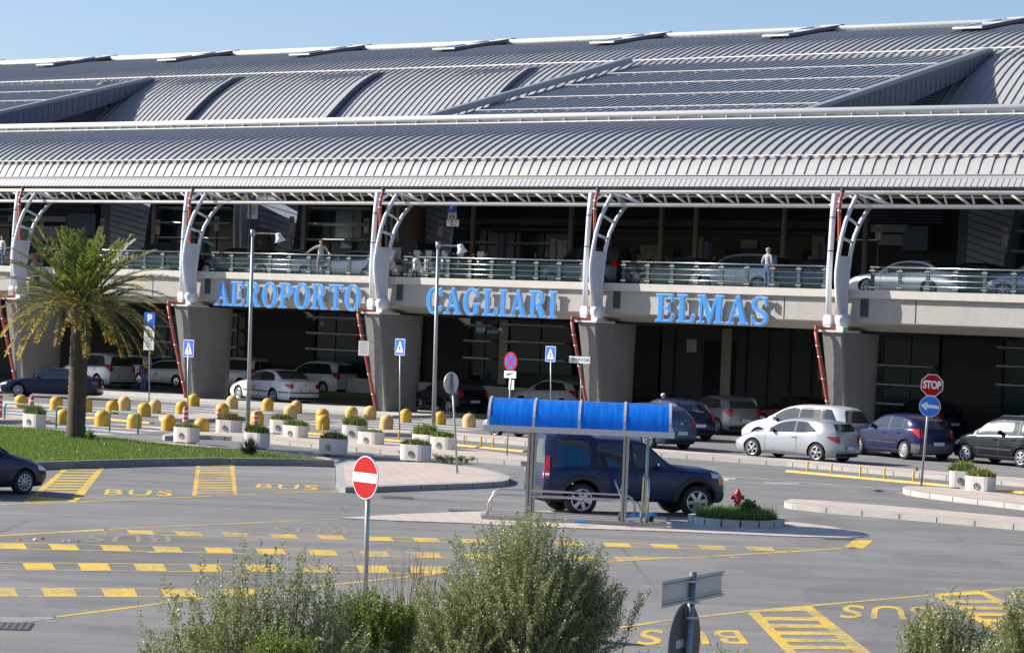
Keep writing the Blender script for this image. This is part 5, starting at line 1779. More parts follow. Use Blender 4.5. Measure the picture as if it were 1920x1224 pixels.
SPEC = {
 'hatch': dict(L=3.95, W=1.68, H=1.44, wb=2.47, fo=.80, r=.30, tr=1.44,
   top=[(0, .66), (.12, .72), (.5, .84), (1.05, .96), (1.85, 1.38), (2.3, 1.44), (3.0, 1.42), (3.5, 1.36), (3.95, 1.24)],
   belt=[(0, .60), (.3, .70), (1.1, .88), (3.2, .98), (3.95, 1.02)],
   F=[(.15, .16), (.35, .03), (.5, 0), (.66, .06), (.8, .12)], R=[(.2, 3.86), (.38, 3.95), (.62, 3.93), (.95, 3.86), (1.05, 3.80), (1.3, 3.56), (1.45, 3.42)],
   win=[(1.42, 2.32, 'A'), (2.37, 3.12, 'B'), (3.16, 3.46, 'C')], doors=[1.35, 2.34, 3.12], rg=(1.02, 1.27), tl=(.72, 1.02)),
 'coupe3': dict(L=4.14, W=1.75, H=1.43, wb=2.61, fo=.80, r=.32, tr=1.49,
   top=[(0, .64), (.12, .72), (.45, .84), (1.05, .97), (1.95, 1.37), (2.45, 1.425), (3.0, 1.41), (3.6, 1.375), (4.14, 1.28)],
   belt=[(0, .58), (.3, .70), (1.05, .88), (3.0, .96), (3.7, 1.03), (4.14, 1.04)],
   F=[(.15, .14), (.35, .03), (.5, 0), (.62, .05), (.8, .14)], R=[(.2, 4.05), (.38, 4.14), (.62, 4.12), (.90, 4.08), (1.0, 4.05), (1.1, 4.0), (1.3, 3.84), (1.45, 3.66)],
   win=[(1.45, 2.45, 'A'), (2.52, 3.40, 'D')], doors=[1.32, 2.60], rg=(1.06, 1.31), tl=(.68, .90)),
 'sedan': dict(L=4.85, W=1.83, H=1.45, wb=2.80, fo=.95, r=.325, tr=1.54,
   top=[(0, .66), (.12, .73), (.6, .85), (1.35, .96), (2.15, 1.38), (2.7, 1.45), (3.2, 1.43), (3.7, 1.32), (4.25, 1.07), (4.75, 1.03), (4.85, .98)],
   belt=[(0, .60), (.3, .72), (1.35, .90), (3.6, .98), (4.2, 1.0), (4.85, .94)],
   F=[(.15, .14), (.35, .03), (.5, 0), (.66, .05), (.8, .14)], R=[(.2, 4.76), (.38, 4.85), (.62, 4.84), (.95, 4.80), (1.1, 4.76)],
   win=[(1.72, 2.62, 'A'), (2.67, 3.45, 'B'), (3.49, 3.80, 'C')], doors=[1.58, 2.64, 3.55], rg=None, tl=(.70, .90), slope_glass=(3.45, 4.18)),
 'mpv': dict(L=4.39, W=1.79, H=1.64, wb=2.68, fo=.86, r=.325, tr=1.53,
   top=[(0, .70), (.1, .80), (.5, .95), (1.0, 1.07), (1.9, 1.55), (2.4, 1.63), (3.4, 1.64), (4.0, 1.60), (4.39, 1.54)],
   belt=[(0, .64), (.3, .78), (1.0, .96), (3.4, 1.02), (4.39, 1.04)],
   F=[(.15, .14), (.35, .03), (.5, 0), (.72, .05), (.9, .12)], R=[(.2, 4.32), (.38, 4.39), (.7, 4.38), (1.0, 4.34), (1.1, 4.30), (1.5, 4.14), (1.65, 4.08)],
   win=[(1.45, 2.42, 'A'), (2.48, 3.35, 'B'), (3.41, 4.10, 'C')], doors=[1.42, 2.45, 3.38], rg=(1.08, 1.50), tl=(.80, 1.15)),
 'wagon': dict(L=4.8, W=1.84, H=1.51, wb=2.85, fo=.95, r=.33, tr=1.57,
   top=[(0, .68), (.12, .76), (.6, .90), (1.3, 1.0), (2.15, 1.43), (2.7, 1.50), (3.6, 1.51), (4.3, 1.46), (4.8, 1.38)],
   belt=[(0, .62), (.3, .74), (1.3, .92), (3.6, 1.0), (4.8, 1.04)],
   F=[(.15, .14), (.35, .03), (.5, 0), (.7, .05), (.85, .12)], R=[(.2, 4.72), (.38, 4.8), (.7, 4.79), (1.0, 4.73), (1.1, 4.68), (1.4, 4.40), (1.55, 4.30)],
   win=[(1.72, 2.62, 'A'), (2.67, 3.5, 'B'), (3.55, 4.30, 'C')], doors=[1.58, 2.64, 3.55], rg=(1.08, 1.38), tl=(.80, 1.06)),
 'offroad': dict(L=4.83, W=1.92, H=1.89, wb=2.885, fo=.83, r=.385, tr=1.60,
   top=[(0, 1.02), (.06, 1.08), (.35, 1.14), (1.25, 1.20), (1.42, 1.23), (2.12, 1.76), (2.35, 1.815), (3.2, 1.83), (3.3, 1.835), (3.42, 1.885), (4.3, 1.89), (4.83, 1.87)],
   belt=[(0, .98), (.3, 1.05), (1.4, 1.12), (3.3, 1.13), (4.83, 1.13)],
   F=[(.3, .12), (.45, .02), (.6, 0), (.95, .02), (1.1, .06)], R=[(.3, 4.74), (.5, 4.83), (.8, 4.82), (1.1, 4.79), (1.7, 4.70), (1.9, 4.66)],
   win=[(1.62, 2.42, 'A'), (2.50, 3.30, 'B'), (3.52, 4.50, 'Q')], doors=[1.55, 2.46, 3.36], rg=(1.20, 1.76), tl=(.86, 1.38), bot=.36, arch=.47),
 'van': dict(L=4.2, W=1.78, H=1.86, wb=2.65, fo=.80, r=.32, tr=1.50,
   top=[(0, .80), (.1, .92), (.5, 1.05), (.95, 1.15), (1.6, 1.72), (2.0, 1.84), (3.4, 1.86), (4.2, 1.82)],
   belt=[(0, .74), (.3, .92), (.9, 1.04), (4.2, 1.08)],
   F=[(.15, .14), (.35, .03), (.5, 0), (.85, .05), (1.0, .1)], R=[(.2, 4.14), (.38, 4.2), (1.0, 4.17), (1.8, 4.10)],
   win=[(1.15, 2.02, 'A'), (2.10, 3.0, 'B'), (3.08, 3.95, 'C')], doors=[1.15, 2.06, 3.04], rg=(1.15, 1.70), tl=(.85, 1.3)),
}

_o = SPEC['offroad']
def _q(x): return x * .72 / .83 if x < .83 else (x - .11 if x < 3.715 else 3.605 + (x - 3.715) * .90 / 1.115)
_o.update(L=4.505, fo=.72, top=[(_q(x), z) for x, z in _o['top']], belt=[(_q(x), z) for x, z in _o['belt']], R=[(z, _q(x)) for z, x in _o['R']], win=[(_q(a), _q(b), c) for a, b, c in _o['win']], doors=[_q(x) for x in _o['doors']])
_m = SPEC['mpv']
SPEC['compact'] = dict(_m, H=1.54, top=[(x, z * .935) for x, z in _m['top']], belt=[(x, z * .95) for x, z in _m['belt']], R=[(z * .94, x) for z, x in _m['R']], rg=(1.02, 1.40), tl=(.75, 1.06))
SPEC['smallbox'] = dict(_m, L=_m['L'] * .82, W=1.60, H=1.55, wb=2.30, fo=.66, r=.29, tr=1.38, top=[(x * .82, z * .945) for x, z in _m['top']], belt=[(x * .82, z * .95) for x, z in _m['belt']],
    F=_m['F'], R=[(z * .95, x * .82) for z, x in _m['R']], win=[(a * .82, b * .82, c) for a, b, c in _m['win']], doors=[x * .82 for x in _m['doors']], rg=(1.02, 1.40), tl=(.75, 1.12))

def make_car(kind, paint, label, spokes=5, wstyle='spoke', group=None, opts=()):
    sp = dict(SPEC[kind])
    L, W, H, wb, fo, r = sp['L'], sp['W'], sp['H'], sp['wb'], sp['fo'], sp['r']
    bot0, ra = sp.get('bot', .19), sp.get('arch', r + .055)
    hw = W / 2
    xc = fo + wb / 2
    t = thing('parked_car', label, 'car', (0, 0, 0), 0, group)
    wheels_x = (fo, fo + wb)
    def bot(x):
        z = bot0 + .0
        for xw in wheels_x:
            d = abs(x - xw)
            if d < ra: z = max(z, r + sqrt(ra * ra - d * d))
        return z
    def belt(x): return smooth_list(sp['belt'], x)
    def top(x): return max(belt(x) + .03, smooth_list(sp['top'], x))
    def wid(x):
        e = max(0, 1 - min(x, L - x) / .55)
        m_ = .05 * (1 - min(1, abs(x - L * .5) / (L * .5)) ** 2)
        flare = 0
        for xw in wheels_x:
            flare = max(flare, .025 * max(0, 1 - abs(x - xw) / (ra + .12)))
        return hw * (.975 + m_ * .5) * (1 - .17 * e ** 2.2) + flare * (1 - e)
    def warp(x, z):
        s = x / L
        return x + lerp_list(sp['F'], z) * (1 - s) ** 6 + (lerp_list(sp['R'], z) - L) * s ** 6
    A = [0, .03, .12, .3, .5, .68, .82, .93, 1.0]
    PR = [.90, .955, .985, 1.0, 1.0, .992, .98, .965, .945]
    def ring(x):
        b, be, tp, w_ = bot(x), belt(x), top(x), wid(x)
        b = min(b, be - .06)
        pts = []
        for a, p in zip(A, PR):
            z = b + (be - b) * a
            zz = (z - bot0) / max(.1, be - bot0)
            pts.append((w_ * np.interp(zz, A, PR), z))
        gh = tp - be
        yb = w_ * .945
        tum = .40 if gh > .25 else .40
        for q in (.12, .45, .80, .93):
            z = be + gh * q
            y = yb - gh * q * tum - (.02 if gh > .2 else 0) - (max(0, q - .8) ** 1.2) * .25 * min(1, gh * 3)
            if gh < .15: y = yb * (1 - .16 * q)
            pts.append((y, z))
        yr = pts[-1][0]
        crown = .035 if gh > .25 else .03
        for q, k_ in ((.86, .985), (.6, 1.0), (.3, 1.0), (0, 1.0)):
            pts.append((yr * q, be + gh * k_ + crown * (1 - q) ** 1.0 * (1 if q < .86 else 0) * .6))
        return pts
    xs = set()
    x = 0.0
    while x < L: xs.add(round(x, 4)); x += .10
    xs.add(L)
    for xw in wheels_x:
        for i in range(-12, 13):
            xs.add(round(xw + ra * sin(i / 12 * pi / 2) * 1.0, 4))
        xs.add(round(xw - ra - .01, 4)); xs.add(round(xw + ra + .01, 4))
    for a, _ in sp['top']: xs.add(round(a, 4))
    xs = sorted(v for v in xs if 0 <= v <= L)
    X = lambda x, z: xc - warp(x, z)                 # car points to +x
    body = MB().mt(0, True)
    for sg in (1, -1):
        rows = []
        for x in xs:
            rows.append([Vector((X(x, z), sg * y, z)) for y, z in ring(x)])
        if sg > 0: rows = [r_[::-1] for r_ in rows]
        body.grid(rows)
    def cap(x, rear):
        rg_ = ring(x)
        rows = []
        for y, z in rg_[:-1]:
            row = []
            for k_ in range(9):
                f = 1 - 2 * k_ / 8
                bul = (.07 if z < H * .62 else .04) * (1 - f * f)
                row.append(Vector((X(x, z) + (-bul if rear else bul), y * f, z + (rg_[-1][1] - z) * 0)))
            rows.append(row)
        if rear: rows = [r_[::-1] for r_ in rows]
        body.grid(rows)
    cap(0, False)
    cap(L, True)
    o_body = body.build('body', [paint], t)
    ub = MB().mt(0)
    ub.box((0, 0, (bot0 + .62) / 2), (L - .5, W - .56, .62 - bot0 + .02)).box((X(.45, .4), 0, .42), (.5, W - .5, .28)).box((X(L - .42, .4), 0, .42), (.5, W - .5, .28))
    ub.box((0, 0, bot0 + .03), (wb - 2 * ra - .02, W - .16, .05))
    ub.build('underbody', [M_under], t)
    # sampling of the skin
    def side_y(x, z):
        rg_ = ring(x)
        zs = [p[1] for p in rg_[:13]]
        ys = [p[0] for p in rg_[:13]]
        return float(np.interp(z, zs, ys))
    def side_patch(mb, x0, x1, lo, hi, off=.006, nx_=10, nz_=4, sides=(1, -1), slx=0.0):
        for sg in sides:
            rows = []
            for i in range(nx_ + 1):
                x = x0 + (x1 - x0) * i / nx_
                zl, zh = lo(x), hi(x)
                if zh < zl + .004: zh = zl + .004
                row = []
                for j in range(nz_ + 1):
                    z = zl + (zh - zl) * j / nz_
                    xx = x + slx * (z - zl)
                    row.append(Vector((X(xx, z), sg * (side_y(xx, z) + off), z)))
                rows.append(row)
            if sg < 0: rows = [r_[::-1] for r_ in rows]
            mb.grid([r_[::-1] for r_ in rows])
        return mb
    def cap_patch(mb, rear, y0, y1, z0, z1, off=.008, ny=8, nz_=4):
        x = L if rear else 0
        rg_ = ring(x)
        zs = [p[1] for p in rg_[:13]]; ysr = [p[0] for p in rg_[:13]]
        rows = []
        for j in range(nz_ + 1):
            z = z0 + (z1 - z0) * j / nz_
            w_ = float(np.interp(z, zs, ysr))
            row = []
            for i in range(ny + 1):
                y = (y0 + (y1 - y0) * i / ny)
                y = max(-w_ * .995, min(w_ * .995, y))
                f = y / w_
                bul = (.07 if z < H * .62 else .04) * (1 - f * f) + off
                row.append(Vector((X(x, z) + (-bul if rear else bul), y, z)))
            rows.append(row)
        if rear: rows = [r_[::-1] for r_ in rows]
        mb.grid(rows)
        return mb
    # side windows
    def glz(x): return belt(x) + .035
    def ght(x): return top(x) - .085 - .02 * (H > 1.6)
    for x0, x1, kd in sp['win']:
        if kd == 'Q': lo, hi = (lambda x: 1.17), (lambda x: top(x) - .13)
        else: lo, hi = glz, ght
        sl = {'A': .0, 'B': .0, 'C': .0, 'D': 0, 'Q': 0}[kd]
        if kd in ('C', 'D'):
            hi_ = hi
            xe = x1
            hi = lambda x, hi_=hi_, xe=xe: min(hi_(x), glz(x) + max(0.0, (xe - x)) * (1.6 if kd == 'C' else .75) + .02)
        for sg in (1, -1):
            m = MB().mt(0, True)
            side_patch(m, x0, x1, lo, hi, nx_=14, sides=(sg,))
            m.build('window', [M_cglass], t)
    # black window surround
    for sgt in (1, -1):
     m = MB().mt(0, True)
     wx0, wx1 = sp['win'][0][0] - .10, sp['win'][-1][1] + .03
     if kind not in ('offroad',):
        side_patch(m, wx0, wx1, lambda x: belt(x) + .012, lambda x: belt(x) + .040, off=.004, nx_=20, nz_=1, sides=(sgt,))
        for a, b_ in zip(sp['win'], sp['win'][1:]):
            side_patch(m, a[1] - .01, b_[0] + .01, glz, lambda x: min(ght(x), glz(x) + (9 if kind != 'hatch' or b_[2] != 'C' else max(0, (sp['win'][-1][1] - x) * 1.6))), off=.004, nx_=2, sides=(sgt,))
     else:
        side_patch(m, 3.34, 4.35, lambda x: 1.13, lambda x: top(x) - .09, off=.003, nx_=6, sides=(sgt,))
        side_patch(m, 1.40, 3.27, lambda x: belt(x) + .01, lambda x: ght(x) + .02, off=.003, nx_=14, sides=(sgt,))
     m.build('window_trim', [M_ctrim], t)
    # windscreen and rear window on the upper skin
    def top_patch(mb, x0, x1, inset_=.93, off=.008, nx_=6, k0=1.0):
        rows = []
        for i in range(nx_ + 1):
            x = x0 + (x1 - x0) * i / nx_
            rg_ = ring(x)
            yr = rg_[12][0] * inset_
            row = []
            for j in range(9):
                f = 1 - j / 4
                ay = abs(f) * yr
                z = float(np.interp(ay, [p[0] for p in rg_[12:][::-1]], [p[1] for p in rg_[12:][::-1]]))
                row.append(Vector((X(x, z), f * yr, z + off)))
            rows.append(row)
        mb.grid([r_[::-1] for r_ in rows])
        return mb
    cow = [p for p in sp['top'] if p[0] > .9][0][0] + .05
    rf = [p[0] for p in sp['top'] if p[1] > H * .93][0]
    m = MB().mt(0, True)
    top_patch(m, cow, rf - .05)
    m.build('windscreen', [M_cglass], t)
    m = MB().mt(0, True)
    if sp['rg']:
        z0, z1 = sp['rg']
        cap_patch(m, True, -hw * .80, hw * .80, z0, z1, .012)
    if sp.get('slope_glass'):
        top_patch(m, *sp['slope_glass'], .90)
    m.build('rear_window', [M_cglass], t)
    # lights
    tz0, tz1 = sp['tl']
    for sg in (1, -1):
        m = MB().mt(0, True)
        if kind == 'offroad':
            ys_ = (hw * .90, hw * .74)
            cap_patch(m, True, *(ys_ if sg > 0 else (-ys_[1], -ys_[0])), tz0, tz1, .02, 3)
            side_patch(m, L - .10, L - .002, lambda x: tz0, lambda x: tz1, .012, 3, sides=(sg,))
        else:
            ys_ = (hw * .93, hw * .62)
            cap_patch(m, True, *(ys_ if sg > 0 else (-ys_[1], -ys_[0])), tz0, tz1, .012, 4)
            side_patch(m, L - .30, L - .002, lambda x: tz0 + (tz1 - tz0) * .75 * max(0, (L - x)) / .30, lambda x: tz1 - (tz1 - tz0) * .05, .008, 6, sides=(sg,))
        m.build('tail_light', [M_tail], t)
        m = MB().mt(0, True)
        hz = sp['belt'][0][1]
        ys_ = (hw * .90, hw * .50)
        cap_patch(m, False, *(ys_ if sg > 0 else (-ys_[1], -ys_[0])), hz - .06, hz + .045, .010, 4)
        side_patch(m, .002, .34, lambda x: hz - .05 + .10 * x, lambda x: hz + .05 + .17 * x, .008, 6, sides=(sg,))
        m.build('headlight', [M_head], t)
        # mirror
        mx_ = cow + .48 if kind != 'offroad' else 1.72
        zc_ = belt(mx_) + .10
        y_ = side_y(mx_, zc_)
        m = MB().mt(0, True)
        Mx = Matrix.Translation((X(mx_, zc_) , sg * (y_ + .12), zc_)) @ Matrix.Diagonal((.06, .11, .075, 1))
        m.lathe([(sin(a * pi / 8), -cos(a * pi / 8)) for a in range(9)], 12, Mx)
        m.mt(1).box((X(mx_, zc_), sg * (y_ + .01), zc_ - .04), (.05, .12, .03))
        m.build('wing_mirror', [M_ctrim if 'blackmirror' in opts else paint, M_ctrim], t)
    # door joints, handles, bumpers, sills
    for sg in (1, -1):
        m = MB().mt(0, True)
        for dx in sp['doors']:
            side_patch(m, dx, dx + .014, lambda x: max(bot(x) + .08, bot0 + .08), lambda x: belt(x) + .01, .0025, 1, 8, sides=(sg,))
        side_patch(m, sp['doors'][0], sp['doors'][-1], lambda x: bot0 + .10, lambda x: bot0 + .115, .0025, 24, 1, sides=(sg,))
        m.build('door_gap', [M_gap], t)
    for dx in sp['doors'][1:]:
        for sg in (1, -1):
            zc_ = belt(dx) - .13
            MB().mt(0).box((X(dx - .13, zc_), sg * (side_y(dx - .13, zc_) + .015), zc_), (.17, .03, .035)).build('door_handle', [M_ctrim if ('blackmirror' in opts or kind == 'offroad') else paint], t)
    m = MB().mt(0, True)
    for sg in (1, -1):
        m2 = MB().mt(0, True)
        side_patch(m2, fo + ra + .02, fo + wb - ra - .02, lambda x: bot0 + .002, lambda x: bot0 + .075, .006, 12, 1, sides=(sg,))
        m2.build('sill', [M_ctrim], t)
    MB_front = MB().mt(0, True)
    cap_patch(m, True, -hw * .9, hw * .9, bot0 + .02, bot0 + .14, .006)
    if kind != 'offroad': cap_patch(MB_front, False, -hw * .7, hw * .7, bot0 + .08, bot0 + .26, .008)
    if 'moulding' in opts:
        for sg in (1, -1):
            m2 = MB().mt(0, True)
            side_patch(m2, fo + ra + .05, fo + wb - ra - .05, lambda x: .50, lambda x: .55, .012, 10, 1, sides=(sg,))
            m2.build('side_moulding', [M_ctrim], t)
        side_patch(m, fo + wb + ra + .02, L - .02, lambda x: .50, lambda x: .55, .012, 6, 1)
        cap_patch(m, True, -hw * .95, hw * .95, .50, .55, .012)
    if 'greybumper' in opts:
        m.mt(1)
        cap_patch(m, True, -hw * .97, hw * .97, bot0 + .05, .55, .014)
        side_patch(m, fo + wb + ra + .01, L - .002, lambda x: bot0 + .05, lambda x: .55, .012, 5)
        m.mt(0)
    if kind == 'offroad':
        for xw in wheels_x:
            for sg in (1, -1):
                rows = []
                for q, of in ((0, .004), (.03, .045), (.10, .04), (.13, .006)):
                    row = []
                    for i in range(17):
                        a = pi * i / 16
                        xx, zz = xw + (ra + q) * cos(a), max(bot0, r + (ra + q) * sin(a))
                        xx = max(.01, min(L - .01, xx))
                        row.append(Vector((X(xx, zz), sg * (side_y(xx, max(zz, .4)) + of), zz)))
                    rows.append(row)
                if sg < 0: rows = [r_[::-1] for r_ in rows]
                m.grid(rows)
        side_patch(m, fo + ra + .1, fo + wb - ra - .1, lambda x: bot0, lambda x: bot0 + .16, .012, 8, 1)
        side_patch(m, 0.002, fo - ra - .08, lambda x: bot0 + .03, lambda x: .62, .014, 5, 3)
        side_patch(m, fo + wb + ra + .08, L - .002, lambda x: bot0 + .03, lambda x: .66, .014, 5, 3)
        cap_patch(m, True, -hw * .98, hw * .98, bot0 + .02, .66, .016)
        cap_patch(MB_front, False, -hw * .98, hw * .98, bot0 + .02, .62, .016)
    MB_front.build('front_bumper_trim', [M_ctrim], t)
    m.build('bumper_trim', [M_ctrim, mat('bumper_grey', (.10, .10, .11), .6)], t)
    # number plates
    zp = {'hatch': .55, 'coupe3': .50, 'sedan': .62, 'mpv': .62, 'wagon': .68, 'offroad': .80, 'van': .62, 'smallbox': .55, 'compact': .58}[kind]
    for rear in (True, False):
        xx = L if rear else 0
        zq = zp if rear else bot0 + .25
        px_ = X(xx, zq) + (-(.07 + .022) if rear else (.07 + .022))
        m = MB().mt(0).box((px_, 0, zq), (.012, .50, .11))
        m.mt(1).box((px_ + (-.001 if rear else .001), .232, zq), (.013, .036, .112)).box((px_ + (-.001 if rear else .001), -.232, zq), (.013, .036, .112))
        m.build('number_plate', [M_plate, M_plateb], t)
    if 'rails' in opts:
        for sg in (1, -1):
            x0_, x1_ = (3.4, 4.2) if kind == 'offroad' else (rf + .2, L - .8)
            ps = []
            for i in range(9):
                x = x0_ + (x1_ - x0_) * i / 8
                rg_ = ring(x)
                e = min(i, 8 - i)
                ps.append(Vector((X(x, rg_[13][1]), sg * rg_[13][0] * .97, rg_[13][1] + (.005 if e == 0 else .05))))
            MB().mt(0, True).tube(ps, .018, 6).build('roof_rail', [M_ctrim], t)
    if 'taxi' in opts:
        m = MB().mt(0, True)
        dx = sp['doors'][1] - .62
        side_patch(m, dx, dx + .36, lambda x: .62, lambda x: .73, .006, 3, 1)
        m.mt(1)
        side_patch(m, dx + .1, dx + .3, lambda x: .57, lambda x: .61, .006, 2, 1).mt(1)
        side_patch(m, dx + .18, dx + .34, lambda x: .74, lambda x: .77, .006, 2, 1)
        m.build('taxi_badge', [mat('badge_orange', (.72, .34, .04), .5), mat('badge_blue', (.06, .14, .32), .5)], t)
        MB().mt(0, True).tube([(X(rf + .3, H), 0, H - .02), (X(rf + .3, H) - .05, 0, H + .22)], .008, 6).build('aerial', [M_ctrim], t)
    if 'emblem' in opts:
        Mx = Matrix.Translation((X(L, .85) - .08, 0, .85)) @ Matrix.Rotation(radians(-90), 4, 'Y')
        MB().mt(0, True).lathe([(.05, 0), (.05, .015), (0, .02)], 16, Mx).build('emblem', [M_chrome], t)
    if kind == 'offroad':
        m = MB().mt(0)
        side_patch(m, 1.22, 1.40, lambda x: .93, lambda x: 1.01, .010, 3, 1)
        m.build('side_vent', [M_ctrim], t)
        m = MB().mt(0, True)
        for sg in (1, -1):
            side_patch(m, .002, .16, lambda x: .80, lambda x: 1.0, .016, 3, 2, sides=(sg,))
        m.build('indicator', [M_amber], t)
        m = MB().mt(0, True)
        side_patch(m, L - .09, L - .004, lambda x: .93, lambda x: .99, .018, 2, 1)
        cap_patch(m, True, hw * .76, hw * .88, .93, .99, .026, 2, 1); cap_patch(m, True, -hw * .88, -hw * .76, .93, .99, .026, 2, 1)
        m.build('reversing_light', [M_signw], t)
    # wheels
    key = (r, spokes, wstyle)
    if key not in WH: WH[key] = wheel_meshes(r, .21 if kind != 'offroad' else .25, spokes, wstyle)
    tym, rmm = WH[key]
    for xw in wheels_x:
        for sg in (1, -1):
            w_ = bpy.data.objects.new('wheel', tym)
            C.objects.link(w_)
            w_.parent = t
            w_.location = (xc - xw, sg * (sp['tr'] / 2 + .015), r)
            w_.rotation_euler = (radians(-90 * sg), 0, 0) 
            rr_ = bpy.data.objects.new('rim', rmm)
            C.objects.link(rr_)
            rr_.parent = w_
            rr_.rotation_euler = (0, 0, random.uniform(0, 2))
    return t, sp

def place_car(kind, paint, label, front, rear, near, spokes=5, wstyle='spoke', opts=(), group='cars around the terminal', z=0.0, zf=None):
    """front, rear: photograph points where the two near-side wheels stand; near: 'L' or 'R' side of the car"""
    t, sp = make_car(kind, paint, label, spokes, wstyle, group, opts)
    a, b = G(*front, z), G(*rear, z)
    d = a - b
    ang = atan2(d.y, d.x)
    sg = 1 if near == 'L' else -1
    mid = (a + b) / 2
    n = Vector((-sin(ang), cos(ang), 0)) * sg * (sp['tr'] / 2)
    t.rotation_euler = (0, 0, ang)
    t.location = mid - n
    s = d.length / sp['wb']
    t.scale = (max(.93, min(1.10, s)),) * 3
    return t, s

P_navy = carpaint('paint_navy', (.010, .015, .038))
P_dgrey = carpaint('paint_dark_grey', (.07, .08, .08))
P_blue = carpaint('paint_blue', (.012, .017, .062))
P_silver = carpaint('paint_silver', (.42, .43, .46), .45, .3)
P_white = carpaint('paint_white', (.62, .64, .66), .0, .3)
P_wsil = carpaint('paint_pale_silver', (.58, .60, .62), .3, .3)
P_black = carpaint('paint_black', (.008, .012, .018))
P_steel = carpaint('paint_steel_blue', (.09, .125, .21), .5)
P_punto = carpaint('paint_dark_blue', (.008, .012, .045))
P_red = carpaint('paint_dark_red', (.12, .010, .014))
P_grey = carpaint('paint_grey', (.26, .28, .31), .4)
P_disc = carpaint('paint_offroad_blue', (.010, .022, .070), .1, .34, var=.12)
CARS = [
 ('offroad', P_disc, 'big dark blue off road car standing beside the blue roofed shelter', (1303, 970.5), (1087, 966.5), 'R', 6, 'spoke', ('rails',)),
 ('coupe3', P_silver, 'silver three door coupe with star shaped rims in the nearer row', (1413, 857), (1533, 866.5), 'L', 5, 'spoke', ('emblem',)),
 ('compact', P_wsil, 'pale silver five door car behind the silver coupe', (1424, 838), (1550, 848), 'L', 5, 'spoke', ()),
 ('hatch', P_blue, 'mid blue five door car with pale wheel covers left of the stop sign pole', (1606, 851), (1712, 862.5), 'L', 8, 'cover', ('moulding', 'greybumper')),
 ('smallbox', P_black, 'black small car with bright rims at the right edge of the photo', (1814, 867), (1921, 876.5), 'L', 6, 'spoke', ('moulding', 'rails')),
 ('hatch', P_punto, 'dark blue small car in the shade behind the stop sign', (1668, 812), (1745, 819), 'L', 7, 'cover', ()),
 ('hatch', P_steel, 'steel blue small car emerging from behind the shelter roof', (1122, 832), (1227, 842), 'L', 7, 'spoke', ('emblem',)),
 ('hatch', P_punto, 'dark blue hatchback behind the steel blue small car', (1180, 816), (1272, 826), 'L', 7, 'cover', ()),
 ('hatch', P_grey, 'grey silver hatchback parked in the shade right of the dark blue hatchback', (1282, 806), (1361, 815), 'L', 7, 'spoke', ()),
 ('hatch', P_red, 'dark red car half hidden by the pale silver car', (1432, 800), (1512, 806), 'L', 7, 'cover', ()),
 ('van', P_grey, 'dark grey people van with a yellow side stripe deep under the road', (1304, 782), (1408, 790), 'L', 7, 'spoke', ('rails',)),
 ('hatch', P_grey, 'grey blue car with only its nose seen left of the shelter roof', (929, 819), (1020, 826), 'L', 7, 'spoke', ()),
 ('hatch', P_white, 'white hatchback in the shade behind the blue crossing sign above the shelter', (980, 768), (1058, 773.5), 'L', 7, 'cover', ('moulding',)),
 ('hatch', P_black, 'black hatchback in the shade behind the black scooter', (790, 770), (849, 776), 'L', 7, 'spoke', ()),
 ('sedan', P_white, 'white taxi saloon with orange door badge beside the second pier', (445, 750), (526, 757.5), 'L', 12, 'spoke', ('taxi', 'moulding', 'emblem')),
 ('mpv', P_white, 'white people carrier taxi behind the white taxi saloon', (542, 736), (610, 741), 'L', 10, 'spoke', ('taxi',)),
 ('mpv', P_white, 'white van shaped car seen left of the lamp post behind the taxi saloon', (392, 729), (456, 734), 'L', 7, 'spoke', ('taxi',)),
 ('wagon', P_white, 'white estate taxi between the parking sign and the second pier', (263, 721), (332, 725.5), 'L', 6, 'spoke', ('taxi',)),
 ('sedan', P_navy, 'navy blue saloon driving off left behind the palm trunk', (52, 744), (121, 747), 'L', 10, 'spoke', ('emblem',)),
 ('mpv', P_wsil, 'silver compact people carrier behind the boot of the navy saloon', (128, 722), (188, 727), 'L', 7, 'spoke', ()),
 ('wagon', P_white, 'white estate car deep in the shade right of the silver people carrier', (200, 714.5), (262, 719), 'L', 7, 'spoke', ('taxi',)),
 ('hatch', P_navy, 'dark navy car with its front wheel on the yellow ladder at the left edge', (41, 927), (-112, 932), 'R', 10, 'spoke', ()),
]
for a in CARS:
    t, s = place_car(a[0], a[1], a[2], a[3], a[4], a[5], a[6], a[7], a[8])
    print('CAR', a[2][:40], round(s, 3), [round(v, 1) for v in t.location])
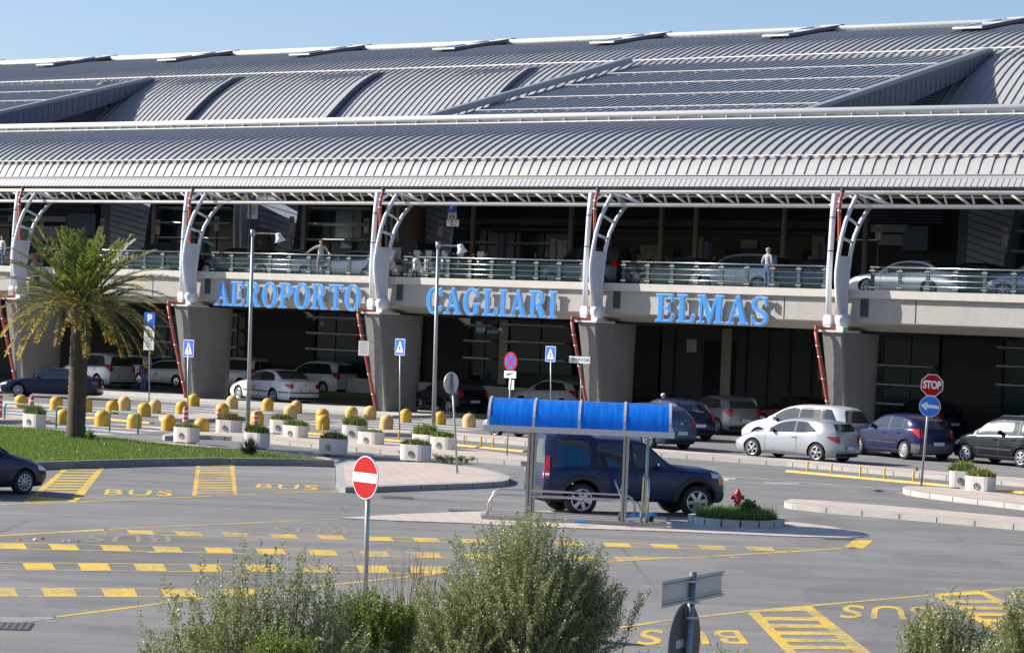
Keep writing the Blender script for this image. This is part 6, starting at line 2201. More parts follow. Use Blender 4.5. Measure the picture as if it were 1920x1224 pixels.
# cars on the upper road
def deck_px(x, n):
    u, _ = atn(x, 540, n)
    return B(u, n, 5.95)
def deck_car(kind, paint, label, xf, xr, n, near='L', spokes=7, opts=()):
    t, sp = make_car(kind, paint, label, spokes, 'spoke', 'cars on the upper road', opts)
    a, b = deck_px(xf, n), deck_px(xr, n)
    d = (a - b).normalized()
    ang = atan2(d.y, d.x)
    sg = 1 if near == 'L' else -1
    t.rotation_euler = (0, 0, ang)
    t.location = (a + b) / 2 - Vector((-sin(ang), cos(ang), 0)) * sg * sp['tr'] / 2
    return t
for a in [('sedan', P_white, 'white saloon on the upper road right of the last steel column', 1625, 1745, 3.2, 'L', 7, ()),
          ('hatch', P_blue, 'bright blue hatchback on the upper road left of the last steel column', 1462, 1545, 4.0),
          ('mpv', P_silver, 'silver car on the upper road behind the man in the pale shirt', 1325, 1420, 4.0),
          ('hatch', P_dgrey, 'blue grey hatchback nose on the upper road right of the fourth steel column', 1212, 1300, 4.6),
          ('van', P_dgrey, 'grey people van on the upper road left of the fourth steel column', 1045, 1120, 5.6),
          ('hatch', P_black, 'dark hatchback on the upper road at the right, behind the railing', 1758, 1845, 4.2),
          ('mpv', P_steel, 'grey blue car nose on the upper road at the right edge', 1898, 1990, 3.2),
          ('wagon', P_black, 'black estate car roof above the railing right of the second steel column', 390, 465, 5.5),
          ('hatch', P_silver, 'pale car on the upper road left of the third steel column', 612, 690, 4.2),
          ('mpv', P_dgrey, 'grey car on the upper road right of the palm crown', 245, 315, 4.6),
          ('sedan', P_grey, 'dark grey saloon on the upper road left of the gesturing man', 490, 575, 5.0),
          ('hatch', P_red, 'red car glimpsed through the railing at the left edge', 5, 60, 5.0)]:
    deck_car(*a)
# yellow stripe of the van: a band on its flank
for o in [o for o in bpy.data.objects if o.get('label', '').startswith('dark grey people van')]:
    for sg in (1, -1):
        MB().mt(0).box((.1, sg * .885, .86), (2.9, .03, .12)).build('yellow_stripe', [mat('stripe_yellow', (.55, .42, .03), .5)], o)

# black open topped car with soft roof
p = deck_px(765, 4.5)
t = thing('soft_top_car', 'black soft topped off road car on the upper road right of the third steel column', 'car', p, -BA + pi)
m = MB().mt(0, True)
pts = [(-1.15, .95), (-1.10, 1.72), (-1.0, 1.84), (.35, 1.86), (.6, 1.80), (.95, 1.15), (.95, .95)]
m.mt(0, False).extr([(x, -.78, z) for x, z in pts], (0, 1.56, 0))
m.build('soft_top', [mat('soft_top_black', (.012, .012, .013), .85)], t)
m = MB().mt(0).box((-.1, 0, .72), (2.3, 1.62, .62)).box((1.45, 0, .72), (1.1, 1.25, .5)).box((1.4, 0, .62), (1.2, 1.6, .22)).box((-1.3, 0, .5), (.1, 1.5, .2))
m.build('body', [P_black], t)
for sg in (1, -1):
    MB().mt(0).box((.2, sg * .79, 1.3), (.7, .02, .55)).build('window', [mat('plastic_window', (.10, .11, .12), .2)], t)
    for x in (-.9, 1.35):
        w_ = bpy.data.objects.new('wheel', WH[(.385, 6, 'spoke')][0]); C.objects.link(w_); w_.parent = t
        w_.location = (x, sg * .72, .385); w_.rotation_euler = (radians(-90 * sg), 0, 0)
        r_ = bpy.data.objects.new('rim', WH[(.385, 6, 'spoke')][1]); C.objects.link(r_); r_.parent = w_
MB().mt(0).box((-1.18, 0, 1.35), (.02, .9, .4)).build('rear_window', [MATS['plastic_window']], t)

# ------------------------------------------------------------ scooters
def scooter(loc, rz, paint, label, group=None, windscreen=True):
    t = thing('scooter', label, 'scooter', loc, rz, group)
    def wheel_s(x, r_):
        Mx = Matrix.Translation((x, 0, r_)) @ Matrix.Rotation(radians(90), 4, 'X')
        w_ = MB().mt(0, True).lathe([(r_ * .6, -.05), (r_ * .93, -.05), (r_, 0), (r_ * .93, .05), (r_ * .6, .05)], 20, Mx).build('wheel', [M_tyre], t)
        MB().mt(0, True).lathe([(0, -.03), (r_ * .62, -.03), (r_ * .62, .03), (0, .03)], 14, Mx).build('rim', [M_rim], w_)
    wheel_s(-.62, .25); wheel_s(.66, .26)
    m = MB().mt(0, True)
    def blob(c, s):
        m.lathe([(sin(a * pi / 8), -cos(a * pi / 8)) for a in range(9)], 12, Matrix.Translation(c) @ Matrix.Diagonal((*s, 1)))
    blob((-.45, 0, .60), (.50, .17, .20)); blob((.38, 0, .68), (.12, .20, .36)); blob((.50, 0, .92), (.15, .17, .14)); blob((.66, 0, .50), (.22, .08, .07))
    m.mt(0, False).box((.02, 0, .34), (.70, .30, .12))
    m.build('body', [paint], t)
    m = MB().mt(0, True)
    m.lathe([(sin(a * pi / 8), -cos(a * pi / 8)) for a in range(9)], 12, Matrix.Translation((-.38, 0, .80)) @ Matrix.Diagonal((.42, .15, .08, 1)))
    m.build('seat', [M_ctrim], t)
    m = MB().mt(0, True).tube([(.42, -.33, 1.06), (.46, -.15, 1.04), (.46, .15, 1.04), (.42, .33, 1.06)], .017, 6).tube([(.46, 0, 1.0), (.66, 0, .28)], .03, 6)
    m.build('handlebar', [M_ctrim], t)
    for sg in (1, -1):
        m = MB().mt(0, True).tube([(.44, sg * .22, 1.05), (.50, sg * .28, 1.22)], .008, 5)
        m.lathe([(sin(a * pi / 6), -cos(a * pi / 6)) for a in range(7)], 10, Matrix.Translation((.50, sg * .29, 1.25)) @ Matrix.Diagonal((.02, .07, .045, 1)))
        m.build('mirror', [M_ctrim], t)
    MB().mt(0, True).lathe([(0, 0), (.07, .0), (.06, .03), (0, .045)], 12, Matrix.Translation((.62, 0, .92)) @ Matrix.Rotation(radians(90), 4, 'Y')).build('headlight', [M_head], t)
    MB().mt(0).box((.60, .13, .82), (.06, .06, .05)).build('indicator', [M_amber], t)
    MB().mt(0).box((.60, -.13, .82), (.06, .06, .05)).build('indicator', [M_amber], t)
    MB().mt(0).box((-.95, 0, .62), (.05, .2, .09)).build('tail_light', [M_tail], t)
    if windscreen:
        MB().mt(0, True).grid([[Vector((.52 - .10 * k_ / 3, y, .98 + .42 * k_ / 3)) for y in (-.16, 0, .16)] for k_ in range(4)]).build('windscreen', [glass_mat('scooter_screen', (.35, .4, .42), .35)], t)
    return t
scooter(G(795, 776), pi + .35, P_black, 'black scooter parked in front of the black hatchback beside the third pier', windscreen=False)
M_scw = mat('scooter_white', (.50, .49, .46), .35)
for i, (x, pnt, lb) in enumerate([(738, M_scw, 'pale scooter right of the third steel column on the upper road'), (786, P_white, 'white scooter with the widest gap to its right, upper road'), (808, P_white, 'white scooter behind the second lamp post on the upper road'),
                     (838, P_steel, 'blue scooter right of the second lamp post on the upper road'), (868, P_black, 'black scooter on the upper road, second from the right of its row'), (905, P_black, 'black scooter at the right end of the upper road row')]):
    scooter(deck_px(x, 2.2), -BA + pi * 1.5 + .3, pnt, lb, 'scooters on the upper road')
# ------------------------------------------------------------ people
M_skin = mat('skin', (.42, .24, .16), .55)
M_hair = {'grey': mat('hair_grey', (.32, .31, .30), .8), 'brown': mat('hair_brown', (.06, .035, .02), .7), 'white': mat('hair_white', (.55, .53, .50), .8)}
def person(loc, rz, label, top, legs, hair='brown', pose='stand', hgt=1.74, group='people at the airport', cap=None, vest=None):
    """one continuous skinned body; local -y is the front"""
    k = hgt / 1.74
    V, R_, E, Z = [], [], [], []
    def v(p, r, z):
        V.append(Vector(p) * k); R_.append(r * k); Z.append(z)
        return len(V) - 1
    def e(a, b): E.append((a, b))
    T, Lg, Sk, Sh = 1, 2, 0, 3
    sit = 0
    pel = v((0, 0, .96), .135, Lg)
    wai = v((0, .0, 1.10), .125, T); che = v((0, .01, 1.30), .15, T); sho = v((0, .015, 1.43), .10, T)
    nk = v((0, .005, 1.50), .052, Sk); hd = v((0, -.01, 1.575), .073, Sk); hd2 = v((0, -.005, 1.64), .085, Sk); hd3 = v((0, .005, 1.70), .062, Sk)
    for a, b in ((pel, wai), (wai, che), (che, sho), (sho, nk), (nk, hd), (hd, hd2), (hd2, hd3)): e(a, b)
    ns_ = v((0, -.105, 1.60), .012, Sk); e(hd2, ns_)
    for sg in (-1, 1):
        er = v((sg * .088, .0, 1.615), .012, Sk); e(hd2, er)
    st = .10 if pose != 'walk' else .12
    for sg in (-1, 1):
        fy = (-.22 * sg if pose == 'walk' else 0)
        hip = v((sg * .095, 0, .90), .10, Lg); kn = v((sg * st, fy * .5 - .03, .50), .068, Lg)
        an = v((sg * (st + .01), fy + .02, .10), .046, Lg); he = v((sg * (st + .01), fy + .03, .045), .045, Sh); to = v((sg * (st + .03), fy - .15, .035), .035, Sh)
        e(pel, hip); e(hip, kn); e(kn, an); e(an, he); e(he, to)
        s1 = v((sg * .185, .015, 1.41), .068, T)
        if pose == 'lean' and sg == -1: el, wr, hn = (-.42, -.02, 1.28), (-.62, -.10, 1.12), (-.70, -.13, 1.09)
        elif pose == 'lean': el, wr, hn = (.30, -.12, 1.20), (.33, -.34, 1.10), (.33, -.42, 1.09)
        elif pose == 'pocket': el, wr, hn = (sg * .27, .06, 1.15), (sg * .19, -.07, .98), (sg * .17, -.10, .92)
        elif pose == 'walk': el, wr, hn = (sg * .24, -.03 * sg, 1.13), (sg * .24, -.14 + .1 * sg, .92), (sg * .24, -.18 + .1 * sg, .84)
        else: el, wr, hn = (sg * .25, .03, 1.13), (sg * .25, -.05, .88), (sg * .25, -.07, .80)
        e1 = v(el, .048, T); w1 = v(wr, .032, T); h1 = v(hn, .034, Sk)
        e(sho, s1); e(s1, e1); e(e1, w1); e(w1, h1)
        d = (Vector(hn) - Vector(wr)).normalized()
        q = d.cross(Vector((0, 1, 0))).normalized() if abs(d.y) < .9 else Vector((1, 0, 0))
        for i, ln in enumerate((.075, .085, .08, .062)):
            o_ = q * (.026 - .0175 * i)
            a1 = v(Vector(hn) + o_ + d * ln * .55, .009, Sk); a2 = v(Vector(hn) + o_ * 1.1 + d * ln + Vector((0, -.02, -.01)), .0075, Sk)
            e(h1, a1); e(a1, a2)
        tb = v(Vector(hn) + q * .04 - d * .005 + Vector((0, -.02, 0)), .010, Sk); tb2 = v(Vector(hn) + q * .05 + d * .035 + Vector((0, -.03, 0)), .008, Sk)
        e(h1, tb); e(tb, tb2)
    me = bpy.data.meshes.new('p')
    me.from_pydata(V, E, [])
    o = bpy.data.objects.new('p', me)
    C.objects.link(o)
    md = o.modifiers.new('s', 'SKIN')
    md.use_smooth_shade = True
    sk = me.skin_vertices[0].data
    for i, r_ in enumerate(R_):
        sk[i].radius = (r_, r_ * (.72 if Z[i] == T and abs(V[i].x) < .05 else 1.0))
    sk[0].use_root = True
    sb = o.modifiers.new('b', 'SUBSURF'); sb.levels = 1; sb.render_levels = 1
    dg = bpy.context.evaluated_depsgraph_get()
    nm = bpy.data.meshes.new_from_object(o.evaluated_get(dg))
    bpy.data.objects.remove(o)
    nm.name = 'person'
    nm.materials.clear()
    for m_ in (M_skin, top, legs, mat('shoes', (.03, .025, .02), .6)): nm.materials.append(m_)
    segs = [(V[a], V[b], Z[b]) for a, b in E]
    for p in nm.polygons:
        c = p.center
        best, bz = 9, 0
        for a, b, z in segs:
            ab = b - a
            t_ = max(0, min(1, (c - a).dot(ab) / max(1e-9, ab.length_squared)))
            dd = (c - a - ab * t_).length
            if dd < best: best, bz = dd, z
        p.material_index = bz
        p.use_smooth = True
    r_ = bpy.data.objects.new('person', nm)
    C.objects.link(r_)
    r_.location = loc
    r_.rotation_euler = (0, 0, rz)
    r_['label'], r_['category'] = label, 'person'
    if group: r_['group'] = group
    h = MB().mt(0, True)
    rows = []
    for i in range(6):
        a = pi / 2 * i / 5
        rows.append([Vector((.094 * sin(a) * cos(b) , .100 * sin(a) * sin(b) + .012, 1.665 + .085 * cos(a) - (.06 * max(0, sin(b)) if i == 5 else 0) + (.045 * max(0, -sin(b)) if i >= 4 else 0))) * k for b in [2 * pi * j / 14 for j in range(15)]])
    h.grid(rows)
    if cap:
        h.add([Vector(p) * k for p in [(-.07, -.085, 1.69), (.07, -.085, 1.69), (.05, -.17, 1.685), (-.05, -.17, 1.685)]], [(0, 1, 2, 3)])
    h.build('cap' if cap else 'hair', [cap or M_hair[hair]], r_)
    return r_
c_wh = mat('shirt_white', (.50, .48, .45), .8); c_gr = mat('jacket_grey', (.30, .32, .34), .8); c_jn = mat('jeans_blue', (.05, .09, .22), .85)
c_dk = mat('cloth_dark', (.015, .016, .02), .85); c_rd = mat('cloth_wine', (.07, .02, .02), .85); c_bl = mat('shirt_slate', (.12, .16, .22), .8)
c_bg = mat('cloth_beige', (.25, .21, .16), .85); c_ye = mat('vest_yellow', (.50, .62, .03), .6)
person(deck_px(599, 1.0), -BA + .9, 'man in a white jacket leaning with arms out on the upper railing', c_wh, c_bg, 'brown', 'lean', 1.78)
person(deck_px(1438, .95), -BA + pi - .2, 'man in grey jacket, jeans and cap standing with his back to the railing', c_gr, c_jn, 'grey', 'pocket', 1.76, cap=mat('cap_grey', (.26, .25, .24), .8))
person(deck_px(163, 3.0), -BA, 'person in a fluorescent yellow vest above the palm crown', c_ye, c_dk, 'brown', 'stand', 1.8)
person(deck_px(1, 2.0), -BA, 'person in a white shirt cut by the left edge on the upper road', c_wh, c_jn, 'brown', 'stand', 1.74)
person(G(268, 738), -BA + pi, 'person in a wine red top and jeans beside the white estate taxi', c_rd, c_jn, 'brown', 'stand', 1.72)
person(G(890, 757), -BA + 1.2, 'left one of two men in dark clothes talking in the shade', c_dk, c_dk, 'brown', 'stand', 1.76)
person(G(925, 756), -BA - 1.2, 'right one of two men in dark clothes talking in the shade', c_dk, c_dk, 'brown', 'pocket', 1.80)
person(G(1241, 815), -BA + 1.8, 'grey haired man in a slate shirt behind the steel blue small car', c_bl, c_dk, 'white', 'walk', 1.68)
for i, (x, n, cl, lb) in enumerate([(1002, 8.5, c_dk, 'at the left of the grey people van'), (1023, 9.5, c_dk, 'behind the grey people van window'), (1195, 10, c_bg, 'left of the crowd in the hall'), (1216, 10.5, c_dk, 'second from the left of the hall crowd'), (1249, 10, c_dk, 'by the dark door in the hall'),
                     (1292, 11, c_dk, 'left of the pale column in the hall'), (1336, 10, c_dk, 'right of the middle banner'), (1359, 11.5, c_bl, 'behind the silver car roof'), (1380, 10, c_dk, 'left of the man in cap'), (1400, 11, c_dk, 'second left of the man in cap'), (1415, 10, c_rd, 'nearest left of the man in cap'),
                     (1517, 10, c_dk, 'left of the last steel column'), (884, 10, c_dk, 'near the scooters, left'), (912, 10.5, c_dk, 'near the scooters, right')]):
    person(deck_px(x, n), random.uniform(0, 6), 'dim figure in dark clothes in the hall ' + lb, cl, c_dk, ['brown', 'grey'][i % 2], ['stand', 'pocket', 'walk'][i % 3], 1.66 + .04 * (i % 4), 'people waiting in the hall')

# ------------------------------------------------------------ vegetation
def leaf_mesh(name, mats, V, F, MI, smooth=False):
    me = bpy.data.meshes.new(name)
    me.vertices.add(len(V)); me.vertices.foreach_set('co', np.asarray(V, dtype=np.float32).ravel())
    nf = len(F)
    ln = F.shape[1]
    me.loops.add(nf * ln); me.loops.foreach_set('vertex_index', F.astype(np.int32).ravel())
    me.polygons.add(nf)
    me.polygons.foreach_set('loop_start', np.arange(0, nf * ln, ln, dtype=np.int32))
    me.polygons.foreach_set('loop_total', np.full(nf, ln, dtype=np.int32))
    me.polygons.foreach_set('material_index', MI.astype(np.int32))
    for m in mats: me.materials.append(m)
    me.update(); me.validate()
    return me
def leafmat(name, col, tr=.35, rough=.5, spec=.4):
    if name in MATS: return MATS[name]
    m = bpy.data.materials.new(name); m.use_nodes = True
    t = m.node_tree; b = t.nodes['Principled BSDF']
    b.inputs['Base Color'].default_value = (*col, 1); b.inputs['Roughness'].default_value = rough; b.inputs['Specular IOR Level'].default_value = spec
    tl = t.nodes.new('ShaderNodeBsdfTranslucent'); tl.inputs[0].default_value = (col[0] * 1.3, col[1] * 1.4, col[2] * .8, 1)
    mx = t.nodes.new('ShaderNodeMixShader'); mx.inputs[0].default_value = tr
    t.links.new(b.outputs[0], mx.inputs[1]); t.links.new(tl.outputs[0], mx.inputs[2]); t.links.new(mx.outputs[0], t.nodes['Material Output'].inputs[0])
    MATS[name] = m
    return m
def diamonds(P, D, N, ln, wd):
    """leaves: point, direction, normal arrays -> vertices, faces"""
    S_ = np.cross(D, N); S_ /= np.linalg.norm(S_, axis=1, keepdims=True) + 1e-9
    ln = ln[:, None]; wd = wd[:, None]
    V = np.stack([P, P + D * ln * .5 + S_ * wd, P + D * ln, P + D * ln * .5 - S_ * wd], 1).reshape(-1, 3)
    F = np.arange(len(V)).reshape(-1, 4)
    return V, F
def unit(a): return a / (np.linalg.norm(a, axis=-1, keepdims=True) + 1e-9)

# lawn island
gpx = [(-60, 800), (0, 801), (90, 806), (165, 817), (275, 830), (370, 840), (450, 846), (560, 856), (626, 866)]
fpx = [(627, 868), (540, 865), (430, 864), (409, 863), (250, 866), (83, 871), (-60, 877)]
P = [tuple(G(x, y, .12)[:2]) for x, y in gpx + fpx]
MB().mt(0).prism(P, -.02, .10).mt(0).build('lawn_kerb', [M_kerbd], kind='structure')
m = MB().mt(0)
Pf = [Vector(tuple(G(x, y, .12)[:2]) + (.0,)) for x, y in fpx]
for a, b in zip(Pf, Pf[1:]):
    L = (b - a).length; d = (b - a) / L; n_ = int(L / 1.0)
    for i in range(max(1, n_)):
        p0, p1 = a + d * (L * i / max(1, n_) + .01), a + d * (L * (i + 1) / max(1, n_) - .01)
        m.bar(p0 + Vector((0, .06, .10)), p1 + Vector((0, .06, .10)), .14, .20)
m.build('kerb', [M_kerbd], kind='structure')
q = inset(P, .25)
M_grass = mat('lawn', (.075, .13, .022), .9, var=.75, vscale=.8, tint=(.11, .10, .04), bump=.4, bscale=25)
MB().mt(0).poly([(x, y, .15) for x, y in q]).build('lawn', [M_grass], kind='structure')
def scatter(poly, n):
    xs_ = [p[0] for p in poly]; ys_ = [p[1] for p in poly]
    out = []
    while len(out) < n:
        x, y = random.uniform(min(xs_), max(xs_)), random.uniform(min(ys_), max(ys_))
        if inside((x, y), poly): out.append((x, y))
    return np.array(out)
def grass(name, pts, z, h, wdt, mats, pm, label=None, lean=.5):
    n = len(pts)
    base = np.c_[pts, np.full(n, z)]
    a = rng.uniform(0, 2 * pi, n)
    hh = h * rng.uniform(.5, 1.25, n)
    tip = base + np.c_[np.cos(a) * hh * lean * rng.random(n), np.sin(a) * hh * lean * rng.random(n), hh]
    s = np.c_[-np.sin(a), np.cos(a), np.zeros(n)] * wdt
    V = np.stack([base - s, base + s, tip], 1).reshape(-1, 3)
    F = np.arange(3 * n).reshape(-1, 3)
    me = leaf_mesh(name, mats, V, F, rng.choice(len(mats), n, p=pm))
    o = bpy.data.objects.new(name, me); C.objects.link(o)
    o['kind'] = 'stuff'
    if label: o['label'] = label
    return o
GR = [leafmat('grass_mid', (.10, .175, .025)), leafmat('grass_dark', (.05, .10, .018)), leafmat('grass_light', (.17, .24, .05)), leafmat('grass_dry', (.26, .23, .09))]
grass('grass', scatter(q, 75000), .13, .10, .010, GR, [.46, .24, .21, .09], 'short bright green lawn grass with tiny yellow flowers')
fl = scatter(q, 120)
grass('lawn_flowers', fl, .19, .05, .02, [M_flow], [1.0], 'tiny yellow flowers scattered in the lawn')
qb = [(c0.x + x, c0.y + y) for x, y in circle(R_ - .18, 24)]
grass('bed_grass', scatter(qb, 3500), .13, .26, .010, GR, [.46, .25, .21, .08], 'tall grass in the round hydrant bed', .9)

# palm tree
pb_ = G(141, 831)
t = thing('palm_tree', 'stout palm tree with a wide arching crown on the lawn at the left', 'palm tree', pb_ + Vector((0, 0, .1)))
m = MB().mt(0, True)
rows = []
for i in range(62):
    z = i * .064
    r = .325 - .05 * min(1, z / .5) - .02 * z / 4 + (.02 if i % 2 == 0 else 0)
    cx_ = .0 + .0 * z
    rows.append([Vector((cx_ + (r + .018 * sin(k_ * 2.1 + i * 1.3)) * cos(2 * pi * k_ / 18), (r) * sin(2 * pi * k_ / 18), z)) for k_ in range(19)])
m.grid(rows)
m.build('trunk', [mat('palm_bark', (.085, .062, .045), .95, var=.5, vscale=4, bump=.6, bscale=14)], t)
cz = Vector((-.02, 0, 4.15))
PM = [leafmat('palm_green', (.095, .14, .03), .28), leafmat('palm_olive', (.22, .225, .05), .3), leafmat('palm_dark', (.03, .055, .02), .15), leafmat('palm_yellow', (.50, .29, .06), .25)]
PV, PD, PN, PL_, PW, PI = [], [], [], [], [], []
rachis = MB().mt(0, True)
NFR = 82
for i in range(NFR):
    az = i * 2.39996
    lvl = (i + .5) / NFR                 # 0 upright .. 1 hanging
    el0 = radians(86 - 82 * lvl ** .85)
    ln = random.uniform(2.6, 3.05) * (.82 if lvl < .15 else 1)
    droop = .40 + .80 * lvl + random.uniform(-.1, .1)
    d0 = Vector((cos(az) * cos(el0), sin(az) * cos(el0), sin(el0)))
    pts = []
    p = cz + Vector((cos(az), sin(az), 0)) * .18
    d = d0.copy()
    ns_ = 26
    for k_ in range(ns_ + 1):
        pts.append(p.copy())
        d = (d + Vector((0, 0, -1)) * droop * 1.35 / ns_).normalized()
        p = p + d * ln / ns_
    rachis.tube(pts[::5] + [pts[-1]], [.030, .024, .018, .013, .009, .005, .004][:len(pts[::5]) + 1], 4, cap=False)
    for k_ in range(5, ns_ + 1):
        a = pts[k_]
        tg = (pts[min(ns_, k_ + 1)] - pts[k_ - 1]).normalized()
        sd_ = tg.cross(Vector((0, 0, 1)))
        if sd_.length < .05: sd_ = Vector((-sin(az), cos(az), 0))
        sd_.normalize()
        up = sd_.cross(tg).normalized()
        f = k_ / ns_
        for sg in (-1, 1):
            for sub in range(2):
                q_ = a + tg * (ln / ns_) * (sub / 2)
                l_ = .36 * sin(pi * min(1, (f + .12) * .82)) ** .6 * random.uniform(.8, 1.1)
                dd = (sd_ * sg * .72 + tg * .80 + up * random.uniform(.15, .45) - Vector((0, 0, 1)) * random.uniform(.0, .18)).normalized()
                PV.append(q_); PD.append(dd); PN.append(up + sd_ * sg * .5 + Vector((random.uniform(-.3, .3),) * 3)); PL_.append(l_); PW.append(.027)
                r_ = random.random()
                tipf = max(0, f - .55) * 1.6
                if lvl > .60: PI.append(3 if r_ < .12 + tipf else (1 if r_ < .5 else (0 if r_ < .85 else 2)))
                elif lvl > .3: PI.append(3 if r_ < tipf * .6 else (1 if r_ < .35 else (0 if r_ < .78 else 2)))
                else: PI.append(1 if r_ < .35 else (0 if r_ < .80 else 2))
V_, F_ = diamonds(np.array([tuple(x) for x in PV]), unit(np.array([tuple(x) for x in PD])), unit(np.array([tuple(x) for x in PN])), np.array(PL_), np.array(PW))
o = bpy.data.objects.new('crown', leaf_mesh('crown', PM, V_, F_, np.array(PI))); C.objects.link(o); o.parent = t
rachis.build('frond_stems', [mat('palm_stem', (.25, .20, .08), .6)], o)
m = MB().mt(0, True)
m.lathe([(.30, 0), (.36, .25), (.34, .5), (.18, .75), (0, .8)], 14, Matrix.Translation(cz + Vector((-.0, 0, -.55))))
m.build('crown_base', [mat('palm_boot', (.14, .09, .045), .95, var=.5, vscale=6)], t)

# spiky young palm on the lawn
def spiky(loc, n, h, mats, label, name='young_palm', cat='plant'):
    P_, D_, N_, L2, W2, I2 = [], [], [], [], [], []
    for i in range(n):
        a = random.uniform(0, 2 * pi); e_ = radians(random.uniform(15, 88))
        d = Vector((cos(a) * cos(e_), sin(a) * cos(e_), sin(e_)))
        P_.append(Vector(loc) + Vector((0, 0, random.uniform(0, .15)))); D_.append(d); N_.append(Vector((random.random() - .5, random.random() - .5, .3)))
        L2.append(h * random.uniform(.5, 1) * (.6 + .4 * sin(e_))); W2.append(.012); I2.append(random.randrange(len(mats)))
    V2, F2 = diamonds(np.array([tuple(x) for x in P_]), unit(np.array([tuple(x) for x in D_])), unit(np.array([tuple(x) for x in N_])), np.array(L2), np.array(W2))
    o = bpy.data.objects.new(name, leaf_mesh(name, mats, V2, F2, np.array(I2))); C.objects.link(o)
    o['label'], o['category'] = label, cat
    return o
spiky(G(468, 856, .14), 260, .62, [leafmat('spike_dark', (.03, .05, .03), .1), leafmat('spike_brown', (.06, .05, .03), .1)], 'small dark spiky young palm at the right part of the lawn')
spiky(G(168, 827, .14), 120, .42, [GR[1], GR[0]], 'tuft of tall dark grass at the right foot of the palm tree', 'grass_tuft', 'grass tuft')

# shrubs: many thin shoots carrying small leaves
def shrub(name, label, lobes, D0, mats, pm, leaf=(.023, .0075), per=120, twig=.13, cat='shrub', bare=.0, depth=.9, group=None):
    """lobes: (x, y, rx, ry, shoots) in photograph pixels at distance D0; built as shoots with leaves in real space"""
    scp = F_PX / D0
    x0 = sum(l[0] for l in lobes) / len(lobes)
    base0 = px_at(x0, 900, D0); base0.z = 0
    t = thing(name, label, cat, base0, 0, group)
    b0 = np.array(base0)
    P_, D_, L_l, I_ = [], [], [], []
    st = MB().mt(0, True)
    for (lx, ly, rx, ry, ns_) in lobes:
        c = np.array(px_at(lx, ly, D0)); rx, ry = rx / scp, ry / scp
        for s_ in range(ns_):
            a = rng.uniform(0, 2 * pi); el = np.arcsin(rng.uniform(-.35, 1)); rr = rng.uniform(.55, 1.08)
            tgt = c + np.array([np.cos(a) * np.cos(el) * rx, np.sin(a) * np.cos(el) * rx * depth, np.sin(el) * ry]) * rr
            root = np.array([c[0] + (tgt[0] - c[0]) * .25 + rng.normal(0, .06), c[1] + (tgt[1] - c[1]) * .25, 0])
            if tgt[2] < .12: tgt[2] = .12 + rng.random() * .1
            mid = (root + tgt) / 2 + np.array([0, 0, .18 * (tgt[2])]) + rng.normal(0, .05, 3)
            ts = np.linspace(0, 1, 9)[:, None]
            cur = root * (1 - ts) ** 2 + 2 * mid * ts * (1 - ts) + tgt * ts ** 2
            if s_ % 4 == 0 or rng.random() < bare:
                st.tube([Vector(p) - base0 for p in cur], [.010 - .0009 * i for i in range(9)], 3, cap=False)
            if rng.random() < bare: continue
            n = int(per * rng.uniform(.6, 1.3))
            tt_ = rng.uniform(.38, 1.0, n) ** .8
            tt_ = tt_[:, None]
            pp = root * (1 - tt_) ** 2 + 2 * mid * tt_ * (1 - tt_) + tgt * tt_ ** 2
            tg_ = unit(2 * (1 - tt_) * (mid - root) + 2 * tt_ * (tgt - mid))
            # leaves gather on side twigs
            k_ = rng.integers(0, 9, n)
            tw = unit(rng.normal(0, 1, (9, 3)) + np.array([0, 0, .5]))[k_]
            off = rng.uniform(0, 1, (n, 1)) * twig * (1.25 - tt_)
            pp = pp + tw * off
            dd = unit(tg_ * .6 + tw * .7 + rng.normal(0, .55, (n, 3)))
            P_.append(pp - b0); D_.append(dd)
            shade = rng.random(n)
            I_.append(np.digitize(shade, np.cumsum(pm)[:-1]))
    P_ = np.concatenate(P_); D_ = np.concatenate(D_); I_ = np.concatenate(I_)
    n = len(P_)
    N_ = unit(rng.normal(0, 1, (n, 3)) + np.array([0, 0, .6]))
    V2, F2 = diamonds(P_, D_, N_, leaf[0] * rng.uniform(.6, 1.3, n), leaf[1] * rng.uniform(.7, 1.3, n))
    o = bpy.data.objects.new('foliage', leaf_mesh('foliage', mats, V2, F2, I_)); C.objects.link(o); o.parent = t
    st.build('stems', [mat('twig', (.33, .28, .21), .85)], t)
    return t
OL = [leafmat('olive_mid', (.20, .235, .09), .25, .42, .5), leafmat('olive_dark', (.11, .125, .06), .2, .45), leafmat('olive_pale', (.38, .40, .22), .25, .38, .6), leafmat('olive_tan', (.33, .27, .15), .2)]
BG = [leafmat('bright_green', (.13, .18, .022), .3), leafmat('bright_dark', (.06, .09, .015), .2), leafmat('bright_lime', (.25, .29, .035), .35)]
GS = 'foreground shrubs'
shrub('olive_shrub', 'largest grey green shrub in the foreground, right of the no entry sign', [(985, 1120, 175, 160, 430), (1080, 1130, 95, 115, 150), (1120, 1115, 100, 62, 30), (870, 1185, 140, 115, 260), (990, 1240, 210, 100, 260), (985, 1000, 75, 42, 50), (720, 1240, 120, 60, 90)], 30, OL, [.40, .20, .28, .12], per=190, group=GS)
shrub('olive_shrub', 'loose airy shrub left of the no entry sign with thin upright shoots', [(500, 1205, 180, 100, 170), (460, 1180, 120, 100, 90), (400, 1130, 100, 90, 38), (540, 1080, 60, 92, 34), (470, 1060, 40, 62, 12), (600, 1130, 80, 80, 50), (350, 1220, 90, 70, 70), (590, 1220, 150, 60, 130), (310, 1120, 50, 60, 6)], 27, OL, [.42, .18, .28, .12], per=125, twig=.11, group=GS)
shrub('bright_shrub', 'bright green shrub at the foot of the no entry sign', [(690, 1165, 85, 72, 150), (650, 1185, 60, 60, 80), (740, 1170, 50, 60, 60)], 28.5, BG, [.45, .35, .2], per=120, leaf=(.022, .009), group=GS)
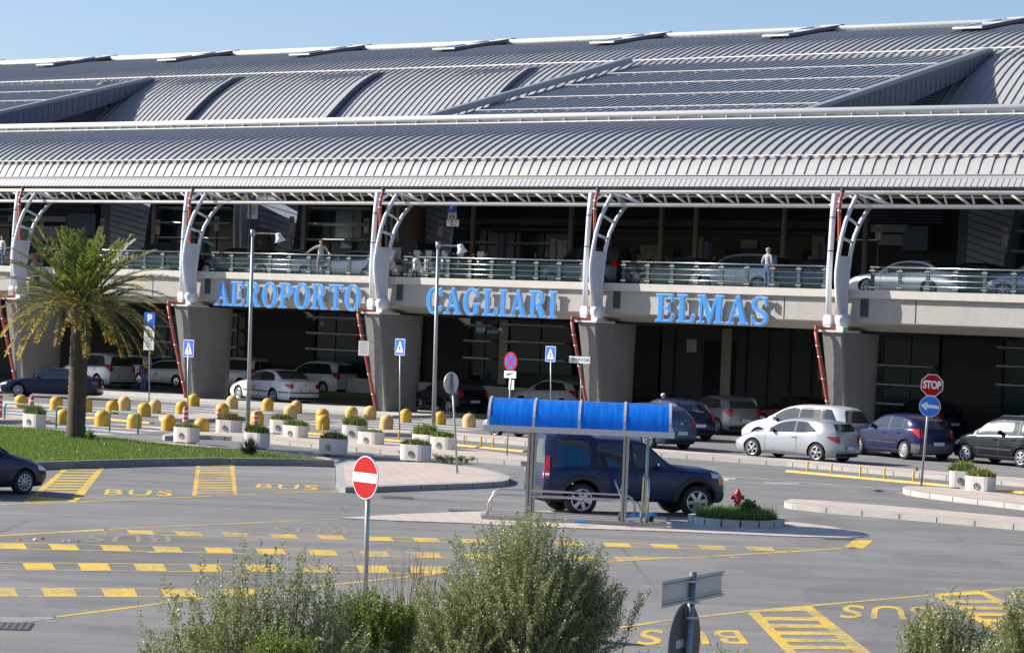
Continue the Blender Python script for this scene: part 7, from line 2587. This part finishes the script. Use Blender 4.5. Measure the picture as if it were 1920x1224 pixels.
shrub('bright_shrub', 'small bright green shrub patch at the bottom in the loose shrub', [(515, 1215, 60, 50, 60), (560, 1225, 50, 40, 40)], 26, BG, [.5, .3, .2], per=90, leaf=(.022, .009), group=GS)
shrub('dry_shrub', 'leafless grey twiggy shrub between the no entry sign and the largest shrub', [(760, 1090, 70, 80, 44), (800, 1060, 40, 62, 20), (700, 1070, 50, 60, 14)], 31, [OL[3], OL[1]], [.7, .3], per=14, bare=.8, group=GS)
shrub('olive_shrub', 'grey green shrub at the right side of the bottom edge', [(1790, 1210, 110, 72, 150), (1770, 1150, 60, 50, 30), (1740, 1180, 60, 50, 40)], 26, OL, [.40, .18, .26, .16], per=160, group=GS)
shrub('olive_shrub', 'grey green shrub in the lower right corner of the photo', [(1925, 1170, 60, 70, 110), (1900, 1220, 70, 60, 80)], 24, OL, [.40, .18, .26, .16], per=160, group=GS)
shrub('olive_shrub', 'low shrub top right of the round sign back at the bottom edge', [(1375, 1235, 55, 38, 26), (1340, 1225, 30, 40, 10)], 21, OL, [.42, .22, .26, .10], per=60, twig=.05, leaf=(.016, .005), group=GS)
shrub('olive_shrub', 'low shrub top left of the round sign back at the bottom edge', [(1225, 1238, 42, 34, 22), (1190, 1245, 40, 30, 14)], 21, OL, [.42, .22, .26, .10], per=60, twig=.05, leaf=(.016, .005), group=GS)
# small leafy bush and yellowish weed in the hydrant bed
shrub('leafy_shrub', 'small dark green leafy bush right of the red hydrant', [(1407, 962, 24, 24, 60), (1402, 945, 12, 14, 14)], c0.y, [leafmat('bed_leaf', (.05, .12, .04), .2), leafmat('bed_leaf_light', (.12, .22, .07), .3)], [.6, .4], leaf=(.05, .016), per=36, twig=.06, depth=.8)
shrub('leafy_shrub', 'pale green weed left of the red hydrant', [(1350, 968, 16, 18, 18), (1362, 960, 8, 12, 6)], c0.y, [leafmat('bed_weed', (.20, .28, .07), .3)], [1.0], leaf=(.045, .014), per=22, twig=.05, depth=.8)
shrub('kerb_weeds', 'weeds growing along the kerb behind the pink island', [(835, 864, 22, 6, 26), (870, 868, 24, 5, 22)], G(850, 868).y, [GR[0], leafmat('weed_pale', (.26, .28, .12), .3)], [.5, .5], leaf=(.06, .016), per=26, twig=.05, cat='weeds')

# palm trunks and a bundled dead palm crown behind the upper road railing
u_, h_ = atn(778, 440, 13.0)
b_ = B(u_, 13.0, 5.9)
t = thing('palm_tree', 'brown palm trunk behind the third steel column on the upper level', 'palm tree', b_)
m = MB().mt(0, True)
m.lathe([(.50 + (.04 if i % 2 else 0), i * .12) for i in range(34)], 16)
m.build('trunk', [mat('far_palm_bark', (.22, .13, .08), .95, var=.4, vscale=5)], t)
u_, h_ = atn(492, 460, 5.0)
b_ = B(u_, 5.0, 5.95)
t = thing('palm_tree', 'short palm with a tied brown dead crown behind the railing right of the lamp post', 'palm tree', b_)
MB().mt(0, True).lathe([(.22, 0), (.20, 1.2)], 12).build('trunk', [MATS['far_palm_bark']], t)
P_, D_, N_, L2, I2 = [], [], [], [], []
for i in range(900):
    a = random.uniform(0, 2 * pi); z = random.uniform(.9, 2.5)
    r_ = .62 * sqrt(max(.05, 1 - ((z - 1.75) / .95) ** 2)) * random.uniform(.6, 1)
    P_.append((r_ * cos(a), r_ * sin(a), z)); D_.append((random.uniform(-.6, .6) + cos(a) * .2, random.uniform(-.6, .6), random.uniform(-1, -.1))); N_.append((cos(a), sin(a), .3)); L2.append(random.uniform(.2, .5)); I2.append(random.choice([0, 0, 1]))
V2, F2 = diamonds(np.array(P_), unit(np.array(D_)), unit(np.array(N_)), np.array(L2), np.full(len(P_), .02))
o = bpy.data.objects.new('crown', leaf_mesh('crown', [leafmat('dead_frond', (.14, .08, .045), .1), leafmat('dead_frond_dark', (.03, .025, .02), .1)], V2, F2, np.array(I2))); C.objects.link(o); o.parent = t

# litter on the road
for i, (x, y, w_, d_, col, lb) in enumerate([(66, 1013, .10, .08, (.75, .75, .75), 'crumpled white paper scrap at the left of the litter row'), (79, 1011.5, .10, .09, (.55, .06, .05), 'small red wrapper touching the white paper scrap'), (36, 1013, .07, .05, (.6, .1, .08), 'tiny red scrap left of the white paper'),
                               (120, 1016, .10, .03, (.65, .6, .6), 'thin pale strip of litter'), (131, 1014.5, .06, .04, (.7, .7, .7), 'tiny white scrap by the thin pale strip'), (146, 1016, .07, .03, (.6, .12, .1), 'tiny red scrap at the right of the litter row'),
                               (1647, 921.5, .35, .12, (.015, .015, .015), 'flat black rag lying on the road left of the stop sign'), (1717, 882, .22, .16, (.12, .13, .14), 'dark stone lying on the long kerb behind the stop sign'), (258, 853.5, .13, .08, (.7, .72, .7), 'white paper lying on the lawn')]):
    p = G(x, y, .0 if i != 7 else .14)
    m = MB().mt(0)
    rg = random.Random(i)
    ring_ = [(w_ / 2 * cos(a * pi / 4) * rg.uniform(.7, 1.2), d_ / 2 * sin(a * pi / 4) * rg.uniform(.7, 1.2)) for a in range(8)]
    hh = .03 if w_ < .3 else .04
    if i == 7: hh = .10
    vs = [(x_, y_, .005) for x_, y_ in ring_] + [(x_ * .6, y_ * .6, hh * rg.uniform(.6, 1.2)) for x_, y_ in ring_] + [(0, 0, hh)]
    fs = [(k_, (k_ + 1) % 8, 8 + (k_ + 1) % 8, 8 + k_) for k_ in range(8)] + [(8 + k_, 8 + (k_ + 1) % 8, 16) for k_ in range(8)]
    m.add(vs, fs)
    nm = 'stone' if i == 7 else ('rag' if i == 6 else 'litter')
    o = m.build(nm, [mat('litter_%d' % i, col, .6)])
    o.location = p + Vector((0, 0, .15 if i == 8 else .005))
    o['label'], o['category'] = lb, nm
    if nm == 'litter': o['group'] = 'litter scraps'
